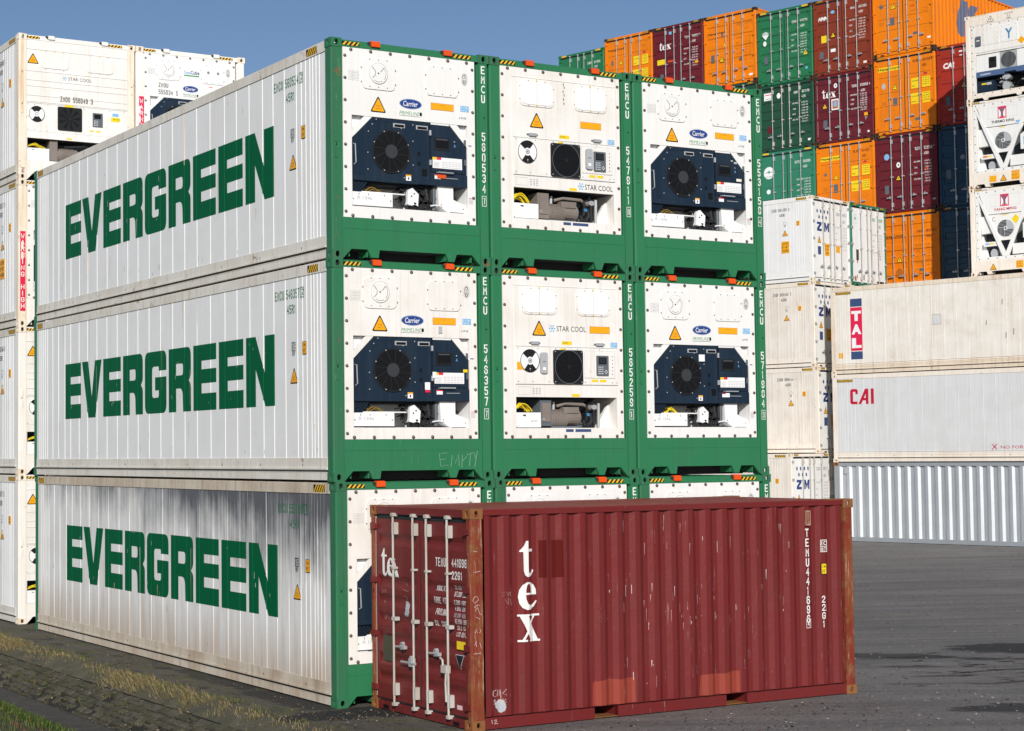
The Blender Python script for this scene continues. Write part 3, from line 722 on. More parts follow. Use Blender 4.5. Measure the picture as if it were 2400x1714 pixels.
        mb.dome(2.04, .76, .010, -.05, 'bolt', 6); mb.dome(1.69, .80, .010, -.05, 'bolt', 6)
        mb.tube([(1.52, .775, -.05), (1.62, .79, -.05), (1.70, .775, -.04)], .010, 'white_clean')
    part('electrical_box', unit, boxes, ('cbox',))
    def cab(mb):
        mb.fr(**FRONT)
        n = {'coil': 9}.get(dirty, 3)
        rr = random.Random(n)
        for i in range(n):
            a0 = .50+rr.random()*.12; a1 = a0+.16+rr.random()*.14; h0 = .95+rr.random()*.06
            mb.tube([(a0+(a1-a0)*k/6, .90+(h0-.90)*math.sin(math.pi*k/6), -.09-.012*i) for k in range(7)], .010, 'cable' if n > 4 else 'cable_brown', 6)
        mb.tube([(.62, .9, -.12), (.60, 1.0, -.14), (.58, 1.05, -.2)], .012, 'cable' if n > 4 else 'rubber')
    part('power_cable', unit, cab, ('ccab', dirty))

# ---- star cool style end
def flake(mb, a, b, r, d):
    for k in range(3):
        t = rad(60*k); c, s2 = math.cos(t), math.sin(t); w_ = r*.07
        mb.poly([(a-c*r-s2*w_, b-s2*r+c*w_), (a-c*r+s2*w_, b-s2*r-c*w_), (a+c*r+s2*w_, b+s2*r-c*w_), (a+c*r-s2*w_, b+s2*r+c*w_)], d+k*.0006, 'light_blue')
        for sg in (-1, 1):
            for tt in (-35, 35):
                u = t+rad(tt); x, y = a+sg*c*r*.55, b+sg*s2*r*.55; e, f = math.cos(u)*sg, math.sin(u)*sg
                mb.poly([(x-f*w_*.8, y+e*w_*.8), (x+f*w_*.8, y-e*w_*.8), (x+e*r*.4+f*w_*.8, y+f*r*.4-e*w_*.8), (x+e*r*.4-f*w_*.8, y+f*r*.4+e*w_*.8)], d+.002+k*.0006, 'light_blue')
def star_end(par, pm='white_dirty', variant=0):
    """variant 0: mark under the machinery, 1: mark on the upper plate"""
    d = -.014
    def plate(mb):
        mb.fr(**FRONT); end_plate(mb, pm, (.385, 2.095, .690, 1.118)); bolts(mb, d)
        mb.box(.365, .372, .60, 2.66, d, d+.006, pm); mb.box(2.128, 2.135, .60, 2.66, d, d+.006, pm); mb.box(.365, 2.135, 2.655, 2.662, d, d+.006, pm)
        for a0, a1 in ((.490, 1.075), (1.412, 1.985)):
            mb.prism(rounded([(a0, 2.262), (a1, 2.262), (a1, 2.628), (a0, 2.628)], .10), d, d+.012, pm); mb.prism(rounded([(a0+.025, 2.287), (a1-.025, 2.287), (a1-.025, 2.606), (a0+.025, 2.606)], .09), d+.012, d+.018, 'white_clean')
            m_ = (a0+a1)/2
            for x in (m_-.14, m_, m_+.14): mb.dome(x, 2.615, .008, d+.012, 'bolt', 6); mb.dome(x, 2.272, .008, d+.012, 'bolt', 6)
            for z in (2.35, 2.53): mb.dome(a0+.01, z, .008, d+.012, 'bolt', 6); mb.dome(a1-.01, z, .008, d+.012, 'bolt', 6)
            mb.rect(m_-.012, 2.625, m_+.012, 2.645, d+.013, 'st_yellow'); mb.rect(m_-.012, 2.262, m_+.012, 2.282, d+.014, 'st_yellow'); mb.rect(m_-.003, 2.30, m_+.003, 2.60, d+.0185, 'panel_edge')
        mb.tri(.781, 1.966, .245, .222, d, txt=True)
        if variant: mb.box(1.64, 1.99, 2.02, 2.12, d, d+.002, 'brown_paint'); mb.box(1.644, 1.986, 2.024, 2.116, d, d+.004, 'st_orange')
        else: mb.box(1.528, 1.888, 2.022, 2.120, d, d+.002, 'brown_paint'); mb.box(1.532, 1.884, 2.026, 2.116, d, d+.004, 'st_orange')
        for a in (.70, 1.80): mb.box(a-.09, a+.09, 1.855, 1.875, d, d+.012, 'slate'); mb.box(a-.06, a+.06, 1.845, 1.885, d, d+.03, 'galv')
        mb.rect(1.16, 1.85, 1.33, 1.90, d+.002, 'st_yellow'); mb.text('CAUTION', 1.17, 1.868, 1.26, 1.885, 'txt_black', d+.004)
        mb.rect(2.0, 1.83, 2.12, 1.90, d+.002, 'light_blue'); mb.text('R 134a', 2.01, 1.865, 2.10, 1.89, 'white_clean', d+.004); mb.text('POE', 2.01, 1.84, 2.07, 1.858, 'white_clean', d+.004)
        mb.rect(.38, 1.812, 2.125, 1.818, d+.002, 'txt_grey'); mb.rect(.38, 1.287, 2.12, 1.293, d+.002, 'txt_grey')
        # lower cover plate
        mb.prism([(.385, 1.296), (2.12, 1.296), (2.12, 1.808), (.385, 1.808)], d, d+.010, pm)
        for x in (.42, .66, .93, 1.55, 2.02, 2.09):
            mb.dome(x, 1.33, .008, d+.01, 'bolt', 6)
        for x in (.42, .75, 1.05, 1.2, 1.42, 1.8): mb.dome(x, 1.79, .008, d+.01, 'bolt', 6)
        mb.rect(1.13, 1.778, 1.22, 1.80, d+.011, 'st_yellow')
        mb.rect(1.66, 1.335, 1.77, 1.37, d+.012, 'st_yellow'); mb.rect(1.80, 1.335, 1.91, 1.37, d+.012, 'st_yellow')
        mb.box(1.53, 2.06, 1.39, 1.775, d+.010, d+.016, pm); mb.frame2(1.53, 1.39, 2.06, 1.775, .004, d+.0165, 'txt_dim')
        if variant:
            flake(mb, .998, 2.072, .058, d+.001); mb.text('STAR COOL', 1.075, 2.035, 1.575, 2.11, 'txt_black', d+.002)
            mb.box(.40, .52, 1.49, 1.60, d+.010, d+.012, 'st_orange')
        else:
            flake(mb, 1.522, 1.197, .058, d+.001); mb.text('STAR COOL', 1.59, 1.155, 2.075, 1.23, 'txt_black', d+.002)
        mb.rect(1.32, 1.125, 1.45, 1.165, d+.002, 'st_yellow')
        for i in range(4):
            for j in range(3): mb.rect(.66+j*.05, 1.16+i*.025, .69+j*.05, 1.168+i*.025, d+.002, 'txt_grey')
        mb.frame2(.42, 1.15, .62, 1.26, .003, d+.002, 'txt_dim')
        for i in range(2): mb.rect(1.21+.16*i, .635, 1.34+.30*i, .675, d+.002, 'tal_blue')
        if not variant:
            for i, (x, z) in enumerate(((1.236, 2.60), (1.25, 2.56), (1.232, 2.50), (1.246, 2.45), (1.236, 2.39), (1.242, 2.33))): mb.rect(x, z, x+.012, z+.035, d+.002, 'txt_black')
    part('end_panel', par, plate, ('send', pm, variant))
    unit = part('refrigeration_unit', par, lambda mb: (mb.fr(**FRONT), [
        mb.box(.385, 2.095, .690, 1.118, -.62, -.58, 'slate'), mb.box(.373, .387, .69, 1.118, -.58, -.06, 'white_dirty'), mb.box(2.093, 2.107, .69, 1.118, -.58, -.06, 'white_dirty'),
        mb.box(.385, 2.095, 1.116, 1.13, -.58, -.06, 'dark_inside'), mb.box(.385, 2.095, .676, .692, -.58, -.06, 'white_dirty'),
        mb.prism([(1.86, .692), (2.093, .692), (2.093, 1.05)], -.25, -.20, 'white_dirty')]), ('sunit',))
    def dial(mb):
        mb.fr(**FRONT); a, b = (.607, 1.617); k = d+.010
        mb.cyl(a, b, .160, k, k+.012, 'white_clean', 32); mb.ring(a, b, .150, .160, k+.013, 'txt_black', 36)
        for t0, t1 in ((50, 140), (232, 312)):
            mb.ring(a, b, .05, .152, k+.014, 'txt_black', 30, t0, t1)
        mb.disc(a, b, .055, k+.016, 'white_clean', 20); mb.ring(a, b, .022, .034, k+.017, 'txt_grey', 16); mb.dome(a, b, .014, k+.016, 'bolt', 6)
        mb.text('T', a-.012, b-.135, a+.012, b-.105, 'white_clean', k+.016)
    part('air_dial', unit, dial, ('sdial',))
    def fan(mb):
        mb.fr(**FRONT); a, b, k = 1.250, 1.540, d+.010
        mb.prism(rounded([(1.0, 1.305), (1.498, 1.305), (1.498, 1.775), (1.0, 1.775)], .03), k, k+.022, 'soft_black')
        mb.disc(a, b, .232, k+.0235, 'black', 36); mb.ring(a, b, .228, .236, k+.026, 'slate', 36)
        for i in range(9):
            t = rad(i*40+12); c, s2 = math.cos(t), math.sin(t); t2 = rad(i*40+34); c2, s3 = math.cos(t2), math.sin(t2)
            mb.poly([(a+c*.05, b+s2*.05), (a+c*.228, b+s2*.228), (a+c2*.228, b+s3*.228), (a+c2*.05, b+s3*.05)], k+.0245, 'black')
            mb.poly([(a+c*.03-s2*.003, b+s2*.03+c*.003), (a+c*.03+s2*.003, b+s2*.03-c*.003), (a+c*.23+s2*.003, b+s2*.23-c*.003), (a+c*.23-s2*.003, b+s2*.23+c*.003)], k+.030, 'soft_black')
        for sx in (-1, 1):
            for sy in (-1, 1): mb.dome(a+sx*.225, b+sy*.21, .010, k+.022, 'galv', 6)
        mb.cyl(a, b, .028, k+.024, k+.032, 'soft_black', 12)
    part('condenser_fan', unit, fan, ('sfan',))
    def ctl(mb):
        mb.fr(**FRONT); k = d+.016
        mb.prism(rounded([(1.735, 1.425), (1.942, 1.425), (1.942, 1.708), (1.735, 1.708)], .012), k, k+.014, 'slate')
        mb.rect(1.765, 1.585, 1.905, 1.685, k+.0155, 'black'); mb.rect(1.778, 1.598, 1.892, 1.672, k+.017, 'rubber')
        for i in range(4):
            for j in range(3): mb.rect(1.762+j*.032, 1.45+i*.030, 1.778+j*.032, 1.462+i*.030, k+.016, 'white_clean')
        for e, f in ((1.895, 1.50), (1.875, 1.48), (1.915, 1.48), (1.895, 1.46)): mb.rect(e-.008, f-.006, e+.008, f+.006, k+.016, 'white_clean')
        for i in range(6): mb.rect(2.01, 1.44+.05*i, 2.022, 1.455+.05*i, k+.002, 'txt_black')
    part('control_panel', unit, ctl, ('sctl',))
    def rec(mb):
        mb.fr(**FRONT); k = d+.010; a0 = .775 if variant else 1.588; k = k if variant else d+.016
        mb.prism(rounded([(a0, 1.445), (a0+.118, 1.445), (a0+.118, 1.735), (a0, 1.735)], .035), k, k+.030, 'grey_plastic')
        mb.rect(a0+.03, 1.60, a0+.09, 1.61, k+.031, 'slate'); mb.rect(a0+.035, 1.49, a0+.085, 1.53, k+.031, 'white_clean')
    part('recorder_box', unit, rec, ('srec', variant))
    def comp(mb):
        mb.fr(**FRONT)
        mb.box(.83, 1.02, .72, 1.075, -.34, -.09, 'slate' if variant else 'compressor'); mb.box(.86, 1.00, .78, 1.04, -.09, -.078, 'compressor')
        mb.fr((0, 0, 0), (0, 1, 0), (0, 0, 1), (1, 0, 0))      # a=y, b=z, d=x
        mb.cyl(.24, .82, .125, 1.02, 1.33, 'compressor', 20); mb.cyl(.24, .84, .11, 1.33, 1.56, 'compressor', 16)
        for i in range(9): mb.cyl(.24, .82, .137, 1.07+i*.028, 1.082+i*.028, 'compressor', 20)
        mb.fr(**FRONT); mb.box(1.26, 1.52, .90, .985, -.33, -.13, 'compressor'); mb.box(1.04, 1.5, .692, .72, -.34, -.12, 'slate')
        mb.text('RS', .855, .80, .90, .83, 'grey_plastic', -.077)
    part('compressor', unit, comp, ('scomp', variant))
    def pipes(mb):
        mb.fr(**FRONT); rr = random.Random(3)
        mb.tube([(1.18, 1.0, -.2), (1.3, 1.035, -.16), (1.6, 1.02, -.14), (1.72, .96, -.14)], .024, 'compressor', 8)
        mb.tube([(1.13, .95, -.2), (1.135, 1.06, -.2)], .022, 'galv', 8)
        mb.tube([(1.58, .80, -.12), (1.60, .74, -.12), (1.68, .735, -.12), (1.72, .80, -.12), (1.70, .90, -.12)], .030, 'rubber', 8)
        mb.tube([(1.64, 1.02, -.13), (1.66, .9, -.13), (1.64, .8, -.13)], .022, 'soft_black', 8)
        mb.tube([(1.86, .70, -.14), (1.865, 1.04, -.14)], .022, 'galv', 8); mb.tube([(1.76, .70, -.12), (1.765, .96, -.12)], .020, 'soft_black', 8)
        mb.cyl(1.765, .985, .05, -.2, -.10, 'galv', 14, .035)
        for i in range(14):
            x = 1.5+.42*rr.random(); z = .75+.3*rr.random()
            mb.tube([(x, z, -.35), (x+rr.uniform(-.12, .12), z+rr.uniform(-.1, .1), -.2)], rr.uniform(.012, .025), rr.choice(['rubber', 'soft_black', 'compressor', 'slate']), 6)
        mb.box(1.64, 1.70, .86, .90, -.14, -.10, 'y_blue')
    part('pipework', unit, pipes, ('spipe',))
    def bx(mb):
        mb.fr(**FRONT); mb.box(.388, .805, .700, .905, -.20, -.035, 'white_clean'); mb.poly([(.50, .862), (.555, .852), (.56, .872), (.52, .878)], -.033, 'txt_black'); mb.rect(.388, .70, .41, .715, -.033, 'txt_black')
        if variant: mb.text('Lot 154', .64, .78, .74, .80, 'txt_black', -.033)
    part('electrical_box', unit, bx, ('sbox', variant))
    def cab(mb):
        mb.fr(**FRONT); rr = random.Random(11+variant)
        for i in range(8):
            a0 = .395+rr.random()*.07; a1 = .60+rr.random()*.12; h0 = .98+rr.random()*.07
            mb.tube([(a0+(a1-a0)*k/6, .905+(h0-.905)*math.sin(math.pi*(k*.8+.9)/6), -.06-.015*i) for k in range(7)], .009, 'cable', 6)
    part('power_cable', unit, cab, ('scab', variant))

# ------------------------------------------------------------------ EVERGREEN lettering (wall coordinate y measured from the machinery end)
def evergreen_shapes():
    t0, t1 = 1.030, 2.017; g = []
    def E(l, st, r): g.append([[(l, t0), (r, t0), (r, 1.285), (st, 1.285), (st, 1.436), (r, 1.436), (r, 1.647), (st, 1.647), (st, 1.777), (r, 1.777), (r, t1), (l, t1)]])
    E(10.403, 10.111, 9.577)
    g.append([[(9.518, t1), (9.205, t1), (9.023, 1.393), (8.863, t1), (8.537, t1), (8.841, t0), (9.198, t0)]])
    E(8.455, 8.160, 7.619)
    def Rr(l, hl, hr, r):
        o = rounded([(l, t0, 0), (hl, t0, 0), (hl, 1.393, 0), (hr+.02, 1.393, .12), (hr, t0, 0), (r, t0, 0), (r, 1.44, .10), (r+.085, 1.505, .015), (r, 1.58, .10), (r, t1, .14), (l, t1, 0)], 0, 5)
        hh = rounded([(hl, 1.593, 0), (hr, 1.593, .06), (hr, 1.776, .06), (hl, 1.776, 0)], 0, 4)
        g.append([o, hh])
    Rr(7.515, 7.208, 6.945, 6.627)
    o = rounded([(6.536, t0, .15), (5.629, t0, .15), (5.629, 1.603, 0), (6.103, 1.603, 0), (6.100, 1.395, 0), (5.944, 1.395, 0), (5.944, 1.278, .07), (6.224, 1.278, .07), (6.224, 1.776, .07), (5.944, 1.776, .07), (5.944, 1.705, 0), (5.629, 1.705, 0), (5.629, t1, .15), (6.536, t1, .15)], 0, 5)
    g.append([o])
    Rr(5.533, 5.236, 4.962, 4.655)
    E(4.560, 4.249, 3.708); E(3.612, 3.299, 2.757)
    g.append([[(2.666, t0), (2.345, t0), (2.345, 1.554), (2.036, t0), (1.733, t0), (1.733, t1), (2.050, t1), (2.050, 1.498), (2.346, t1), (2.666, t1)]])
    return g
EVG = []
for lp in evergreen_shapes():
    V, F = outline([[(L-x, z) for x, z in l_] for l_ in lp]); EVG.append((V, F))
def evg_side(num, chk, m, mr, tapey):
    def deco(mb, f, br):
        kw = dict(dr=f, brk=br)
        for V, F in EVG: mb.flat(V, F, 'letter_green', -.0095, **kw)
        A = lambda y: L-y
        mb.text('EMCU', A(1.712), 2.462, A(1.43), 2.590, 'num_green', -.0095, .018, **kw)
        mb.text(num, A(1.362), 2.462, A(.965), 2.590, 'num_green', -.0095, .018, **kw)
        mb.text(chk, A(.900), 2.485, A(.845), 2.570, 'num_green', -.0095, 0, **kw); mb.frame2(A(.925), 2.458, A(.818), 2.596, .008, -.001, 'num_green')
        mb.text('45R1', A(1.342), 2.258, A(1.095), 2.380, 'num_green', -.0095, .018, **kw)
        mb.frame2(A(1.19), 1.755, A(1.08), 1.872, .008, -.001, 'txt_black'); mb.rect(A(1.135)-.003, 1.76, A(1.135)+.003, 1.868, -.001, 'txt_black')
        mb.text('i', A(1.172), 1.775, A(1.155), 1.855, 'txt_black', -.001); mb.text('C', A(1.125), 1.785, A(1.09), 1.845, 'txt_black', -.001)
        mb.text('87', A(1.17), 1.69, A(1.10), 1.742, 'txt_black', -.001)
        mb.prism(rounded([(A(.875), 1.69), (A(.755), 1.69), (A(.755), 1.865), (A(.875), 1.865)], .015), -.012, -.0035, 'txt_black')
        mb.prism(rounded([(A(.868), 1.697), (A(.762), 1.697), (A(.762), 1.858), (A(.868), 1.858)], .012), -.012, -.001, 'st_orange')
        mb.text("2.9m", A(.852), 1.80, A(.778), 1.84, 'txt_black', .001); mb.text("9'6\"", A(.852), 1.72, A(.778), 1.765, 'txt_black', .001)
        mb.tri(A(1.135), 1.312, .245, .222, -.010, txt=True)
        rr = random.Random(int(num)); fl = lambda P, m, e=.0008: mb.flat(P, [tuple(range(len(P)))], m, -.0095+e, **kw)
        for i in range(26):
            x = rr.uniform(.4, 11.8); z = rr.choice([rr.uniform(.33, .5), rr.uniform(.5, 2.6)]); w2 = rr.uniform(.004, .015); ln = rr.uniform(.02, .12)
            fl([(x, z), (x+w2, z+.004), (x+w2*.8, z+ln), (x+w2*.2, z+ln*.9)], rr.choice(['olive_plate', 'slate', 'scuff', 'scuff', 'scuff_rust']))
        for i in range(14):
            x = rr.uniform(.4, 11.8); ln = rr.uniform(.15, .9); z = rr.choice([2.735-ln, rr.uniform(.4, 1.6)]); w2 = rr.uniform(.006, .02)
            fl([(x, z), (x+w2*.3, z), (x+w2, z+ln), (x, z+ln)], 'scuff_rust' if rr.random() < .5 else 'scuff')
        for i in range(16):   # chips in the lettering
            x = rr.uniform(1.9, 10.3); z = rr.uniform(1.05, 2.0); w2 = rr.uniform(.004, .012); ln = rr.uniform(.01, .10)
            fl([(A(x), z), (A(x)+w2, z), (A(x)+w2*1.2, z+ln), (A(x)+w2*.3, z+ln*.8)], 'white_side', .002)
        mb.hazard(A(tapey[0]), A(tapey[1]), H-.135, H-.038, 5, .002); mb.hazard(A(11.95), A(11.66), H-.135, H-.038, 5, .002)
    return lambda mb: reefer_wall(mb, L, H, m, mr, RIB, deco)

# ------------------------------------------------------------------ the green reefer stack
GAP = .0165
G1 = 'green and white refrigerated containers stacked three by three'
rows = [  # tier, column, kind, number, check, label
    (2, 0, 'c', '560534', '7', 'green framed container numbered 560534, topmost of those showing a long side'),
    (2, 1, 's0', '547911', '0', 'green framed refrigerated container with a stained white front, numbered 547911'),
    (2, 2, 'c', '553158', '4', 'green framed refrigerated container with dark blue cooling unit, numbered 553158'),
    (1, 0, 'c', '546357', '7', 'green framed refrigerated container with EMPTY chalked on its sill, numbered 546357'),
    (1, 1, 's1', '565259', '1', 'green framed container numbered 565259, snowflake mark beside its yellow warning triangle'),
    (1, 2, 'c', '571984', '3', 'green framed refrigerated container with yellow cable coil under its blue unit, numbered 571984'),
    (0, 0, 'c', '552160', '5', 'green framed container on the ground with black soot on its long white side'),
    (0, 1, 'c', '548204', '2', 'green framed container on the ground, middle one behind the dark red container'),
    (0, 2, 'c', '566310', '9', 'green framed container on the ground behind the far end of the dark red one'),
]
STK = {(1, 0): [(1.50, 1.36, 1.56, 1.44, 'white_clean'), (1.38, 1.20, 1.46, 1.30, 'white_clean'), (1.38, 1.165, 1.46, 1.195, 'red_st'), (1.98, 1.44, 2.05, 1.48, 'st_yellow'), (1.60, 1.96, 1.66, 2.05, 'txt_dim')],
       (1, 2): [(1.13, 1.66, 1.24, 1.76, 'white_clean'), (1.62, 1.14, 1.70, 1.20, 'white_clean')], (2, 2): [(1.90, 1.46, 2.00, 1.50, 'cream'), (1.86, 1.72, 1.92, 1.75, 'txt_dim'), (1.80, 1.75, 1.84, 1.77, 'txt_dim')], (2, 0): [(1.60, 1.15, 1.74, 1.20, 'lug_orange')]}
TIERDX = {0: .020, 1: -.006, 2: 0.0}
for tier, colm, kind, num, chk, label in rows:
    r = thing('refrigerated_container', label, 'container', (colm*(W+GAP)+TIERDX[tier], 0, tier*H), 0, G1)
    worn = 'green_worn'
    castings(r, L, H, worn)
    posts(r, L, H, 'green', over={(-1, -1): 'green_worn' if colm == 0 or tier == 0 else 'green'}, vt=('EMCU', num, chk))
    side = None
    if colm == 0:
        side = evg_side(num, chk, 'white_side_low' if tier == 0 else 'white_side', 'white_rail_low' if tier == 0 else 'white_rail', (.70, .395) if tier else (.62, .30))
    shell(r, L, H, 'white_side', 'white_rail', left=side)
    def rearpost(mb): pass
    sill(r, 'green', ('sill', 'green'))
    header(r, 'green', ('hdr', 'green'))
    if kind == 'c':
        carrier_end(r, 'white_dirty' if (tier, colm) in ((1, 0), (0, 0)) else 'white', dirty='coil' if (tier, colm) in ((1, 2), (0, 0)) else 0)
    else: star_end(r, 'white_dirty', int(kind[1]))
    for q in STK.get((tier, colm), []): part('sticker', r, lambda mb, q=q: (mb.fr(**FRONT), mb.rect(q[0], q[1], q[2], q[3], .001, q[4])))
    if (tier, colm) == (1, 0):
        def chalk(mb):
            mb.fr(**FRONT)
            strokes = [[(1.72, .36), (1.60, .35), (1.62, .18), (1.74, .20)], [(1.61, .27), (1.70, .28)], [(1.78, .17), (1.80, .33), (1.85, .22), (1.90, .34), (1.91, .18)], [(1.95, .16), (1.96, .34), (2.03, .31), (1.96, .25)],
                       [(2.03, .33), (2.14, .36)], [(2.09, .34), (2.07, .18)], [(2.15, .36), (2.17, .28)], [(2.20, .38), (2.155, .17)]]
            for st in strokes: mb.tube([(a, b, -.0125) for a, b in st], .0032, 'chalk_dim', 4)
        part('chalk_writing', r, chalk)

# ------------------------------------------------------------------ dry container doors
def door_prof(style, h):
    """returns profile over height [(b, depth)] for a door leaf"""
    if style == 'tex':
        f = [(.18, 0)]
        for t in (.50, .74, 1.005, 1.24, 1.475, 1.71, 2.25): f += [(t-.165, 0), (t-.10, -.024), (t-.065, -.024), (t, 0)]
        f.append((h-.17, 0)); return f
    if style == 'corr':
        b = [.36]; f = [(.16, 0)]
        z = .42
        while z < h-.42:
            f += [(z, 0), (z+.045, -.030), (z+.135, -.030), (z+.18, 0)]; z += .335
        f.append((h-.14, 0)); return f
    if style == 'wide':
        f = [(.16, 0)]; n = 5; st = (h-.62)/n
        for i in range(n):
            z = .36+i*st
            f += [(z, 0), (z+.04, -.028), (z+st*.5, -.028), (z+st*.5+.04, 0)]
        f.append((h-.14, 0)); return f
    return [(.16, 0), (h-.14, 0)]
def interp(pr):
    def f(x):
        for i in range(len(pr)-1):
            if pr[i][0] <= x <= pr[i+1][0]:
                a, b = pr[i], pr[i+1]; return a[1]+(b[1]-a[1])*(x-a[0])/max(b[0]-a[0], 1e-9)
        return 0.0
    return f
def lock_rod(mb, a, h, m='rod', hb=.20, ht=2.45, grip=None):
    mb.tube([(a, .085, .055), (a, h-.085, .055)], .0145, m, 8)
    for z in (.11, h-.11): mb.box(a-.030, a+.030, z-.018, z+.022, .0, .075, m)
    for z in (.30, h-.28): mb.box(a-.022, a+.045, z-.075, z+.075, .0, .062, m); mb.cyl(a, z, .001, 0, .001, m, 3)
    for z in (h*.455,): mb.box(a-.028, a+.06, z-.022, z+.022, .0, .070, m)
    mb.box(a-.026, a+.026, h*.70-.012, h*.70+.012, .0, .072, m)
def handle(mb, a, b, sgn=1, m='galv', ln=.20):
    mb.tube([(a-.03*sgn, b, .055), (a+ln*sgn, b+.01, .060)], .013, m, 6)
    mb.box(a+ln*sgn*.45-.025, a+ln*sgn*.45+.025, b-.03, b+.045, .0, .05, m); mb.cyl(a+ln*.5*sgn, b+.045, .022, .01, .05, m, 8)
    mb.box(a+ln*sgn*.85-.03, a+ln*sgn*.85+.03, b-.018, b+.022, .02, .075, m)
def dry_doors(par, h, m, style, marks, rods=(.645, 1.070, 1.400, 1.835), hy=.56, rodm='rod', framem=None, stack_key=None, tape=2, hinges=4, hmat=None, handles=True):
    fm = framem or m
    pr = door_prof(style, h); pf = interp(pr); brk = [p[0] for p in pr]
    def frm(mb):
        mb.fr(**FRONT)
        mb.box(.150, W-.150, h-.105, h-.012, -.10, -.006, fm); mb.box(.162, W-.162, .012, .115, -.10, -.010, fm)
        mb.box(.162, .300, .0, .02, -.10, -.012, fm) if 0 else None
        for i, (a0, a1) in enumerate(((.175, .43), (W-.43, W-.175))):
            if tape == 2: mb.hazard(a0, a1, h-.085, h-.025, 5, -.003)
            elif tape == 1: mb.box(a0, a1, h-.088, h-.025, -.006, -.002, 'hz_yellow')
        for a in (.30, W-.44): mb.rect(a, .02, a+.14, .07, -.008, 'black')
        if tape == 0 and h < 2.7: mb.box(.0965, .112, .16, h-.14, -.06, -.026, 'galv')
        mb.box(.10, W-.10, .118, h-.118, -.12, -.075, 'dark_inside')
    part('door_frame', par, frm, ('dfrm', fm, h, tape))
    for side, (a0, a1) in enumerate(((.100, 1.196), (1.232, W-.100))):
        def leaf(mb, side=side, a0=a0, a1=a1):
            mb.fr(**FRONT); base = -.030
            x0, x1 = (a0-.02, a1+.016) if side == 0 else (a0-.016, a1+.02)
            mb.box(x0, a0+.002, .125, h-.115, -.075, -.040, 'rubber'); mb.box(a1-.002, x1, .125, h-.115, -.075, -.040, 'rubber')
            mb.box(a0+.002, a1-.002, .122, .147, -.075, -.040, 'rubber'); mb.box(a0+.002, a1-.002, h-.175, h-.106, -.075, -.040, 'rubber')
            mb.box(a0, a1, .145, h-.170, -.070, base-.034, m)
            # edge bars and corrugated field
            e = .07
            mb.box(a0, a0+e, .145, h-.170, base-.034, base, m); mb.box(a1-e, a1, .145, h-.170, base-.034, base, m)
            mb.strip([(b, d+base) for b, d in ([(.145, 0)]+pr[1:-1]+[(h-.170, 0)])], a0+e, a1-e, m, 'h')
            if style == 'flat':
                for zf in (.365, .53, .73):
                    z = h*zf; mb.box(a0+.10, a1-.10, z, z+.012, base, base+.006, m); mb.box(a0+.10, a1-.10, z-.010, z, base-.002, base+.0015, 'dark_rust')  # dark strip below each ledge paints its shadow line
            for mk in marks:
                k = mk[0]; x = mk[1]
                if not (a0-.08 < x < a1): continue
                kw = dict(dr=pf, brk=brk, ax=1)
                if k == 't': mb.text(mk[2], x, mk[3], mk[4], mk[5], mk[6], base+.003, mk[7] if len(mk) > 7 else .012, mk[8] if len(mk) > 8 else 0, **kw)
                elif k == 'r': mb.box(x, mk[3], mk[2], mk[4], base-.01, base+(mk[6] if len(mk) > 6 else .002), mk[5])
                elif k == 'tri': mb.tri(x, mk[2], mk[3], mk[3]*.95, base+.002, 'st_yellow')
                elif k == 'c': mb.cyl(x, mk[2], mk[3], base, base+.002, mk[4], 20, mk[5] if len(mk) > 5 else None)
                elif k == 'f': V, F = outline(mk[2]); mb.flat(V, F, mk[3], base+.003+(mk[4] if len(mk) > 4 else 0), **kw)
                elif k == 'fn': mk[2](mb, base, kw)
        d = part('door', par, leaf, None if marks else ('leaf', side, h, m, style))
        for rd in rods[2*side:2*side+2]:
            part('lock_rod', d, lambda mb, rd=rd: (mb.fr((0, .030, 0)), lock_rod(mb, rd, h, rodm)), ('lrod', rd, h, rodm))
        if handles:
            if handles != 'tex':
                for rd in rods[2*side:2*side+2]:
                    part('handle', d, lambda mb, rd=rd: (mb.fr((0, .030, 0)), handle(mb, rd, hy+.02*side, 1 if side else -1)), ('dhan', side, rd, hy))
        hx = (.025, .150) if side == 0 else (W-.150, W-.025)
        for i in range(hinges):
            z = .27+(h-.54)*i/(hinges-1)
            part('hinge', d, lambda mb, z=z: (mb.fr((0, .010, 0)), mb.prism([(hx[0], z-.045), (hx[1], z-.03), (hx[1], z+.03), (hx[0], z+.045)], -.02, .022, hmat or m)), ('hng', side, round(z, 3), hmat or m))
# serif letters of the lessor mark
T_ = [(0.0, .735), (.10, .78), (.26, .88), (.40, 1.0), (.55, 1.0), (.55, .775), (.88, .775), (.88, .70), (.55, .70), (.55, .22), (.58, .13), (.66, .10), (.77, .12), (.90, .21), (.96, .16), (.82, .05), (.64, 0), (.46, .0), (.31, .05), (.22, .17), (.20, .70), (0, .70)]
E1 = [(.97, .54), (.95, .72), (.83, .89), (.62, .99), (.42, .99), (.21, .90), (.07, .72), (.02, .48), (.07, .24), (.20, .08), (.42, 0), (.63, .01), (.84, .12), (.99, .30), (.94, .33), (.78, .20), (.62, .16), (.47, .22), (.38, .38), (.36, .54)]
E2 = [(.37, .61), (.38, .74), (.43, .88), (.51, .94), (.60, .90), (.65, .78), (.66, .61)]
X_ = [[(.10, .93), (.46, .93), (.93, .07), (.55, .07)], [(.70, .94), (.80, .94), (.50, .48), (.44, .56)], [(.17, .06), (.28, .06), (.54, .44), (.48, .52)]]
XS = [[(0, 1), (.54, 1), (.54, .93), (0, .93)], [(.58, 1), (.98, 1), (.98, .93), (.58, .93)], [(.0, .07), (.40, .07), (.40, 0), (.0, 0)], [(.50, .07), (1, .07), (1, 0), (.50, 0)]]
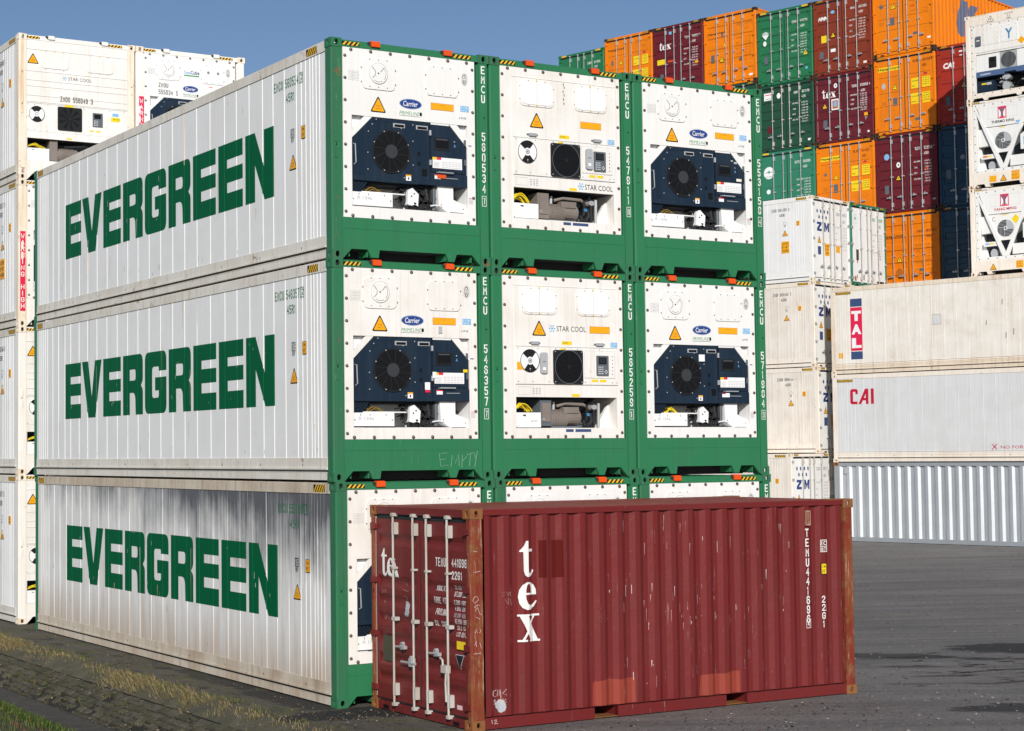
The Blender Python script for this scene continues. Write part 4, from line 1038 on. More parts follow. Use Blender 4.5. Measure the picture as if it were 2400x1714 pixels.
def sc(lp, a0, b0, a1, b1): return [(a0+(a1-a0)*x, b0+(b1-b0)*y) for x, y in lp]
def tex_mark(mb, boxes, m, d, kw):
    (t, e, x) = boxes
    V, F = outline([sc(T_, *t)]); mb.flat(V, F, m, d, **kw)
    V, F = outline([sc(E1, *e), sc(E2, *e)]); mb.flat(V, F, m, d, **kw)
    for i, q in enumerate(X_+XS):
        V, F = outline([sc(q, *x)]); mb.flat(V, F, m, d+.0006*(i+1), **kw)
def corr_wall(mb, l, h, m, mr, phase, deco=None, post=.22):
    pr, f, br = corr_prof(post-.02, l-post+.02, phase)
    mb.strip([(x, d-.014) for x, d in pr], .155, h-.06, m)
    mb.box(.172, l-.172, h-.078, h-.014, -.09, -.004, mr)
    if deco: deco(mb, f, br)
# ------------------------------------------------------------------ the dark red container
TX, TY, TYAW = .476, -2.500, -.004
def tex_container():
    l, h = 6.058, H8
    loc = Matrix.Rotation(TYAW, 3, 'Z') @ Vector((0, W, 0)) + Vector((TX, TY, .003))
    r = thing('shipping_container', 'dark red corrugated container with rusty corner posts, on the ground before the green stack', 'container', loc, TYAW-math.pi/2)
    castings(r, l, h, 'rust_cast')
    posts(r, l, h, 'tex_red', over={(1, -1): 'tex_rust', (1, 1): 'tex_rust', (-1, -1): 'tex_rust', (-1, 1): 'tex_rust'}, narrow=True)
    ph = 5.240
    def deco(mb, f, br):
        kw = dict(dr=f, brk=br); d = -.0115
        tex_mark(mb, ((.712, 1.766, .925, 2.195), (.686, 1.373, .962, 1.706), (.676, .998, .990, 1.323)), 'txt_white', d, kw)
        mb.flat([(.988, 1.748), (1.094, 1.748), (1.094, 2.195), (.988, 2.195)], [(0, 1, 2, 3)], 'tex_dark_patch', d-.001, **kw)
        mb.flat([(1.183, 1.738), (1.340, 1.745), (1.330, 2.195), (1.183, 2.190)], [(0, 1, 2, 3)], 'tex_dark_patch', d-.001, **kw)
        mb.flat([(1.760, .158), (2.400, .160), (2.396, .470), (2.30, .462), (2.16, .455), (1.99, .475), (1.86, .455), (1.79, .452), (1.768, .43)], [tuple(range(9))], 'tex_patch', d-.001, **kw)
        mb.flat([(3.421, .158), (4.068, .158), (4.066, .430), (3.95, .435), (3.80, .412), (3.60, .425), (3.455, .415), (3.440, .40)], [tuple(range(8))], 'tex_patch', d-.001, **kw)
        mb.vtext('TEMU', 5.240, .058, 2.212, .130, .108, 'txt_white', d, **kw)
        mb.vtext('441696', 5.240, .055, 1.70, .1235, .108, 'txt_white', d, **kw)
        mb.frame2(5.202, .908, 5.278, 1.032, .006, d, 'txt_white'); mb.text('4', 5.222, .930, 5.258, 1.010, 'txt_white', d, .015)
        mb.frame2(5.47, 1.895, 5.585, 2.057, .008, d+.001, 'txt_white'); mb.rect(5.47, 1.965, 5.585, 1.972, d+.0012, 'txt_white'); mb.rect(5.512, 1.972, 5.517, 2.05, d+.0012, 'txt_white')
        mb.text('i', 5.483, 1.985, 5.498, 2.045, 'txt_white', d, .02); mb.text('C', 5.526, 1.985, 5.572, 2.04, 'txt_white', d, .02); mb.text('87', 5.488, 1.907, 5.566, 1.955, 'txt_white', d, .02)
        mb.prism(rounded([(5.472, 1.600), (5.568, 1.600), (5.568, 1.748), (5.472, 1.748)], .012), -.03, -.006, 'txt_black'); mb.prism(rounded([(5.480, 1.608), (5.560, 1.608), (5.560, 1.740), (5.480, 1.740)], .01), -.03, -.004, 'st_yellow')
        mb.text('2.6m', 5.490, 1.69, 5.55, 1.725, 'txt_black', -.002); mb.text("8'6\"", 5.490, 1.62, 5.55, 1.665, 'txt_black', -.002)
        mb.vtext('22G1', 5.510, .058, 1.318, .108, .090, 'txt_white', d, **kw)
        # chalk and scuffs
        for st in ([(.37, .455), (.32, .44), (.317, .39), (.36, .375)], [(.38, .38), (.39, .455), (.41, .38), (.42, .46)], [(.49, .46), (.445, .41), (.49, .395)], [(.425, .44), (.43, .29)],
                   [(.33, .32), (.35, .345), (.352, .29)], [(.335, .29), (.37, .29)], [(.385, .30), (.40, .34), (.415, .30), (.385, .30)], [(.45, .35), (.452, .29), (.49, .31), (.455, .325), (.485, .34)]):
            mb.tube([(a, b, f(a)-.012) for a, b in st], .0035, 'chalk', 4)
        for st in ([(.05, 1.56), (.03, 1.52), (.06, 1.49), (.11, 1.53), (.09, 1.57), (.05, 1.56)], [(.05, 1.44), (.10, 1.47), (.13, 1.46)], [(.06, 1.40), (.10, 1.44), (.12, 1.37), (.15, 1.35)], [(.07, 1.33), (.13, 1.30)], [(.06, 1.14), (.075, 1.19), (.09, 1.14)], [(.12, 1.19), (.14, 1.17), (.12, 1.14)], [(.05, 1.00), (.07, 1.05), (.075, .98)], [(.12, 1.03), (.145, .96)], [(.03, .90), (.14, .905)], [(.05, 1.85), (.14, 1.86)], [(.04, 2.1), (.10, 2.09)]):
            mb.tube([(a, b, -.004) for a, b in st], .0028, 'chalk', 4)
        V = [(.352, .30), (.40, .345), (.45, .335), (.475, .30), (.485, .25), (.47, .21), (.43, .185), (.395, .195), (.385, .225), (.355, .25)]
        mb.flat(V, [tuple(range(len(V)))], 'grey_plastic', d, **kw)
        rr = random.Random(4)
        for st in ([(.49, 1.60), (.45, 1.585), (.49, 1.57), (.455, 1.55)], [(.51, 1.60), (.53, 1.55), (.545, 1.60)], [(.57, 1.60), (.56, 1.56), (.60, 1.545)], [(.49, 1.52), (.52, 1.46)], [(.53, 1.53), (.535, 1.45)], [(.56, 1.52), (.59, 1.44)], [(.50, 1.42), (.60, 1.40)]):
            mb.tube([(a, b, f(a)-.012) for a, b in st], .0028, 'chalk_faint', 4)
        for i in range(90):
            x = rr.choice([2.02, 2.3, 2.62, 2.66, 2.95, 3.22, 3.44, 3.72, 3.98, 4.2, 4.5, 4.85, 5.6])+rr.uniform(-.08, .08); z = rr.choice([rr.uniform(.25, .6), rr.uniform(1.0, 1.7), rr.uniform(1.0, 1.7), rr.uniform(1.8, 2.3)]); ln = rr.uniform(.01, .16); ww = rr.uniform(.002, .005)
            mb.flat([(x, z), (x+ww, z), (x+ww+rr.uniform(-.01, .01), z+ln), (x-.001, z+ln)], [(0, 1, 2, 3)], rr.choice(['chalk', 'chalk_faint', 'chalk_faint']), d+.0008, **kw)
    def right(mb):
        corr_wall(mb, l, h, 'tex_red', 'tex_red', ph, deco)
        for a0, a1 in ((.178, 1.765), (2.122, 3.828), (4.176, l-.178)):
            mb.box(a0, a1, .010, .140, -.08, -.012, 'tex_red')
        mb.box(.178, l-.178, .140, .156, -.09, -.060, 'dark_inside')
        mb.box(.178, l-.178, .152, .160, -.10, -.040, 'tex_red')
        for a0, a1 in ((1.765, 2.122), (3.828, 4.176)):   # fork pockets
            mb.box(a0-.01, a0, .012, .14, -1.2, -.03, 'tex_red'); mb.box(a1, a1+.01, .012, .14, -1.2, -.03, 'tex_red'); mb.box(a0, a1, .012, .02, -1.2, -.03, 'rust_cast')
        for x in (.28,):
            for st in ([(x, .115), (x+.005, .07)], [(x+.03, .10), (x+.06, .115), (x+.065, .095), (x+.03, .065), (x+.085, .068)]): mb.tube([(a, b, -.011) for a, b in st], .0035, 'chalk', 4)
    def left(mb): corr_wall(mb, l, h, 'tex_red', 'tex_red', ph); mb.box(.178, l-.178, .01, .155, -.08, -.012, 'tex_red')
    part('side_wall', r, lambda mb: (mb.fr(**RIGHT), right(mb)))
    part('side_wall', r, lambda mb: (mb.fr(**LEFT(l)), left(mb)))
    def vent(mb): mb.fr(**RIGHT); mb.box(5.200, 5.290, 2.250, 2.455, -.03, .012, 'tex_rust'); mb.frame2(5.205, 2.26, 5.285, 2.445, .006, .0125, 'grey_plastic')
    part('air_vent', r, vent)
    def roof(mb):
        mb.fr(**TOP(h)); P = []
        x = .18
        mb.box(.07, W-.07, .10, l-.10, -.09, -.045, 'tex_roof')
        prof = [(.16, -.022)]
        y = .26
        while y < l-.30: prof += [(y, -.022), (y+.03, -.006), (y+.11, -.006), (y+.14, -.022)]; y += .209
        prof.append((l-.16, -.022))
        mb.strip(prof, .08, W-.08, 'tex_roof', 'h')
        mb.box(.055, .09, .172, l-.172, -.07, -.006, 'tex_roof'); mb.box(W-.09, W-.055, .172, l-.172, -.07, -.006, 'tex_roof')
        for a0, a1 in ((.05, .32), (W-.32, W-.05)): mb.box(a0, a1, l-.42, l-.18, -.02, -.004, 'rust_cast'); mb.box(a0, a1, .18, .36, -.02, -.004, 'tex_roof')
    part('roof_panel', r, roof)
    part('rear_wall', r, lambda mb: mb.fr(**FRONT).box(.15, W-.15, .02, h-.02, -(l-.02), -(l-.10), 'tex_red'))
    part('floor_frame', r, lambda mb: (mb.fr(**TOP(0)), mb.box(.10, W-.10, .20, l-.20, .14, .17, 'dark_inside')))
    # markings on the doors: a = distance from the left edge = 2.438 - s
    A = lambda s: W-s-.045
    # the last letter is half worn away on the leaf
    def words2(mb, base, kw):
        V, F = outline([sc(T_, A(2.150), 1.69, A(1.985), 2.045)]); mb.flat(V, F, 'txt_white', base+.003, **kw)
        V, F = outline([sc(E1, A(2.005), 1.692, A(1.80), 1.932), sc(E2, A(2.005), 1.692, A(1.80), 1.932)]); mb.flat(V, F, 'txt_white', base+.003, **kw)
        for i, q in enumerate((X_[0], XS[3], XS[0])):
            V, F = outline([[(min(x, A(1.700)), z) for x, z in sc(q, A(1.93), 1.695, A(1.66), 1.925)]]); mb.flat(V, F, 'txt_white', base+.0036+.0006*i, **kw)
    tw = 'txt_white'
    marks = [('fn', .4, words2), ('t', A(.795), 'TEMU', 1.885, A(.555), 1.992, tw), ('t', A(.422), '441696', 1.893, A(.081), 1.995, tw), ('t', A(.422), '22G1', 1.745, A(.196), 1.842, tw),
             ('t', A(.803), 'MAX.WT.', 1.590, A(.55), 1.655, tw, .01, .1), ('t', A(.845), 'TARE WT.', 1.437, A(.54), 1.515, tw, .01, .1), ('t', A(.810), 'PAYLOAD', 1.300, A(.54), 1.375, tw, .01, .1), ('t', A(.848), 'CU. CAP.', 1.163, A(.54), 1.230, tw, .01, .1),
             ('t', A(.385), '30.480 KGS', 1.625, A(.12), 1.675, 'grey_plastic'), ('t', A(.372), '67.200 LBS', 1.545, A(.10), 1.603, tw), ('t', A(.382), '2.200 KGS', 1.450, A(.12), 1.505, tw, .01, .2), ('t', A(.39), '4.850 LBS', 1.375, A(.15), 1.425, tw),
             ('t', A(.385), '28.280 KGS', 1.300, A(.12), 1.348, 'grey_plastic'), ('t', A(.355), '62.350 LBS', 1.225, A(.10), 1.282, tw), ('t', A(.345), '33.2 CUM.', 1.150, A(.10), 1.200, tw, .01, .2), ('t', A(.34), '1.173 CU.FT.', 1.075, A(.11), 1.127, tw),
             ('r', A(2.107), .624, A(1.898), .945, 'olive_plate', .004), ('r', A(.325), .925, A(.135), .992+.03, 'st_yellow'), ('t', A(.30), 'CAUTION', .985, A(.16), 1.0, 'txt_black'), ('t', A(.30), 'APPROVED', .95, A(.18), .965, 'txt_black'),
             ('f', A(.36), [[(A(.362), .862), (A(.160), .862), (A(.256), .682)]], 'txt_dim'), ('f', A(.35), [[(A(.348), .855), (A(.174), .855), (A(.257), .70)]], 'txt_black', .002),
             ('t', A(.31), 'ATTENTION', .825, A(.21), .838, 'txt_dim'), ('t', A(.30), 'INTERIOR', .80, A(.22), .812, 'txt_dim'), ('t', A(.29), 'TREATED', .775, A(.23), .787, 'txt_dim'),
             ('f', A(1.56), [[(A(1.57), 1.405), (A(1.50), 1.40), (A(1.455), 1.36), (A(1.44), 1.28), (A(1.47), 1.225), (A(1.53), 1.215), (A(1.565), 1.24), (A(1.54), 1.30)]], 'grey_plastic'),
             ('r', A(.332), .215, A(.217), .268, 'pink')]
    for st in ([(2.14, 1.53), (2.10, 1.50), (2.13, 1.47)], [(2.07, 1.53), (2.05, 1.48), (2.02, 1.53)], [(2.12, 1.38), (2.07, 1.35)], [(2.12, 1.20), (2.09, 1.14), (2.04, 1.20), (1.98, 1.14)], [(1.56, 1.63), (1.52, 1.60)], [(1.60, 1.55), (1.46, 1.53)], [(1.58, 1.47), (1.50, 1.46), (1.54, 1.40)]):
        pts = [(A(a), b) for a, b in st]
        for i in range(len(pts)-1):
            (x0, y0), (x1, y1) = pts[i], pts[i+1]; nx, ny = -(y1-y0), (x1-x0); q = math.hypot(nx, ny); nx, ny = nx/q*.004, ny/q*.004
            marks.append(('f', x0, [[(x0-nx, y0-ny), (x1-nx, y1-ny), (x1+nx, y1+ny), (x0+nx, y0+ny)]], 'chalk_faint', .0004*i))
    dry_doors(r, h, 'tex_red', 'tex', marks, rods=(A(1.750), A(1.255), A(.930), A(.440)), rodm='rod', framem='tex_red', tape=0, handles='tex')
    def hand(mb):
        mb.fr((0, .030, 0)); a = lambda s: W-s+.09
        mb.tube([(a(1.70), .66, .06), (a(1.34), .665, .06)], .014, 'galv', 6); mb.box(a(1.50), a(1.44), .62, .72, 0, .07, 'galv'); mb.cyl(a(1.47), .73, .022, .02, .06, 'galv', 8)
    part('handle', r, hand)
    part('handle', r, lambda mb: (mb.fr((0, .030, 0)), handle(mb, W-1.72, .835, 1)))
    part('handle', r, lambda mb: (mb.fr((0, .030, 0)), handle(mb, W-.91, .83, 1, ln=.22)))
    def hand2(mb):
        mb.fr((0, .030, 0)); a = lambda s: W-s+.09
        mb.tube([(a(.75), .80, .06), (a(.68), .78, .07), (a(.67), .70, .07), (a(.60), .66, .07), (a(.615), .50, .07), (a(.60), .29, .07)], .014, 'rod', 6); mb.box(a(.70), a(.58), .63, .72, .02, .085, 'rod')
    part('handle', r, hand2)
tex_container()

# ------------------------------------------------------------------ the left rear stack of white reefers
AX, AY = .0085, 13.171
G2n = 'white refrigerated containers stacked behind the green ones'
def zim_side(num, size, caution=False, l=L, tm='txt_black'):
    """long wall seen at its machinery/door corner; coordinate y from that corner"""
    def deco(mb, f, br):
        A = lambda y: l-y; kw = dict(dr=f, brk=br); d = -.0095
        mb.text(num, A(1.60), 2.45, A(.88), 2.555, tm, d, .015, **kw); mb.text(size, A(1.29), 2.27, A(1.06), 2.37, tm, d, .015, **kw)
        mb.frame2(A(1.12), 1.99, A(1.01), 2.09, .006, -.001, 'txt_grey'); mb.text('87', A(1.10), 1.92, A(1.03), 1.965, tm, -.001)
        mb.prism([(A(.62), 1.92), (A(.50), 1.92), (A(.50), 2.08), (A(.62), 2.08)], -.012, -.002, 'st_orange'); mb.text('2.9m', A(.60), 2.01, A(.52), 2.05, 'txt_black', 0); mb.text('9\'6"', A(.60), 1.94, A(.52), 1.98, 'txt_black', 0)
        mb.tri(A(1.075), 1.60, .23, .21, -.010, txt=True)
        if caution:
            mb.prism([(A(1.222), 1.02), (A(.922), 1.02), (A(.922), 1.42), (A(1.222), 1.42)], -.012, -.002, 'st_orange')
            for t, b in (('CAUTION', 1.30), ("9'-6\"", 1.18), ('HIGH', 1.06)): mb.text(t, A(1.20), b, A(.945), b+.08, 'txt_black', 0)
        mb.hazard(A(.62), A(.22), H-.125, H-.045, 6, .002)
    return deco
def star_ribbed_end(par, num, key):
    """older machinery end: ribbed white upper panel, STAR COOL mark, round dial, fan, open bay"""
    d = -.014; pm = 'white_dirty'
    def plate(mb):
        mb.fr(**FRONT)
        mb.box(.162, W-.162, .835, H-.11, -.06, d, pm); mb.box(.162, W-.162, .14, .395, -.06, d, 'warm_white')
        mb.box(.162, .175, .395, .835, -.06, d, pm); mb.box(2.27, W-.162, .395, .835, -.06, d, pm)
        for z in (2.60, 2.165, 1.985, 1.865, 1.680, 1.555): mb.box(.165, W-.17, z, z+.012, d, d+.006, pm); mb.rect(.165, z-.006, W-.17, z, d+.001, 'seam')
        for a0, a1, a2 in ((.46, 1.02, 1), (1.40, 1.96, 1)):
            mb.prism(rounded([(a0, 2.245), (a1, 2.245), (a1, 2.56), (a0, 2.56)], .08), d, d+.014, pm)
            for x in (a0+.1, a0+.28, a0+.46): mb.dome(x, 2.585, .009, d, 'bolt', 6); mb.dome(x, 2.225, .009, d, 'bolt', 6)
            mb.rect((a0+a1)/2-.01, 2.57, (a0+a1)/2+.01, 2.60, d+.002, 'st_yellow')
        mb.tri(.295, 2.315, .245, .215, d, txt=True)
        flake(mb, .945, 2.075, .05, d+.001); mb.text('STAR COOL', 1.02, 2.045, 1.51, 2.11, 'txt_black', d+.002)
        if num: mb.text(num, .855, 1.605, 1.53, 1.71, 'txt_black', d+.008, 0)
        mb.rect(.94, 1.50, 1.13, 1.545, d+.002, 'st_yellow'); mb.rect(1.95, 1.40, 2.08, 1.46, d+.002, 'light_blue')
        mb.rect(1.92, 1.29, 2.11, 1.38, d+.002, 'st_yellow'); mb.text('HIGH VOLTAGE', 1.97, 1.33, 2.10, 1.35, 'txt_black', d+.004)
        for a in (1.46, 1.60): mb.rect(a, 1.05, a+.10, 1.08, d+.002, 'st_yellow')
        mb.rect(.165, 1.525, W-.17, 1.531, d+.001, 'txt_grey'); mb.rect(.165, .97, W-.17, .975, d+.001, 'txt_dim')
        mb.rect(.98, .855, 1.10, .885, d+.002, 'st_yellow')
        for x in (.19, .33, .6, 1.35, 1.9, 2.2): mb.dome(x, 1.0, .009, d, 'bolt', 6); mb.dome(x, 1.50, .009, d, 'bolt', 6)
    part('end_panel', par, plate, key)
    unit = part('refrigeration_unit', par, lambda mb: (mb.fr(**FRONT), mb.box(.175, 2.27, .395, .835, -.60, -.56, 'slate'), mb.box(.175, 2.27, .38, .40, -.56, -.06, pm), mb.box(.175, 2.27, .83, .85, -.56, -.06, 'dark_inside'), mb.box(.16, .178, .39, .84, -.56, -.06, pm), mb.box(2.268, 2.285, .39, .84, -.56, -.06, pm)), ('zunit',))
    def dial(mb):
        mb.fr(**FRONT); a, b, k = .370, 1.315, d
        mb.cyl(a, b, .160, k, k+.012, 'white_clean', 32); mb.ring(a, b, .150, .160, k+.013, 'txt_black', 36)
        for t0, t1 in ((50, 140), (232, 312)): mb.ring(a, b, .05, .152, k+.014, 'txt_black', 30, t0, t1)
        mb.disc(a, b, .055, k+.016, 'white_clean', 20); mb.ring(a, b, .022, .034, k+.017, 'txt_grey', 16)
    part('air_dial', unit, dial, ('zdial',))
    def fan(mb):
        mb.fr(**FRONT); a, b, k = 1.045, 1.27, d
        mb.prism(rounded([(.80, 1.03), (1.30, 1.03), (1.30, 1.50), (.80, 1.50)], .03), k, k+.022, 'soft_black'); mb.disc(a, b, .225, k+.0235, 'black', 36)
        for i in range(9):
            t = rad(i*40+12); c, s2 = math.cos(t), math.sin(t); t2 = rad(i*40+32); c2, s3 = math.cos(t2), math.sin(t2)
            mb.poly([(a+c*.05, b+s2*.05), (a+c*.222, b+s2*.222), (a+c2*.222, b+s3*.222), (a+c2*.05, b+s3*.05)], k+.0245, 'soft_black')
        mb.cyl(a, b, .04, k+.024, k+.032, 'soft_black', 12)
    part('condenser_fan', unit, fan, ('zfan',))
    def ctl(mb):
        mb.fr(**FRONT); mb.prism([(1.53, 1.155), (1.74, 1.155), (1.74, 1.435), (1.53, 1.435)], d, d+.014, 'slate'); mb.rect(1.56, 1.32, 1.70, 1.41, d+.016, 'black')
        for i in range(4):
            for j in range(3): mb.rect(1.555+j*.032, 1.18+i*.030, 1.571+j*.032, 1.192+i*.030, d+.016, 'white_clean')
    part('control_panel', unit, ctl, ('zctl',))
    def comp(mb):
        mb.fr(**FRONT); mb.box(.66, .82, .42, .82, -.30, -.08, 'compressor'); mb.fr((0, 0, 0), (0, 1, 0), (0, 0, 1), (1, 0, 0)); mb.cyl(.22, .55, .14, .82, 1.25, 'compressor', 20)
        for i in range(9): mb.cyl(.22, .55, .150, .92+i*.03, .933+i*.03, 'compressor', 20)
        mb.cyl(.22, .55, .11, 1.25, 1.5, 'compressor', 20); mb.fr(**FRONT); mb.tube([(1.0, .72, -.2), (1.4, .76, -.15), (1.8, .66, -.2)], .03, 'rubber', 8)
        mb.tube([(1.5, .45, -.2), (1.6, .6, -.15), (1.7, .45, -.2)], .03, 'rubber', 8)
    part('compressor', unit, comp, ('zcomp',))
    def bx(mb):
        mb.fr(**FRONT); mb.box(.178, .635, .40, .640, -.18, -.03, 'white_clean'); mb.rect(.28, .598, .33, .608, -.028, 'txt_black')
        rr = random.Random(8)
        for i in range(7):
            a0 = .18+rr.random()*.1; a1 = .45+rr.random()*.12; h0 = .70+rr.random()*.07
            mb.tube([(a0+(a1-a0)*k/6, .64+(h0-.64)*math.sin(math.pi*(k*.8+.9)/6), -.06-.015*i) for k in range(7)], .009, 'cable', 6)
    part('electrical_box', unit, bx, ('zbox',))
def carrier_extra(mb, d):
    for a in (1.60, 1.82): mb.cyl(a, 2.50, .028, d+.012, d+.020, 'txt_grey', 12); mb.box(a-.08, a+.08, 2.30, 2.42, d+.012, d+.016, 'white_clean')
    mb.rect(1.62, 2.19, 1.70, 2.205, d+.002, 'lug_orange')
    mb.text('ZMOU', .497, 2.10, .71, 2.19, 'txt_black', d+.002, 0); mb.text('555034 5', .497, 1.955, .92, 2.05, 'txt_black', d+.002, 0)
    mb.text('Sea', 1.062, 2.43, 1.20, 2.50, 'light_blue', d+.002, .02); mb.text('Cube', 1.205, 2.43, 1.405, 2.51, 'txt_blue', d+.002, .02); mb.rect(1.062, 2.385, 1.40, 2.41, d+.002, 'prime_green')
white_left = [
    (3, 0, 'zr', 'ZMOU 556049 3', 'white container with ribbed front and black fan, topmost of the far left stack'),
    (3, 1, 'zc', '', 'white refrigerated container beside the top left one, its front numbered 555034 5'),
    (2, 0, 'zc2', 'ZMOU 893171 0', 'white container with a full length red warning strip down its rusted post'),
    (1, 0, 'zr', 'ZMOU 551147 0', 'white container directly below the one with the red warning strip'),
    (0, 0, 'zr', 'ZMOU 559775 1', 'white refrigerated container at the bottom of the far left stack, standing on the ground'),
]
for tier, colm, kind, num, label in white_left:
    r = thing('refrigerated_container', label, 'container', (AX+colm*(W+GAP), AY, .01+tier*H), 0, G2n)
    pmm = 'cream_rust' if (tier, colm) in ((3, 0), (2, 0)) else 'warm_white'
    castings(r, L, H, 'cream_rust'); 
    posts(r, L, H, pmm)
    shell(r, L, H, 'cream_side', 'warm_white', left=(lambda mb, num=num, tier=tier: reefer_wall(mb, L, H, 'white_side', 'white_rail', RIB, zim_side(num, '45R1', tier == 2))) if colm == 0 else None)
    header(r, 'warm_white', ('hdr', 'cream', 'w'), lug='white_dirty')
    if kind == 'zr':
        part('front_sill', r, lambda mb: (mb.fr(**FRONT), mb.prism([(.162, .01), (.18, .01), (.30, .135), (2.14, .135), (W-.18, .01), (W-.162, .01), (W-.162, .16), (.162, .16)], -.06, -.013, 'warm_white')), ('zsill',))
        star_ribbed_end(r, num if tier == 3 else None, ('zend', tier == 3))
    else:
        sill(r, 'warm_white', ('sill', 'cream'))
        carrier_end(r, 'white', extra=carrier_extra if kind == 'zc' else None, logo=kind == 'zc')
    if kind in ('zc', 'zc2'):
        def wt(mb):
            mb.fr(**FRONT); a = .115 if kind == 'zc' else .085
            mb.rect(a-.05, .30, a+.055, 1.87, -.001, 'red_st'); mb.vtext('WARNING HIGH', a, .07, 1.82, .125, .095, 'white_clean', .001)
        part('warning_strip', r, wt)

# ------------------------------------------------------------------ right-hand block, turned by gyaw
GY = -1.3003; RG = Matrix.Rotation(GY, 3, 'Z'); XG = RG @ Vector((1, 0, 0)); YG = RG @ Vector((0, 1, 0))
CW = W+.041; CZ = .2177
CO = Vector((32.651, 40.953, CZ)); TO = Vector((30.913, 23.176, CZ)); MO = Vector((34.812, 20.670, CZ)); ZO = Vector((30.838, 23.836, CZ))
# coloured door-end stacks
G3 = 'coloured shipping containers stacked seven high with their doors showing'
def wt_block(m, a=1.50, b=1.92, a2=1.90, st=.105, n=8):
    out = []
    for i, t in enumerate(('MAX.GROSS', 'TARE', 'NET', 'CU.CAP.')): out.append(('t', a, t, b-i*st*2, a+(.30 if i in (0, 3) else .14), b-i*st*2+.055, m))
    for i in range(n): out.append(('t', a2, ('32.500 KGS', '71.650 LBS', '3.700 KGS', '8.150 LBS', '28.800 KGS', '63.500 LBS', '76.4 CU.M.', '2.700 CU.FT.')[i % 8], b-i*st, a2+.27, b-i*st+.05, m))
    return out
def num_block(pre, num, size, m, h, b=None, box=None):
    b = b or h-.42
    o = [('t', 1.560, pre, b, 1.790, b+.10, m), ('t', 1.910, num, b, 2.230, b+.10, m), ('t', 1.910, size, b-.20, 2.090, b-.10, m)]
    if box: o.append(('t', 2.275, box, b, 2.315, b+.10, m))
    return o
def stars_evg(a, b, r, m2='evg_star'):
    def fn(mb, base, kw):
        mb.cyl(a, b, r, base, base+.002, 'white_clean', 28)
        pts = []
        for i in range(16):
            t = rad(90+i*22.5); q = r*(.55 if i % 4 == 0 else (.34 if i % 4 == 2 else .12)); pts.append((a+q*math.cos(t), b+.15*r+q*math.sin(t)))
        V, F = outline([pts]); mb.flat(V, F, m2, base+.004)
        mb.text('EVERGREEN', a-r*.72, b-r*.78, a+r*.72, b-r*.52, m2, base+.004)
    return fn
yel = lambda: [('r', 1.478, 1.55, 1.768, 1.93, 'st_yellow'), ('r', 1.911, 1.55, 2.221, 1.93, 'st_yellow'), ('r', 1.463, .985, 1.754, 1.375, 'st_yellow'), ('r', 1.905, .985, 2.207, 1.375, 'st_yellow')]+\
    [('t', 1.50, t, b, 1.50+w_, b+.04, 'txt_black', .01) for t, b, w_ in (('MAX.GROSS', 1.80, .25), ('TARE', 1.62, .12), ('MAX.PAYLOAD', 1.24, .24), ('CUBE', 1.05, .12))]+\
    [('t', 1.94, t, 1.86-i*.075, 2.18, 1.90-i*.075, 'txt_black', .01) for i, t in enumerate(('32 500 kg', '71 650 lb', '3 900 kg', '8 600 lb'))]+[('t', 1.94, t, 1.30-i*.075, 2.18, 1.34-i*.075, 'txt_black', .01) for i, t in enumerate(('28 600 kg', '63 050 lb', '76.3 m3', '2 694 ft3'))]+[('r', 1.93, 2.0, 2.12, 2.035, 'red_st'), ('r', 1.99, 2.04, 2.09, 2.07, 'txt_black')]
def tri_mark(b=1.62, a=.83): return [('tri', a, b, .23)]
HL = lambda b, bgd: ([('r', .180, b-.02, 1.01, b+.14, 'st_yellow', .001)] if bgd else [])+[('t', .190, 'Hapag-Lloyd', b, .995, b+.115, 'txt_black', .02)]
texm = lambda b: [('fn', .31, lambda mb, base, kw, b=b: tex_mark(mb, ((.305, b, .475, b+.33), (.46, b, .66, b+.225), (.655, b, .895, b+.22)), 'txt_white', base+.003, kw))]
HI = 'dry_doors'
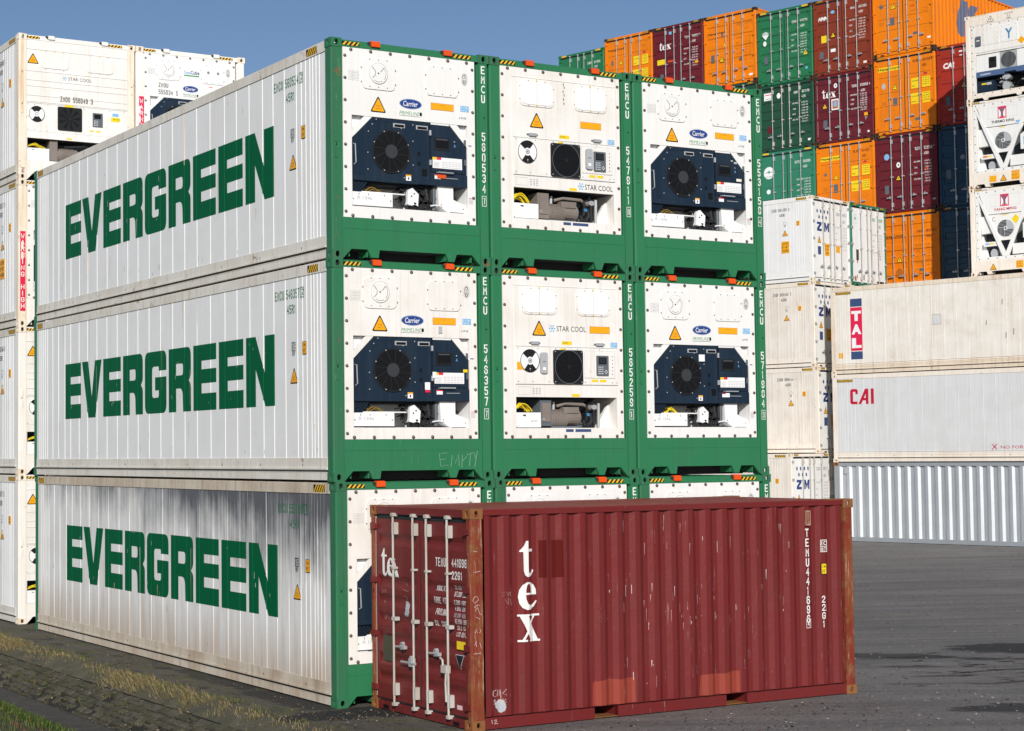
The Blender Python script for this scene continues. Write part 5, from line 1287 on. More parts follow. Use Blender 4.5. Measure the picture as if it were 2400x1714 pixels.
cont = [  # column, base z, height, colour, style, tape, marks, label
 (0, 17.38-.0, 2.55, 'dry_green', 'flat', 1, num_block('EGHU', '971501', '45G1', 'txt_white', 2.896, 2.30)+[('r', .25, 1.35, .65, 1.65, 'dark_green')]+wt_block('txt_white'), 'green container with yellow corner tape at the far left end of the coloured row'),
 (1, 17.38, H, 'orange', 'flat', 2, HL(2.30, 0)+tri_mark(1.70)+num_block('HLXU', '823446', '45G1', 'orange_dim', H, 2.48, '5')+yel()+[('r', .34, 1.72, .44, 1.92, 'slate')], 'orange container between the far left green one and a maroon one'),
 (2, 17.38, H, 'maroon', 'corr', 2, texm(1.93)+num_block('TEMU', '788857', '45G1', 'txt_white', H, 2.23, '3')+wt_block('txt_white', b=1.80)+[('r', .20, 1.35, .585, 1.56, 'st_yellow'), ('t', .25, 'CAUTION', 1.46, .55, 1.52, 'txt_black'), ('r', .80, 2.52, .92, 2.64, 'light_blue'), ('r', .34, .62, .50, .95, 'slate'), ('r', 2.05, 1.16, 2.19, 1.26, 'st_orange'), ('r', .72, 1.40, 1.05, 1.46, 'lug_orange')], 'maroon container with white serif lettering at the top, between two orange ones'),
 (3, 17.38, H, 'orange', 'wide', 2, HL(2.10, 0)+tri_mark(.98)+num_block('HAMU', '247810', '45G1', 'orange_dim', H, 2.32, '4')+wt_block('orange_dim', b=1.80)+[('r', .33, 1.02, .50, 1.32, 'slate'), ('r', .83, 1.98, .92, 2.16, 'slate'), ('r', .95, 1.60, 1.01, 1.68, 'st_yellow'), ('r', 1.64, .93, 1.80, 1.03, 'slate'), ('r', 2.08, .25, 2.25, .33, 'white_clean')], 'orange container topmost in the row, just left of the bright green one'),
 (3, 17.38-H, H, 'dark_green', 'corr', 2, [], 'dark green container showing only a strip below the topmost orange one'),
 (4, 17.075, H, 'dry_green', 'corr', 1, num_block('EGSU', '9402795', '45G1', 'txt_white', H, 2.25)+wt_block('txt_white', b=1.78)+[('fn', .37, lambda mb, base, kw: (mb.flat(*outline([[(.23, 1.98), (.52, 1.98), (.38, 1.80)]]), 'white_clean', base+.003), [mb.box(.25+.055*i, .28+.055*i, 1.98, 2.08+.04*math.sin(i*.78), base, base+.003, 'white_clean') for i in range(5)])), ('c', .34, 1.66, .075, 'white_clean', .10), ('r', .30, .85, .46, 1.15, 'slate'), ('tri', 2.12, .95, .23), ('c', 2.15, .45, .05, 'light_blue')], 'bright green container with a white hand shaped mark, top of its column'),
 (4, 14.485, H8, 'dark_green', 'corr', 0, num_block('UACU', '827178', '42G1', 'txt_white', H8, 2.12, '4')+wt_block('txt_white', b=1.72)+[('r', .254, 2.02, .610, 2.31, 'white_clean'), ('r', .30, 2.22, .56, 2.25, 'red_st', .004), ('r', .33, 2.07, .57, 2.09, 'evg_star', .004), ('t', .38, 'UASC', 2.12, .50, 2.18, 'txt_dim'), ('c', .907, 2.14, .085, 'white_clean', .11), ('r', .40, .72, .56, 1.0, 'maroon'), ('r', 2.15, .25, 2.30, .33, 'white_clean')], 'dark green container with a white shipping sign and off white lock rods'),
 (4, 11.589, H, 'pale_green', 'flat', 1, [('fn', .412, stars_evg(.412, 2.10, .235)), ('c', .38, 1.37, .09, 'white_clean')]+num_block('EITU', '1318200', '45G1', 'txt_white', H, 2.33)+wt_block('txt_white', b=1.68, a=1.62, a2=1.95), 'pale green container with a round white emblem above the white lettered stack'),
 (5, 17.075, H, 'red_brown', 'wide', 2, [('t', .22, 'HMM', 2.10, .60, 2.25, 'txt_white', .06, .15), ('c', .83, 2.36, .085, 'light_blue', .065), ('r', .33, 1.25, .55, 1.52, 'st_yellow'), ('tri', .83, 1.40, .21)]+num_block('HMMU', '637283', '45G1', 'txt_white', H, 2.33, '3')+wt_block('txt_white', b=1.90)+[('r', .24, .66, .41, .92, 'slate'), ('r', .72, .85, .92, .97, 'white_clean'), ('r', 2.07, .22, 2.2, .30, 'white_clean')], 'red brown container with slanted white letters, at the top of the picture'),
 (5, 14.485, H8, 'maroon', 'corr', 0, texm(1.72)+[('c', .885, 2.15, .075, 'white_clean', .09), ('c', .885, 2.15, .030, 'txt_grey', .04), ('r', .70, 1.24, 1.01, 1.65, 'white_clean'), ('r', .74, 1.29, .97, 1.60, 'brown_paint', .004), ('r', .79, 1.36, .92, 1.56, 'light_blue', .006), ('tri', .42, 1.34, .21), ('r', .34, .60, .50, .90, 'slate'), ('r', 2.05, .85, 2.19, .97, 'st_orange'), ('f', 2.05, [[(2.05, .83), (2.17, .83), (2.11, .68)]], 'txt_grey'), ('r', 2.17, .22, 2.3, .29, 'white_clean')]+num_block('TGHU', '530856', '42G1', 'txt_white', H8, 1.97, '4')+wt_block('txt_white', b=1.66, st=.085), 'maroon container with white serif lettering and an orange bordered sticker'),
 (5, 11.589, H, 'orange', 'flat', 2, HL(2.26, 1)+[('c', .385, 1.73, .06, 'slate')]+tri_mark(1.50)+num_block('HLXU', '854652', '45G1', 'txt_black', H, 2.42)+yel()+[('r', .72, 1.0, .90, 1.33, 'slate'), ('t', .30, 'OSCI', 1.12, .48, 1.24, 'orange_dim')], 'orange container with yellow backed lettering, numbered 854652'),
 (6, 17.38, H8, 'orange', 'flat', 2, [('c', .36, 1.86, .085, 'slate')]+tri_mark(1.70)+[('t', 1.52, t, 1.98-i*.13, 1.86, 2.03-i*.13, 'orange_dim') for i, t in enumerate(('MAX.GROSS', 'TARE'))]+[('t', 1.95, '32 500 kg', 2.1-i*.09, 2.2, 2.14-i*.09, 'orange_dim') for i in range(4)]+[('t', 1.52, 'MAX.PAYLOAD', 1.48, 1.84, 1.53, 'orange_dim'), ('t', 1.95, '28 600 kg', 1.50, 2.2, 1.55, 'orange_dim'), ('t', 1.95, '63 050 lb', 1.41, 2.2, 1.46, 'orange_dim'), ('r', 1.50, 1.66, 1.68, 1.72, 'lug_orange'), ('r', .70, 1.10, .88, 1.40, 'slate'), ('r', 1.60, .62, 1.76, .72, 'slate'), ('r', 2.15, .40, 2.28, .47, 'white_clean'), ('t', .28, 'HLCU', 1.15, .44, 1.28, 'orange_dim')], 'orange container at the very top with a blue emblem on its corrugated long side'),
 (6, 14.485, H, 'orange', 'flat', 2, HL(2.36, 1)+[('c', .385, 1.80, .08, 'txt_dim', .11)]+tri_mark(1.62)+num_block('HLBU', '148138', '45G1', 'txt_black', H, 2.50, '8')+yel()+[('r', .749, 1.02, .922, 1.32, 'slate'), ('r', 1.60, .38, 1.78, .48, 'slate'), ('t', .30, 'DS', 1.10, .46, 1.22, 'brown_paint')], 'orange container numbered 148138 beside the scarlet one, partly in shadow'),
 (6, 11.589, H, 'maroon', 'corr', 2, [('c', .44, 2.08, .105, 'light_blue', .115), ('c', .898, 1.74, .08, 'white_clean', .10), ('c', .898, 1.74, .03, 'txt_grey', .045), ('tri', .89, 1.18, .21), ('r', .34, .72, .50, 1.03, 'slate')]+num_block('BSIU', '828560', '45G1', 'txt_white', H, 2.20, '6')+wt_block('txt_white', b=1.75, a2=1.92)+[('r', 1.98, 1.46, 2.06, 1.52, 'lug_orange'), ('r', 2.2, .34, 2.33, .39, 'grey_plastic')], 'maroon container with a pale blue disc on its left door'),
 (6, 8.693, H, 'orange', 'wide', 2, HL(1.98, 0)+tri_mark(1.08, .86)+[('c', .84, .70, .14, 'orange_dim', .17)]+num_block('FANU', '361579', '45G1', 'txt_black', H, 2.10, '3')+wt_block('orange_dim', b=1.62)+[('r', 1.62, .70, 1.82, .80, 'slate'), ('r', .98, 1.36, 1.02, 1.42, 'st_yellow')], 'orange container above the cream sided row, half hidden by the white and green one'),
 (7, 14.485, H, 'cai_red', 'wide', 2, [('t', .25, 'CAI', 2.05, .66, 2.27, 'txt_white', .05), ('tri', 1.02, 1.30, .22), ('r', .33, .72, .50, 1.05, 'slate'), ('r', .86, 2.58, 1.0, 2.63, 'white_clean'), ('r', .88, 2.45, .98, 2.48, 'white_clean')]+num_block('CAIU', '880021', '45G1', 'txt_white', H, 2.4), 'scarlet container with white CAI letters, shadow falling across it'),
 (7, 11.589, H, 'dark_blue', 'wide', 0, [('c', .90, 1.72, .09, 'txt_grey'), ('r', .28, 1.0, .45, 1.33, 'slate')], 'dark blue container in shadow under the scarlet one'),
 (7, 8.693, H, 'dark_blue', 'wide', 2, [], 'dark blue container in shadow directly above the cream sided row'),
]
for colm, z, h, m, style, tape, marks, label in cont:
    if colm == 0: z, h = 17.075, H
    r = thing('shipping_container', label, 'container', CO+XG*(colm*CW)+Vector((0, 0, z-.0)), GY, G3)
    fm = m
    castings(r, L, h, 'dark_rust' if m not in ('dry_green', 'pale_green') or style == 'corr' else m)
    posts(r, L, h, m, narrow=True)
    dr = None
    if colm == 6 and z > 17:
        def dr(mb):
            def deco(mb, f, br):
                kw = dict(dr=f, brk=br)
                for lp in ([(2.10, 2.15), (2.70, 2.12), (2.597, 1.633), (2.42, 1.2), (2.36, .90), (2.303, .76), (2.033, .74), (1.824, .939), (1.716, 1.178), (1.881, 1.533), (2.04, 1.90)], [(2.86, 2.05), (3.443, 2.065), (3.356, 1.860), (3.20, 1.761), (3.14, 1.50), (3.10, 1.2), (2.624, 1.22), (2.60, 1.508), (2.704, 1.793)]):
                    V, F = outline([lp]); mb.flat(V, F, 'hl_blue', -.011, **kw)
                mb.text('Hapag-Lloyd', 4.0, 1.2, 9.6, 2.0, 'hl_blue', -.011, .02, **kw)
            corr_wall(mb, L, h, 'orange', 'orange', .1, deco); mb.box(.178, L-.178, .01, .16, -.08, -.012, 'orange')
    shell(r, L, h, m, m, right=dr, roofm=m)
    dry_doors(r, h, m, style, marks, tape=tape, rodm='rod' if m in ('dark_green',) else 'galv', framem=m)

# ------------------------------------------------------------------ white stack with blue stars (doors face along +XG)
YZ = GY+math.pi/2
G4 = 'white refrigerated containers between the green stack and the cream sided row'
def star6(a, b, r):
    pts = []
    for i in range(12):
        t = rad(90+i*30); q = r*(1 if i % 2 == 0 else .55); pts.append((a+q*math.cos(t)*.72, b+q*math.sin(t)))
    return pts
def zim_marks(num, size):
    def fn(mb, base, kw):
        for a in (.36, .585, .815, 1.035): V, F = outline([star6(a, 2.40, .085)]); mb.flat(V, F, 'txt_blue', base+.003)
        for a in (.475, .70, .925): V, F = outline([star6(a, 2.20, .085)]); mb.flat(V, F, 'txt_blue', base+.003)
        V, F = outline([[(.33, 2.03), (.62, 2.03), (.62, 1.94), (.46, 1.80), (.63, 1.80), (.63, 1.72), (.33, 1.72), (.33, 1.81), (.48, 1.95), (.33, 1.95)]]); mb.flat(V, F, 'txt_blue', base+.003)
        V, F = outline([[(.79, 2.03), (.88, 2.03), (.945, 1.88), (1.01, 2.03), (1.10, 2.03), (1.10, 1.72), (1.02, 1.72), (1.02, 1.90), (.96, 1.76), (.93, 1.76), (.87, 1.90), (.87, 1.72), (.79, 1.72)]]); mb.flat(V, F, 'txt_blue', base+.003)
    k = [('fn', .36, fn), ('c', .80, 2.60, .04, 'txt_dim'), ('r', .36, .92, .56, 1.20, 'tal_blue'), ('r', .80, .90, 1.10, 1.32, 'st_orange'), ('t', .84, "9'-6\"", 1.08, 1.05, 1.16, 'txt_black'), ('t', .82, 'CAUTION', 1.20, 1.07, 1.27, 'txt_black'), ('t', .86, 'HIGH', .96, 1.03, 1.03, 'txt_black'), ('r', 1.53, 1.06, 1.78, 1.30, 'st_orange'),
         ('t', 1.56, num[:4], 2.33, 1.80, 2.44, 'txt_grey', 0), ('t', 1.98, num[4:], 2.33, 2.26, 2.44, 'txt_grey', 0), ('t', 1.98, size, 2.10, 2.14, 2.20, 'txt_grey', 0)]
    k += [('fn', .47, lambda mb, base, kw: mb.tri(.46, 1.32, .24, .24, base+.002))]
    k += [(q[0], q[1], q[2], q[3], q[4], q[5], 'txt_dim') for q in wt_block('txt_dim', b=1.90, a2=1.99, n=8)]
    return k
def evg_marks():
    return [('fn', .34, lambda mb, base, kw: (mb.ring(.34, 2.33, .165, .172, base+.003, 'txt_dim'), mb.flat(*outline([[(.34+(.12 if i % 4 == 0 else (.07 if i % 4 == 2 else .025))*math.cos(rad(90+i*22.5)), 2.36+(.12 if i % 4 == 0 else (.07 if i % 4 == 2 else .025))*math.sin(rad(90+i*22.5))) for i in range(16)]]), 'evg_star', base+.004))),
            ('t', 1.42, 'EGHU', 2.35, 1.70, 2.47, 'evg_star', 0), ('t', 1.86, '510098', 2.35, 2.22, 2.47, 'evg_star', 0), ('t', 1.90, '45R1', 2.13, 2.10, 2.24, 'evg_star', 0), ('r', .38, .90, .55, 1.28, 'olive_plate'), ('r', .42, .80, .48, .90, 'brown_paint'),
            ('fn', 1.98, lambda mb, base, kw: mb.tri(1.98, 1.02, .19, .26, base+.002, 'white_clean')),
            ('r', .25, .17, .36, .34, 'brown_paint'), ('r', .40, .26, .44, .40, 'brown_paint'), ('r', .62, .20, .70, .33, 'brown_paint'), ('r', .85, .22, .90, .42, 'dark_rust'), ('r', 1.30, .17, 1.60, .36, 'cream'), ('r', 1.36, .20, 1.40, .42, 'brown_paint'), ('r', 1.75, .16, 2.25, .24, 'dark_rust')]+\
        [(q[0], q[1], q[2], q[3], q[4], q[5], 'txt_dim') for q in wt_block('txt_dim', b=1.85, a2=1.9, n=8)]
def z_reefer(o, label, num, marks, fm, sm, sr, caution=False, rz=YZ, side='left', tape=2, size='45R1', group=G4, doorm='white', sidedeco=True):
    r = thing('refrigerated_container', label, 'container', o, rz, group)
    castings(r, L, H, 'cream_rust' if fm != 'pale_green' else 'green_worn'); posts(r, L, H, fm, narrow=True)
    shell(r, L, H, sm, sr, left=(lambda mb: reefer_wall(mb, L, H, sm, sr, RIB, zim_side(num, size, caution))) if sidedeco else None)
    dry_doors(r, H, doorm, 'flat0', marks, rods=(.66, 1.10, 1.36, 1.82), rodm='rod', framem=fm, tape=tape, hinges=5, hmat='galv', hy=.52)
    return r
zb = [(3, 'ZMOU 894283 8', 'white', 'white_side', 'white', True, 'white container with blue stars on its doors and orange caution sign on its side'),
      (2, 'ZMOU 893455 5', 'cream', 'cream_side', 'cream', False, 'cream sided container numbered 893455 5, under the white one with blue stars'),
      (1, 'ZMOU 896444 1', 'cream', 'cream_side', 'cream', False, 'cream sided container numbered 896444 1, third from the top of the blue star stack')]
for t, num, fm, sm, sr, cau, label in zb:
    z_reefer(ZO+Vector((0, 0, t*H))+(XG*(.10) if t == 1 else XG*0), label, num, zim_marks(num[:4]+num[5:], '45R1'), fm, sm, sr, cau)
z_reefer(ZO+Vector((0, 0, 3*H))+YG*(W+.05), 'white container with a green door frame and rust stained doors', '', evg_marks(), 'pale_green', 'white_side', 'white_rail', sidedeco=False, doorm='white_clean')
# bottom pair, set back under the blue star stack and turned a little
YB = YZ; RB = Matrix.Rotation(YB, 3, 'Z')
ZB = TO-XG*.50-YG*1.75
z_reefer(ZB, 'cream framed container with blue star doors, lowest, just above the dark red roof', 'ZCLU 892072 3', zim_marks('ZCLU892072 3', '45R1'), 'cream', 'cream_side', 'cream', rz=YB)
z_reefer(ZB+RB @ Vector((W+.02, 0, 0)), 'cream container with red CAI letters on its door, beside the lowest blue stars', '', [('t', .28, 'CAI', 2.02, .95, 2.36, 'txt_red', .03)], 'cream_rust', 'cream_side', 'cream', rz=YB, sidedeco=False, doorm='cream')

# containers lower in the same stacks, which carry the visible ones; nothing in the photograph tells them apart
G7 = 'containers low in the rear stacks'
def plain_dry(o, h, m):
    r = thing('shipping_container', 'container low in the coloured row, hidden behind the white and green stacks', 'container', o, GY, G7)
    castings(r, L, h, 'dark_rust', which='front'); posts(r, L, h, m, which='front', narrow=True); shell(r, L, h, m, m, roofm=m)
    dry_doors(r, h, m, 'wide', [], tape=0, framem=m)
def plain_reefer(o, rz, label, door=False):
    r = thing('refrigerated_container', label, 'container', o, rz, G7)
    castings(r, L, H, 'cream_rust', which='front'); posts(r, L, H, 'cream', which='front', narrow=door); shell(r, L, H, 'cream_side', 'cream')
    if door: dry_doors(r, H, 'white', 'flat0', [], framem='cream', hinges=5, hmat='galv')
    else: sill(r, 'cream', ('sill', 'cream2')); header(r, 'cream', ('hdr', 'cream', 'p')); carrier_end(r, 'white', logo=False)
PAL = ['maroon', 'orange', 'dark_green', 'red_brown', 'dark_blue', 'dry_green', 'orange', 'maroon', 'red_brown']
for colm, n in enumerate((6, 6, 6, 5, 4, 4, 3, 3)):
    z = 0
    for k in range(n):
        h = H8 if (colm == 0 and k == 0) else H
        plain_dry(CO+XG*(colm*CW)+Vector((0, 0, z)), h, PAL[(colm*4+k*5) % 9]); z += h
for k in range(3): plain_reefer(MO+Vector((0, 0, k*H)), GY, 'white container low in the right edge stack, hidden behind the cream sided row')
for k in range(3): plain_reefer(Vector((AX+W+GAP, AY, .01+k*H)), 0, 'white container under the one numbered 555034 5, hidden behind the green stack')
for k in (1, 2): plain_reefer(ZO+YG*(W+.05)+Vector((0, 0, k*H)), YZ, 'white container under the green framed one with rust stained doors, hidden from view', True)
plain_reefer(ZB+RB @ Vector((2*W+.04, 0, 0)), YZ, 'white container under the green framed one with rust stained doors, hidden from view', True)

# ------------------------------------------------------------------ long sided row on the right
G5 = 'long containers stacked three high along the right edge'
RIB2 = [.20+.0, .28, .36, .45, .56, .68, .83]+[1.147+i*.412 for i in range(27)]
RIB2 = [x for x in RIB2 if .2 < x < L-.2]
def long_box(z, h, label, sm, sr, fm, deco, wall='reefer', kind='refrigerated_container'):
    o = TO+XG*L+Vector((0, 0, z))
    r = thing(kind, label, 'container', o, YZ, G5)
    castings(r, L, h, 'cream_rust' if wall == 'reefer' else 'rust_cast'); posts(r, L, h, fm)
    if wall == 'reefer':
        left = lambda mb: (reefer_wall(mb, L, h, sm, sr, [L-x for x in RIB2], deco), [mb.box(.172, L-.172, zz, zz+.010, -.01, .004, sr) for zz in (.235, .29, .345)])
    else:
        left = deco
    shell(r, L, h, sm, sr, left=left)
    part('front_wall', r, lambda mb: mb.fr(**FRONT).box(.15, W-.15, .02, h-.02, -.10, -.02, sm))
def tal_deco(mb, f, br):
    kw = dict(dr=f, brk=br); d = -.0095
    mb.flat([(.738, 2.215), (1.165, 2.215), (1.165, 2.475), (.738, 2.475)], [(0, 1, 2, 3)], 'tal_blue', d, **kw)
    mb.flat([(.740, .760), (1.165, .760), (1.165, 2.190), (.740, 2.190)], [(0, 1, 2, 3)], 'red_st', d, **kw)
    mb.flat([(.740, .480), (1.163, .480), (1.163, .735), (.740, .735)], [(0, 1, 2, 3)], 'tal_blue', d, **kw)
    for ch, b in (('T', 1.74), ('A', 1.30), ('L', .85)): mb.text(ch, .775, b, 1.13, b+.33, 'white_clean', d+.002, .07, **kw)
    mb.frame2(3.645, 1.46, 3.945, 1.79, .012, d+.001, 'seam'); mb.rect(3.66, 1.475, 3.93, 1.775, d+.0005, 'cai_side')
    mb.rect(.285, .53, .450, .71, d+.001, 'st_orange'); mb.hazard(.22, .77, 2.64, 2.72, 8, d+.012)
    rr = random.Random(2)
    for x, z, q in ((5.95, 1.95, .16), (5.42, 1.35, .14), (6.05, .9, .18), (6.3, 1.0, .2), (2.95, .55, .02)): mb.poly([(x, z), (x+.02, z), (x+.03, z+q), (x+.01, z+q)], d+.001, 'olive_plate')
def cai_deco(mb, f, br):
    kw = dict(dr=f, brk=br); d = -.0095
    V, F = outline([[(.674, 1.95), (.72, 1.90), (.93, 1.90), (.93, 1.99), (.77, 1.99), (.77, 2.31), (.86, 2.31), (.86, 2.23), (.95, 2.23), (.95, 2.35), (.90, 2.40), (.72, 2.40), (.674, 2.35)]]); mb.flat(V, F, 'txt_red', d, **kw)
    V, F = outline([[(.96, 1.90), (1.06, 1.90), (1.13, 2.02), (1.235, 2.02), (1.235, 1.90), (1.33, 1.90), (1.33, 2.40), (1.215, 2.40)], [(1.17, 2.10), (1.235, 2.10), (1.235, 2.24)]]); mb.flat(V, F, 'txt_red', d, **kw)
    mb.flat([(1.42, 1.90), (1.525, 1.90), (1.525, 2.40), (1.42, 2.40)], [(0, 1, 2, 3)], 'txt_red', d, **kw)
    mb.hazard(.20, .77, 2.64, 2.715, 8, d+.012)
    mb.text('NO FORKLIFT', 5.80, .405, 7.0, .50, 'txt_red', d, .0, **kw); mb.frame2(5.47, .36, 5.73, .57, .006, d+.001, 'txt_dim'); mb.text('X', 5.52, .38, 5.68, .55, 'txt_red', d+.001)
def grey_wall(mb):
    mb.fr(**LEFT(L)); l, h = L, H8
    pr, f, br = corr_prof(.18, l-.18, .876, P=.3475, dep=.062, fo=.095, sl=.072)
    mb.strip([(x, d-.008) for x, d in pr], .15, h-.07, 'grey_corr')
    mb.box(.172, l-.172, h-.125, h-.016, -.09, -.003, 'grey_steel'); mb.box(.172, l-.172, .01, .15, -.09, -.004, 'grey_steel')
    mb.box(.40, .56, 2.22, 2.42, -.05, .012, 'grey_plastic')
long_box(H8+H, H, 'cream sided container with a tall red and blue TAL sign on its long side', 'tal_side', 'tal_rail', 'tal_rail', tal_deco)
long_box(H8, H, 'pale grey container with dark red CAI letters on its long side', 'cai_side', 'cream', 'cream', cai_deco)
long_box(0, H8, 'silver grey corrugated container standing on the ground under the CAI one', 'grey_corr', 'grey_steel', 'grey_steel', grey_wall, wall='corr', kind='shipping_container')

# ------------------------------------------------------------------ white machinery-end stack at top right
G6 = 'white refrigerated containers with red Y signs at the top right'
def tk_end(r, sub, subm, extra):
    d = -.014; pm = 'white'
    def plate(mb):
        mb.fr(**FRONT)
        mb.box(.20, 2.24, 2.69, 2.80, -.06, d, pm); mb.box(.20, 2.24, .50, .60, -.06, d, pm); mb.box(.20, .33, .60, 2.69, -.06, d, pm); mb.box(2.11, 2.24, .60, 2.69, -.06, d, pm)
        for i in range(7): mb.dome(.30+i*.305, 2.745, .022, d, 'bolt', 6); mb.dome(.30+i*.305, .55, .022, d, 'bolt', 6)
        for i in range(8): mb.dome(.255, 2.60-i*.28, .020, d, 'bolt', 6); mb.dome(2.185, 2.60-i*.28, .020, d, 'bolt', 6)
        # upper plate wedge
        mb.prism([(.34, 2.69), (2.10, 2.69), (1.93, 2.0), (.60, 2.0)], -.06, d-.004, pm)
        mb.frame2(.72, 2.25, 1.72, 2.62, .004, d-.002, 'txt_dim')
        mb.rect(1.06, 2.235, 1.355, 2.63, d-.001, 'red_st')
        V, F = outline([[(1.09, 2.27), (1.13, 2.27), (1.13, 2.31), (1.16, 2.31), (1.16, 2.27), (1.17, 2.27), (1.17, 2.44), (1.09, 2.56)]]); mb.flat(V, F, 'white_clean', d+.001)
        V, F = outline([[(1.325, 2.27), (1.285, 2.27), (1.285, 2.31), (1.255, 2.31), (1.255, 2.27), (1.245, 2.27), (1.245, 2.44), (1.325, 2.56)]]); mb.flat(V, F, 'white_clean', d+.001)
        V, F = outline([[(1.18, 2.29), (1.235, 2.29), (1.235, 2.45), (1.32, 2.59), (1.26, 2.60), (1.208, 2.50), (1.155, 2.60), (1.095, 2.59), (1.18, 2.45)]]); mb.flat(V, F, 'hl_blue', d+.003)
        mb.text(sub, .835, 2.095, 1.61, 2.185, subm, d-.001, .022)
        if extra == 'tk': mb.rect(1.66, 2.03, 1.80, 2.10, d-.001, 'light_blue')
    part('end_panel', r, plate, None)
    def unit_fn(mb):
        mb.fr(**FRONT)
        mb.box(.33, 2.11, .60, 2.69, -.55, -.50, 'slate'); mb.box(.32, .335, .6, 2.69, -.5, -.06, pm); mb.box(2.105, 2.12, .6, 2.69, -.5, -.06, pm); mb.box(.33, 2.11, .59, .605, -.5, -.06, pm)
        # inner trapezoid with fan
        mb.prism([(.62, 1.985), (1.93, 1.985), (1.40, .90+.22), (1.02, 1.12)], -.10, -.045, pm)
        mb.prism([(.34, 1.95), (.60, 1.98), (.62, 1.90), (.80, 1.40), (.36, 1.38)], -.30, -.09, pm)
        mb.prism([(.44, .955), (.95, .955), (.90, 1.10), (.44, 1.10)], -.12, -.05, pm)
        mb.prism([(.34, .60), (.34, 1.40), (.55, .60)], -.25, -.20, pm)
        mb.prism([(1.42, .64), (2.10, .64), (2.10, .98), (1.45, .98)], -.15, -.05, pm)
        mb.prism([(1.80, 1.14), (2.10, 1.14), (2.10, 1.62), (1.92, 1.70), (1.80, 1.62)], -.25, -.03, pm); mb.rect(1.90, 1.28, 2.06, 1.55, -.028, 'light_blue'); mb.rect(1.93, 1.36, 2.03, 1.48, -.026, 'txt_black')
        mb.cyl(.76, .72, .12, -.35, -.12, 'grey_plastic', 18, .15); mb.tube([(1.2, 1.0, -.3), (1.25, .95, -.2)], .03, 'rubber')
        rr = random.Random(4)
        for i in range(10): x = .5+rr.random()*.4; mb.tube([(x, 1.12+rr.random()*.2, -.3), (x+.05, 1.2, -.2), (x+.12, 1.14, -.15)], .02, 'rubber')
        for i in range(8): x = 1.5+rr.random()*.5; mb.tube([(x, 1.0, -.3), (x+.05, 1.1+rr.random()*.1, -.15), (x+.12, 1.0, -.15)], .02, 'rubber')
        mb.rect(.50, 1.01, .65, 1.06, -.048, 'lug_orange' if extra == 'tk' else 'light_blue'); mb.rect(.65, 1.01, .79, 1.06, -.048, 'st_yellow')
        if extra == 'ym':
            mb.text('C', .75, 1.76, .86, 1.90, 'txt_grey', -.043, 0); mb.flat(*outline([[(1.42, 1.78), (1.56, 1.62), (1.70, 1.78), (1.56, 1.94)]]), 'st_yellow', -.043)
        mb.rect(1.10, 1.93, 1.28, 1.96, -.043, 'st_yellow'); mb.rect(1.03, 1.972, 1.36, 1.984, -.043, 'txt_grey')
    u = part('refrigeration_unit', r, unit_fn, None)
    def fan(mb):
        mb.fr(**FRONT); a, b, R = 1.210, 1.505, .285
        mb.cyl(a, b, R, -.045, -.040, 'grey_plastic', 36)
        for q in range(4):
            t = rad(90*q)
            for i in range(1, 6):
                o1 = i*.045+.02; ln = math.sqrt(max(R*R-o1*o1, 0))-.02
                # slots: offset o1 to one side, length along the other
                def T(x, y): return (a+x*math.cos(t)-y*math.sin(t), b+x*math.sin(t)+y*math.cos(t))
                mb.poly([T(o1-.015, -.03), T(o1+.015, -.03), T(o1+.015, ln), T(o1-.015, ln)], -.038, 'soft_black' if q else 'txt_dim')
        mb.rect(a-.055, b-.055, a+.055, b+.055, -.035, 'white_clean'); mb.rect(a-.03, b-.03, a+.03, b+.03, -.033, 'txt_black')
    part('condenser_fan', u, fan, ('tkfan',))
    def brace(mb):
        mb.fr(**FRONT)
        mb.prism([(.290, 2.55), (.345, 2.60), (1.215, .72), (1.215, .60), (1.10, .60)], -.05, -.006, pm); mb.prism([(2.10, 2.55), (2.045, 2.60), (1.217, .72), (1.217, .60), (1.32, .60)], -.05, -.006, pm)
    part('brace', r, brace, ('tkbrace',))
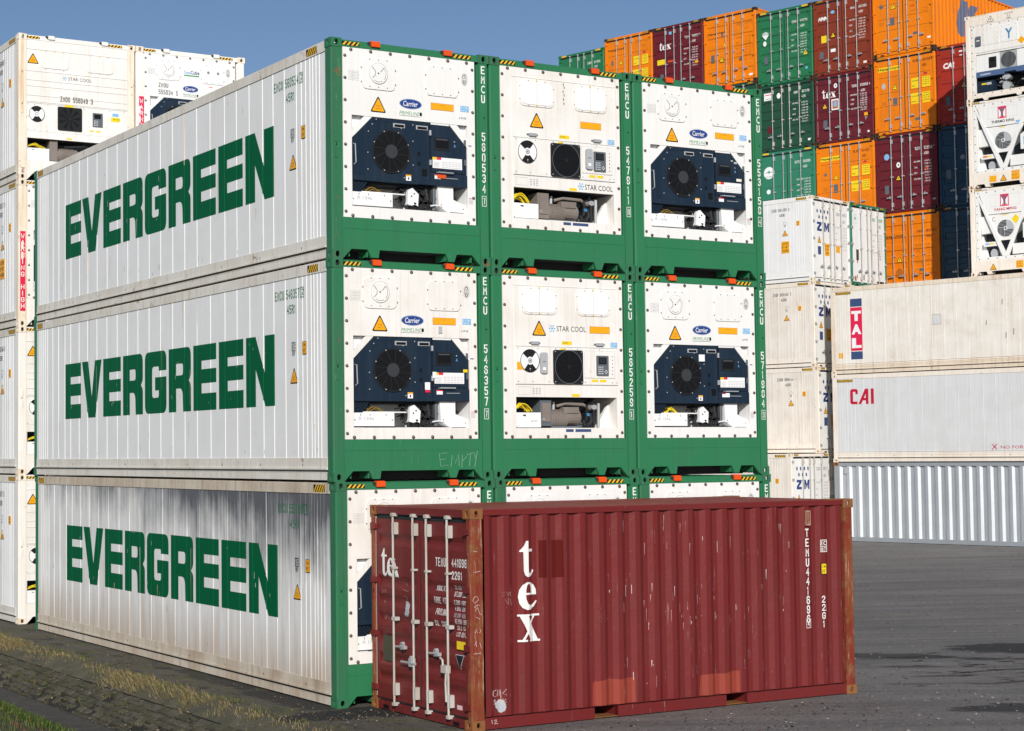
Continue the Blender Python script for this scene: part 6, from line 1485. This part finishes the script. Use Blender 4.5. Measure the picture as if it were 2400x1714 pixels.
def daikin_end(r):
    d = -.014; pm = 'white_dirty'
    def plate(mb):
        mb.fr(**FRONT)
        mb.box(.162, W-.162, 2.55, H-.02, -.10, -.005, 'cream')
        mb.box(.20, 2.24, 1.62, 2.55, -.06, d, pm); mb.box(.20, .345, .26, 1.62, -.06, d, pm); mb.box(2.10, 2.24, .26, 1.62, -.06, d, pm); mb.box(.20, 2.24, .19, .27, -.06, d, 'cream')
        for i in range(7): mb.dome(.30+i*.305, 2.50, .020, d, 'bolt', 6); mb.dome(.30+i*.305, .23, .020, d, 'bolt', 6)
        for i in range(9): mb.dome(.235, 2.42-i*.26, .020, d, 'bolt', 6); mb.dome(2.19, 2.42-i*.26, .020, d, 'bolt', 6)
        for a0, a1 in ((.60, 1.18), (1.22, 1.82)):
            mb.box(a0, a1, 1.84, 2.42, d, d+.010, 'white' if a0 > 1 else pm)
            for x in (a0+.06, (a0+a1)/2, a1-.06): mb.dome(x, 2.38, .010, d+.01, 'bolt', 6); mb.dome(x, 1.88, .010, d+.01, 'bolt', 6)
            for x in (a0+.04, a1-.04): mb.dome(x, 2.2, .010, d+.01, 'bolt', 6); mb.dome(x, 2.02, .010, d+.01, 'bolt', 6)
        mb.text('Y', 1.39, 1.93, 1.64, 2.27, 'y_blue', d+.012, .03)
        mb.box(.38, .55, 1.85, 2.16, d, d+.05, 'slate'); mb.rect(.41, 2.0, .52, 2.03, d+.051, 'white_clean')
        mb.tri(.90, 2.58, .24, .22, -.005, 'cream'); 
        for t, b, w_ in (('CAUTION', 2.74, .28), ('9 6', 2.66, .10), ('HIGH', 2.58, .14)): mb.text(t, 1.52-w_/2, b, 1.52+w_/2, b+.055, 'txt_black', -.003, 0)
        mb.flat(*outline([[(1.80, 1.81), (1.93, 1.68), (2.06, 1.81), (1.93, 1.94)]]), 'st_orange', d+.002)
        mb.hazard(.20, .75, H-.05, H-.02, 7, -.003, base='cream'); mb.hazard(1.6, 2.2, H-.05, H-.02, 7, -.003, base='cream')
    part('end_panel', r, plate)
    def un(mb):
        mb.fr(**FRONT)
        mb.box(.345, 2.10, .26, 1.62, -.6, -.55, 'dark_inside'); mb.box(.345, 2.10, 1.56, 1.62, -.5, -.03, pm)
        mb.box(.36, 1.16, .98, 1.53, -.4, -.03, 'white'); mb.box(1.76, 2.10, .98, 1.53, -.4, -.03, 'white'); mb.box(1.16, 1.76, .98, 1.53, -.4, -.05, 'grey_plastic')
        mb.prism([(.35, .80), (1.30, .80), (1.34, .86), (1.70, .86), (1.74, .80), (2.09, .80), (2.09, .975), (.35, .975)], -.4, -.02, 'bar_blue')
        mb.text('DAIKIN', .50, .855, .84, .90, 'white_clean', -.018, .02, .2)
        mb.box(.36, .95, .30, .66, -.4, -.05, 'unit_blue'); mb.rect(.52, .54, .68, .59, -.048, 'st_yellow'); mb.rect(.69, .52, .86, .60, -.048, 'txt_dim')
        mb.cyl(1.32, .72, .14, -.4, -.15, 'grey_plastic', 18, .1); mb.cyl(1.33, .42, .13, -.4, -.12, 'grey_plastic', 18, .15)
        rr = random.Random(9)
        for i in range(26):
            x = 1.0+rr.random()*1.05; z = .32+rr.random()*.38
            mb.tube([(x, z, -.35), (x+rr.uniform(-.12, .12), z+rr.uniform(-.1, .1), -.12)], rr.uniform(.012, .03), rr.choice(['rubber', 'galv', 'slate', 'soft_black']), 6)
    u = part('refrigeration_unit', r, un)
    def fan(mb):
        mb.fr(**FRONT); a, b = 1.46, 1.255
        mb.cyl(a, b, .25, -.05, -.045, 'soft_black', 32)
        for i in range(14): mb.rect(1.19+i*.041, .99, 1.197+i*.041, 1.52, -.040, 'grey_plastic')
        mb.ring(a, b, .245, .265, -.041, 'slate', 32)
    part('condenser_fan', u, fan)
    def ct(mb): mb.fr(**FRONT); mb.prism(rounded([(.80, 1.06), (1.06, 1.06), (1.06, 1.42), (.80, 1.42)], .02), -.03, -.015, 'soft_black'); mb.rect(.86, 1.26, 1.0, 1.36, -.013, 'black')
    part('control_panel', u, ct)
for t, kind, label in ((5, 'd', 'white refrigerated container with a plain pale blue Y and a caution sign'), (4, 'tk', 'white refrigerated container lettered THERMO KING, with diagonal white braces'), (3, 'ym', 'white refrigerated container lettered YANG MING, directly above the cream sided row')):
    r = thing('refrigerated_container', label, 'container', MO+Vector((0, 0, t*H)), GY, G6)
    castings(r, L, H, 'cream_rust'); posts(r, L, H, 'cream'); shell(r, L, H, 'cream_side', 'cream')
    if t == 5:
        def dsill(mb):
            mb.fr(**FRONT); mb.prism([(.162, .012), (.18, .012), (.26, .11), (.55, .11), (.62, .02), (.72, .02), (.76, .09), (1.7, .09), (1.75, .02), (1.86, .02), (1.9, .11), (2.15, .11), (W-.18, .012), (W-.162, .012), (W-.162, .195), (.162, .195)], -.06, -.006, 'cream')
        part('front_sill', r, dsill); daikin_end(r)
    else:
        sill(r, 'cream', ('sill', 'creamtk'), h0=.50)
        def hd(mb):
            mb.fr(**FRONT); mb.box(.162, W-.162, H-.10, H-.015, -.10, -.008, 'cream'); mb.hazard(.18, .46, H-.075, H-.03, 4, -.004); mb.box(.46, .66, H-.06, H-.01, -.05, .02, 'white'); mb.box(1.80, 2.0, H-.06, H-.01, -.05, .02, 'white')
        part('front_header', r, hd, ('tkhdr',))
        part('warning_triangle', r, lambda mb, a=(1.20 if t == 4 else .77): (mb.fr(**FRONT), mb.tri(a, .165, .24, .22, -.010, txt=True)))
        if t == 4: part('notice_sign', r, lambda mb: (mb.fr(**FRONT), mb.rect(.72, .17, .96, .37, -.009, 'st_orange')))
        a0, a1, b1 = (1.47, 1.75, .47) if t == 4 else (1.55, 1.80, .42)
        part('caution_sign', r, lambda mb, a0=a0, a1=a1, b1=b1: (mb.fr(**FRONT), mb.rect(a0, .17, a1, b1, -.009, 'st_orange'), [mb.text(q, a0+.03, .20+(b1-.19)/3*i, a1-.03, .25+(b1-.19)/3*i, 'brown_paint', -.007) for i, q in enumerate(('HIGH', "9'6\"", 'CAUTION'))]))
        if t == 4: tk_end(r, 'THERMO KING', 'txt_black', 'tk')
        else: tk_end(r, 'YANG MING', 'txt_red', 'ym')

# ------------------------------------------------------------------ ground
def gh(x, y):
    """ground height: flat yard, gently rising to the right-hand block, dropping to a paved gutter on the left"""
    v = (Vector((x, y, 0))-Vector((TO.x, TO.y, 0))).dot(YG)
    t = min(max((v+24)/22, 0), 1); return .2137*t*t*(3-2*t)
def prof_left(x):
    P = [(-60, 1.2), (-12, .25), (-6, -.10), (-3.9, -.24), (-2.95, -.27), (-2.85, -.285), (-2.28, -.315), (-2.20, -.365), (-2.04, -.365), (-1.35, -.13), (-1.16, -.035), (-1.02, 0.0), (400, 0.0)]
    for i in range(len(P)-1):
        if P[i][0] <= x <= P[i+1][0]: return P[i][1]+(P[i+1][1]-P[i][1])*(x-P[i][0])/(P[i+1][0]-P[i][0])
    return 0
def grid_mesh(name, xs, ys, hf, m, kind='structure', uvless=True):
    V = [(x, y, hf(x, y)) for y in ys for x in xs]; n = len(xs)
    F = [(j*n+i, j*n+i+1, (j+1)*n+i+1, (j+1)*n+i) for j in range(len(ys)-1) for i in range(n-1)]
    me = bpy.data.meshes.new(name); me.from_pydata(V, [], F); me.materials.append(m); me.update()
    o = bpy.data.objects.new(name, me); C.objects.link(o); o['kind'] = kind; return o
def asphalt_mat():
    m = bpy.data.materials.new('asphalt'); m.use_nodes = True; nb = NB(m); b = m.node_tree.nodes['Principled BSDF']
    tc = nb('TexCoord'); P = tc.outputs['Object']
    rot = nb('VectorRotate', i_0=P); rot.inputs['Axis'].default_value = (0, 0, 1); rot.inputs['Angle'].default_value = rad(27)
    def noise(sc, sv=None, det=6, rg=.6, vec=P):
        v = vec
        if sv: v = nb('VectorMath', operation='MULTIPLY', i_0=v, i_1=sv).outputs[0]
        x = nb('TexNoise', i_0=v); x.inputs['Scale'].default_value = sc; x.inputs['Detail'].default_value = det; x.inputs['Roughness'].default_value = rg; return x.outputs[0]
    rv = rot.outputs[0]
    cur = mixc(nb, ramp01(nb, noise(.35, det=4), .35, .65), (.165, .156, .150), (.215, .202, .192))
    cur = mixc(nb, math_(nb, 'MULTIPLY', ramp01(nb, noise(1, (.09, 1.3, 1), 7, .72, rv), .44, .62), .6), cur, (.080, .078, .080))
    cur = mixc(nb, math_(nb, 'MULTIPLY', ramp01(nb, noise(1, (.15, 3.2, 1), 7, .75, rv), .55, .70), .55), cur, (.27, .255, .235))
    cur = mixc(nb, math_(nb, 'MULTIPLY', ramp01(nb, noise(1, (.06, .5, 1), 6, .7, rv), .52, .66), .35), cur, (.20, .155, .115))
    cur = mixc(nb, math_(nb, 'MULTIPLY', ramp01(nb, noise(1, (21, 5, 1), 4, .8, rv), .55, .68), .65), cur, (.33, .31, .285))
    cur = mixc(nb, math_(nb, 'MULTIPLY', ramp01(nb, noise(1, (15, 4, 1), 5, .8, rv), .44, .33), .65), cur, (.045, .043, .042))
    cur = mixc(nb, math_(nb, 'MULTIPLY', ramp01(nb, noise(24, det=4), .36, .26), .6), cur, (.035, .034, .034))
    # moss and dirt close to the containers on the left
    sx = nb('SeparateXYZ', i_0=P)
    e = math_(nb, 'ADD', sx.outputs[0], math_(nb, 'MULTIPLY', math_(nb, 'SUBTRACT', noise(.9, det=5), .5), 1.5))
    near = ramp01(nb, e, 1.6, .0)
    cur = mixc(nb, math_(nb, 'MULTIPLY', near, .75), cur, (.070, .058, .036))
    cur = mixc(nb, math_(nb, 'MULTIPLY', math_(nb, 'MULTIPLY', near, ramp01(nb, noise(1.7, det=6, rg=.7), .50, .60)), .8), cur, (.080, .090, .020))
    cur = mixc(nb, math_(nb, 'MULTIPLY', math_(nb, 'MULTIPLY', near, ramp01(nb, noise(2.6, (1, .5, 1), det=7, rg=.7), .54, .62)), .85), cur, (.018, .018, .014))
    cur = mixc(nb, math_(nb, 'MULTIPLY', math_(nb, 'MULTIPLY', near, ramp01(nb, noise(11, (1.6, .7, 1), det=5, rg=.7), .64, .70)), .6), cur, (.20, .17, .13))
    # damp and rubber stains
    for (x, y, rx, ry, an, amt) in ((12.5, -.15, 1.35, .75, -.51, .93), (9.9, .35, .85, .45, -.51, .72), (10.3, -.10, .55, .22, -.45, .7), (10.9, -.75, .35, .2, -.5, .75), (.0, -.42, 1.2, .42, .1, .95), (1.1, -.8, 1.0, .35, 0, .85), (-.15, 1.2, .30, 1.5, 0, .8), (-.1, 3.6, .22, 1.3, 0, .6), (7.2, -4.6, .8, .42, -.51, .85), (10.2, -1.9, .9, .10, -.2, .7), (8.9, -1.9, .6, .12, -.4, .6), (9.5, -2.9, 1.0, .07, -.1, .8), (7.9, -2.3, .6, .07, -.5, .6), (9.3, -.9, .5, .15, -.5, .6)):
        vv = nb('VectorMath', operation='SUBTRACT', i_0=P, i_1=(x, y, 0)).outputs[0]
        r2 = nb('VectorRotate', i_0=vv); r2.inputs['Axis'].default_value = (0, 0, 1); r2.inputs['Angle'].default_value = -an
        vv = nb('VectorMath', operation='MULTIPLY', i_0=r2.outputs[0], i_1=(1/rx, 1/ry, 0)).outputs[0]
        ln = nb('VectorMath', operation='LENGTH', i_0=vv).outputs['Value']
        ln = math_(nb, 'ADD', ln, math_(nb, 'MULTIPLY', math_(nb, 'SUBTRACT', noise(1.0, (1.1, 3.0, 1), 8, .78, rv), .5), 2.6))
        cur = mixc(nb, math_(nb, 'MULTIPLY', ramp01(nb, ln, 1.05, .8), amt), cur, (.012, .013, .014) if x > -.5 and ry > .1 else (.035, .022, .014))
    m.node_tree.links.new(cur, b.inputs['Base Color']); b.inputs['Roughness'].default_value = .85
    bp = nb('Bump'); bp.inputs['Strength'].default_value = .9; bp.inputs['Distance'].default_value = .05
    m.node_tree.links.new(noise(9, det=9, rg=.8), bp.inputs['Height']); m.node_tree.links.new(bp.outputs[0], b.inputs['Normal'])
    return m
AS = asphalt_mat()
xs = [-1.02, -.5, 0, 1, 2, 4, 6, 8, 10, 12, 14, 16, 18, 20, 22, 24, 26, 28, 30, 32, 34, 38, 45, 60, 90, 150, 400]
ys = [-150, -60, -30, -20, -12, -8, -5, -3, 0, 2, 4, 6, 8, 10, 12, 14, 16, 18, 20, 22, 25, 28, 32, 36, 42, 50, 60, 80, 120, 200, 500]
ground = grid_mesh('ground', xs, ys, gh, AS)
def simple_ground(name, c1, c2, c3, sc1=3, brick=False):
    m = bpy.data.materials.new(name); m.use_nodes = True; nb = NB(m); b = m.node_tree.nodes['Principled BSDF']; P = nb('TexCoord').outputs['Object']
    def noise(sc, det=6, rg=.65, sv=None):
        v = nb('VectorMath', operation='MULTIPLY', i_0=P, i_1=sv).outputs[0] if sv else P
        x = nb('TexNoise', i_0=v); x.inputs['Scale'].default_value = sc; x.inputs['Detail'].default_value = det; x.inputs['Roughness'].default_value = rg; return x.outputs[0]
    cur = mixc(nb, ramp01(nb, noise(sc1), .38, .62), c1, c2)
    cur = mixc(nb, math_(nb, 'MULTIPLY', ramp01(nb, noise(sc1*3.3), .55, .68), .7), cur, c3)
    bp = nb('Bump'); bp.inputs['Strength'].default_value = .7; bp.inputs['Distance'].default_value = .02
    m.node_tree.links.new(noise(18), bp.inputs['Height']); m.node_tree.links.new(bp.outputs[0], b.inputs['Normal'])
    m.node_tree.links.new(cur, b.inputs['Base Color']); b.inputs['Roughness'].default_value = .9
    MATS[name] = m; return m
simple_ground('slab', (.060, .058, .038), (.10, .088, .058), (.06, .072, .018), 3)
simple_ground('paver', (.036, .037, .020), (.078, .068, .040), (.060, .070, .014), 5)
simple_ground('paver_b', (.055, .050, .034), (.11, .095, .068), (.045, .052, .014), 6)
simple_ground('gutter_mud', (.009, .009, .007), (.018, .018, .011), (.04, .036, .02), 5)
simple_ground('path', (.032, .032, .029), (.070, .062, .050), (.028, .030, .018), 6)
simple_ground('soil', (.045, .040, .020), (.06, .055, .025), (.10, .07, .035), 6)
yy = [-150, -60, -30, -20]+[-14+i*2 for i in range(24)]+[40, 60, 100, 200, 500]
def band(name, x0, x1, m, dz=0, n=2):
    xs_ = [x0+(x1-x0)*i/n for i in range(n+1)]
    return grid_mesh(name, xs_, yy, lambda x, y: prof_left(x)+dz, m)
band('pavement', -1.37, -1.02, MATS['slab'], 0, 3)
band('gutter', -2.36, -1.30, MATS['gutter_mud'], -.018, 8)
band('path', -2.92, -2.30, AS if 0 else MATS['path'], 0, 3)
xsl = [-400, -150, -60, -30, -12, -6, -3.9, -2.92]
grid_mesh('terrain', xsl, yy, lambda x, y: prof_left(max(x, -59)), MATS['soil'])
# the stone setts on the gutter slope: one mesh, each sett slightly uneven, some sunk
def setts():
    rr = random.Random(21); mb = MB(); mb.fr((0, 0, 0), (1, 0, 0), (0, 1, 0), (0, 0, 1))
    def z(x): return prof_left(x)
    x = -1.385; row = 0
    while x > -2.14:
        w_ = .125 if row else .16; y = -3.5+rr.random()*.2
        while y < 22:
            l_ = (.30 if row < 2 else .22)+rr.uniform(-.02, .03)
            if not (rr.random() < (.02 if row < 4 else .22)):
                j = rr.uniform(-.010, .012) if row < 3 else rr.uniform(-.025, .025); t = rr.uniform(-.010, .010)*(1 if row < 3 else 2.5)
                x1, x0 = x, x-w_+.030; y0, y1 = y+.008, y+l_-.014
                c = [(x0, y0, z(x0)+j), (x1, y0, z(x1)+j+t), (x1, y1, z(x1)+j+t*.5), (x0, y1, z(x0)+j-t)]
                m = 'paver' if rr.random() < .7 else 'paver_b'
                T = [mb.p(*q) for q in c]; B = [mb.p(q[0], q[1], q[2]-.06) for q in c]
                mb.face(T, m)
                for k in range(4): n = (k+1) % 4; mb.face((B[k], B[n], T[n], T[k]), m)
            y += l_
        x -= w_; row += 1
    o = bpy.data.objects.new('paving_setts', mb.mesh('paving_setts')); C.objects.link(o); o['kind'] = 'structure'
setts()
# grass
def gmat(n, c): m = mat(n, c, .8, fade=.0); return m
gmat('grit_pale', (.42, .40, .37)); gmat('grit_mid', (.24, .23, .21)); gmat('clod', (.035, .022, .015)); gmat('straw', (.29, .225, .115)); gmat('straw_dark', (.155, .125, .06)); gmat('grass_green', (.075, .12, .022)); gmat('grass_olive', (.12, .13, .035)); gmat('leaf_brown', (.16, .09, .045)); gmat('leaf_pale', (.30, .25, .19)); gmat('grass_lush', (.042, .075, .016))
def blades(mb, x, y, n, h, lean, mats, rr, sp=.06, ww=.006):
    for i in range(n):
        bx = x+rr.gauss(0, sp); by = y+rr.gauss(0, sp*1.4); z0 = prof_left(bx)-.005
        hh = h*rr.uniform(.45, 1.15); ax = lean[0]*hh*rr.uniform(.5, 1.3)+rr.gauss(0, .25)*hh; ay = lean[1]*hh*rr.uniform(.5, 1.3)+rr.gauss(0, .3)*hh
        drop = rr.uniform(.1, .5)*hh
        w2 = ww*rr.uniform(.6, 1.3); t = rr.random()*3.14; dx, dy = w2*math.cos(t), w2*math.sin(t)
        p0 = (bx-dx, by-dy, z0); p1 = (bx+dx, by+dy, z0); m1 = (bx+ax*.45+dx*.8, by+ay*.45+dy*.8, z0+hh*.7); m0 = (bx+ax*.45-dx*.8, by+ay*.45-dy*.8, z0+hh*.7); tp = (bx+ax, by+ay, z0+hh-drop)
        I = [mb.p(*q) for q in (p0, p1, m1, m0, tp)]; m = rr.choice(mats)
        mb.face((I[0], I[1], I[2], I[3]), m); mb.face((I[3], I[2], I[4]), m)
def grassobj(name, fn, label=None):
    mb = MB(); mb.fr((0, 0, 0), (1, 0, 0), (0, 1, 0), (0, 0, 1)); fn(mb)
    o = bpy.data.objects.new(name, mb.mesh(name)); C.objects.link(o); o['kind'] = 'stuff'; o['category'] = name.replace('_', ' ')
    if label: o['label'] = label
def dry(mb):
    rr = random.Random(31)
    y = -2.2
    while y < 19:
        dens = .35+.65*(math.sin(y*1.7)*.5+.5) if y < 9 else .9
        big = (1.6 < y < 4.9) or (y > 9.5)
        k = rr.randint(3, 6)
        for i in range(k):
            xx = -1.10+rr.gauss(0, .08 if not big else .10)
            if rr.random() > dens*(.9 if big else .55): continue
            blades(mb, xx, y+rr.random()*.12, rr.randint(9, 18) if big else rr.randint(5, 11), .13 if big else .075, (-.85 if big else -.4, -.25), ['straw', 'straw', 'straw', 'straw_dark', 'grass_olive'], rr, .05, .0042)
        if rr.random() < .5: blades(mb, -.98+rr.random()*.25, y, rr.randint(8, 14), .06, (0, 0), ['grass_olive', 'grass_green', 'straw_dark'], rr, .06, .004)
        if rr.random() < .16: blades(mb, -1.5-rr.random()*.5, y, rr.randint(6, 14), .10, (-.2, -.1), ['grass_green', 'grass_olive', 'straw_dark'], rr, .05, .004)
        y += .085
grassobj('dry_grass', dry, 'straw coloured grass growing along the edge of the paving')
def lush(mb):
    rr = random.Random(32)
    for i in range(620):
        y = rr.uniform(-1, 9); x = -2.98-abs(rr.gauss(0, .10))-(.0 if rr.random() < .8 else rr.random()*1.5)
        blades(mb, x, y, 9, .10, (.1, 0), ['grass_lush', 'grass_lush', 'grass_green', 'grass_olive'], rr, .05, .0055)
    for i in range(500):
        y = rr.uniform(-1, 9); x = -3.2-rr.random()*2.2
        blades(mb, x, y, 6, .09, (0, 0), ['straw_dark', 'leaf_brown', 'leaf_brown', 'grass_olive'], rr, .10, .007)
grassobj('green_grass', lush, 'green grass and brown weeds in the bottom left corner')
def litter(mb):
    rr = random.Random(33)
    for i in range(2600):
        q = rr.random()
        if q < .45: x = rr.uniform(-2.25, -1.3); y = rr.uniform(-2.5, 14)
        elif q < .85: x = rr.uniform(-1.3, -.05); y = rr.uniform(-2.5, 12)
        else: x = rr.uniform(-.6, 2.2); y = rr.uniform(-1.6, -.1)
        if -.1 < x and y > -.3: y = rr.uniform(-1.6, -.4)
        s = rr.uniform(.010, .030) if x < -1.3 else rr.uniform(.006, .018); t = rr.random()*6.28; z = prof_left(x)+.010
        a = [(x+s*math.cos(t+k*1.57)*(1 if k % 2 else .55), y+s*math.sin(t+k*1.57)*(1 if k % 2 else .55)*1.4, z+rr.uniform(0, .018)) for k in range(4)]
        mb.face([mb.p(*v) for v in a], rr.choice(['leaf_brown', 'leaf_brown', 'leaf_pale', 'straw_dark', 'soft_black']))
    for i in range(60):
        x = rr.uniform(-2.2, -.3); y = rr.uniform(-2, 10); t = rr.random()*3.14; l_ = rr.uniform(.05, .22); z = prof_left(x)+.02
        mb.tube([(x, y, z), (x+l_*.5*math.cos(t), y+l_*.5*math.sin(t), z+.015), (x+l_*math.cos(t+.3), y+l_*math.sin(t+.3), z)], .003, rr.choice(['leaf_brown', 'soft_black', 'straw_dark']), 4)
    for i in range(9000):   # grit on the open yard
        d = rr.random(); x = 4+rr.random()*34; y = -6+rr.random()*27
        if x < 6.9 and y > -2.6: x, y = rr.uniform(1, 8), rr.uniform(-5.5, -2.7)
        if x < 7.9 and y > -.1: continue
        if (Vector((x, y, 0))-Vector((TO.x, TO.y, 0))).dot(YG) > -.2: continue
        s = rr.uniform(.008, .026); t = rr.random()*6.28; g = gh(x, y)
        a = [(x+s*math.cos(t+k*2.09), y+s*math.sin(t+k*2.09)*1.3, g+.003+rr.uniform(0, .016)) for k in range(3)]
        mb.face([mb.p(*v) for v in a], rr.choice(['grit_pale', 'grit_pale', 'grit_mid', 'leaf_brown', 'soft_black', 'soft_black']))
    for i in range(70):     # dark clods and tar scraps near the wheel tracks
        x = rr.gauss(9.9, 1.2); y = rr.gauss(-1.5, .9)
        if x < 6.8: continue
        ln = rr.uniform(.05, .45); w2 = rr.uniform(.015, .06); t = -.51+rr.gauss(0, .25); g = gh(x, y)+.005; n = 7; P_ = []
        for k in range(n): u = k/(n-1); P_.append((u*ln, w2*math.sin(math.pi*min(max(u, .08), .92))*rr.uniform(.4, 1.2)))
        P_ += [(u, -v*rr.uniform(.3, 1)) for u, v in reversed(P_)]
        mb.face([mb.p(x+u*math.cos(t)-v*math.sin(t), y+u*math.sin(t)+v*math.cos(t), g) for u, v in P_], rr.choice(['clod', 'clod', 'soft_black']))
grassobj('leaf_litter', litter, 'fallen leaves and twigs scattered over the paving and yard')
bpy.context.view_layer.update()
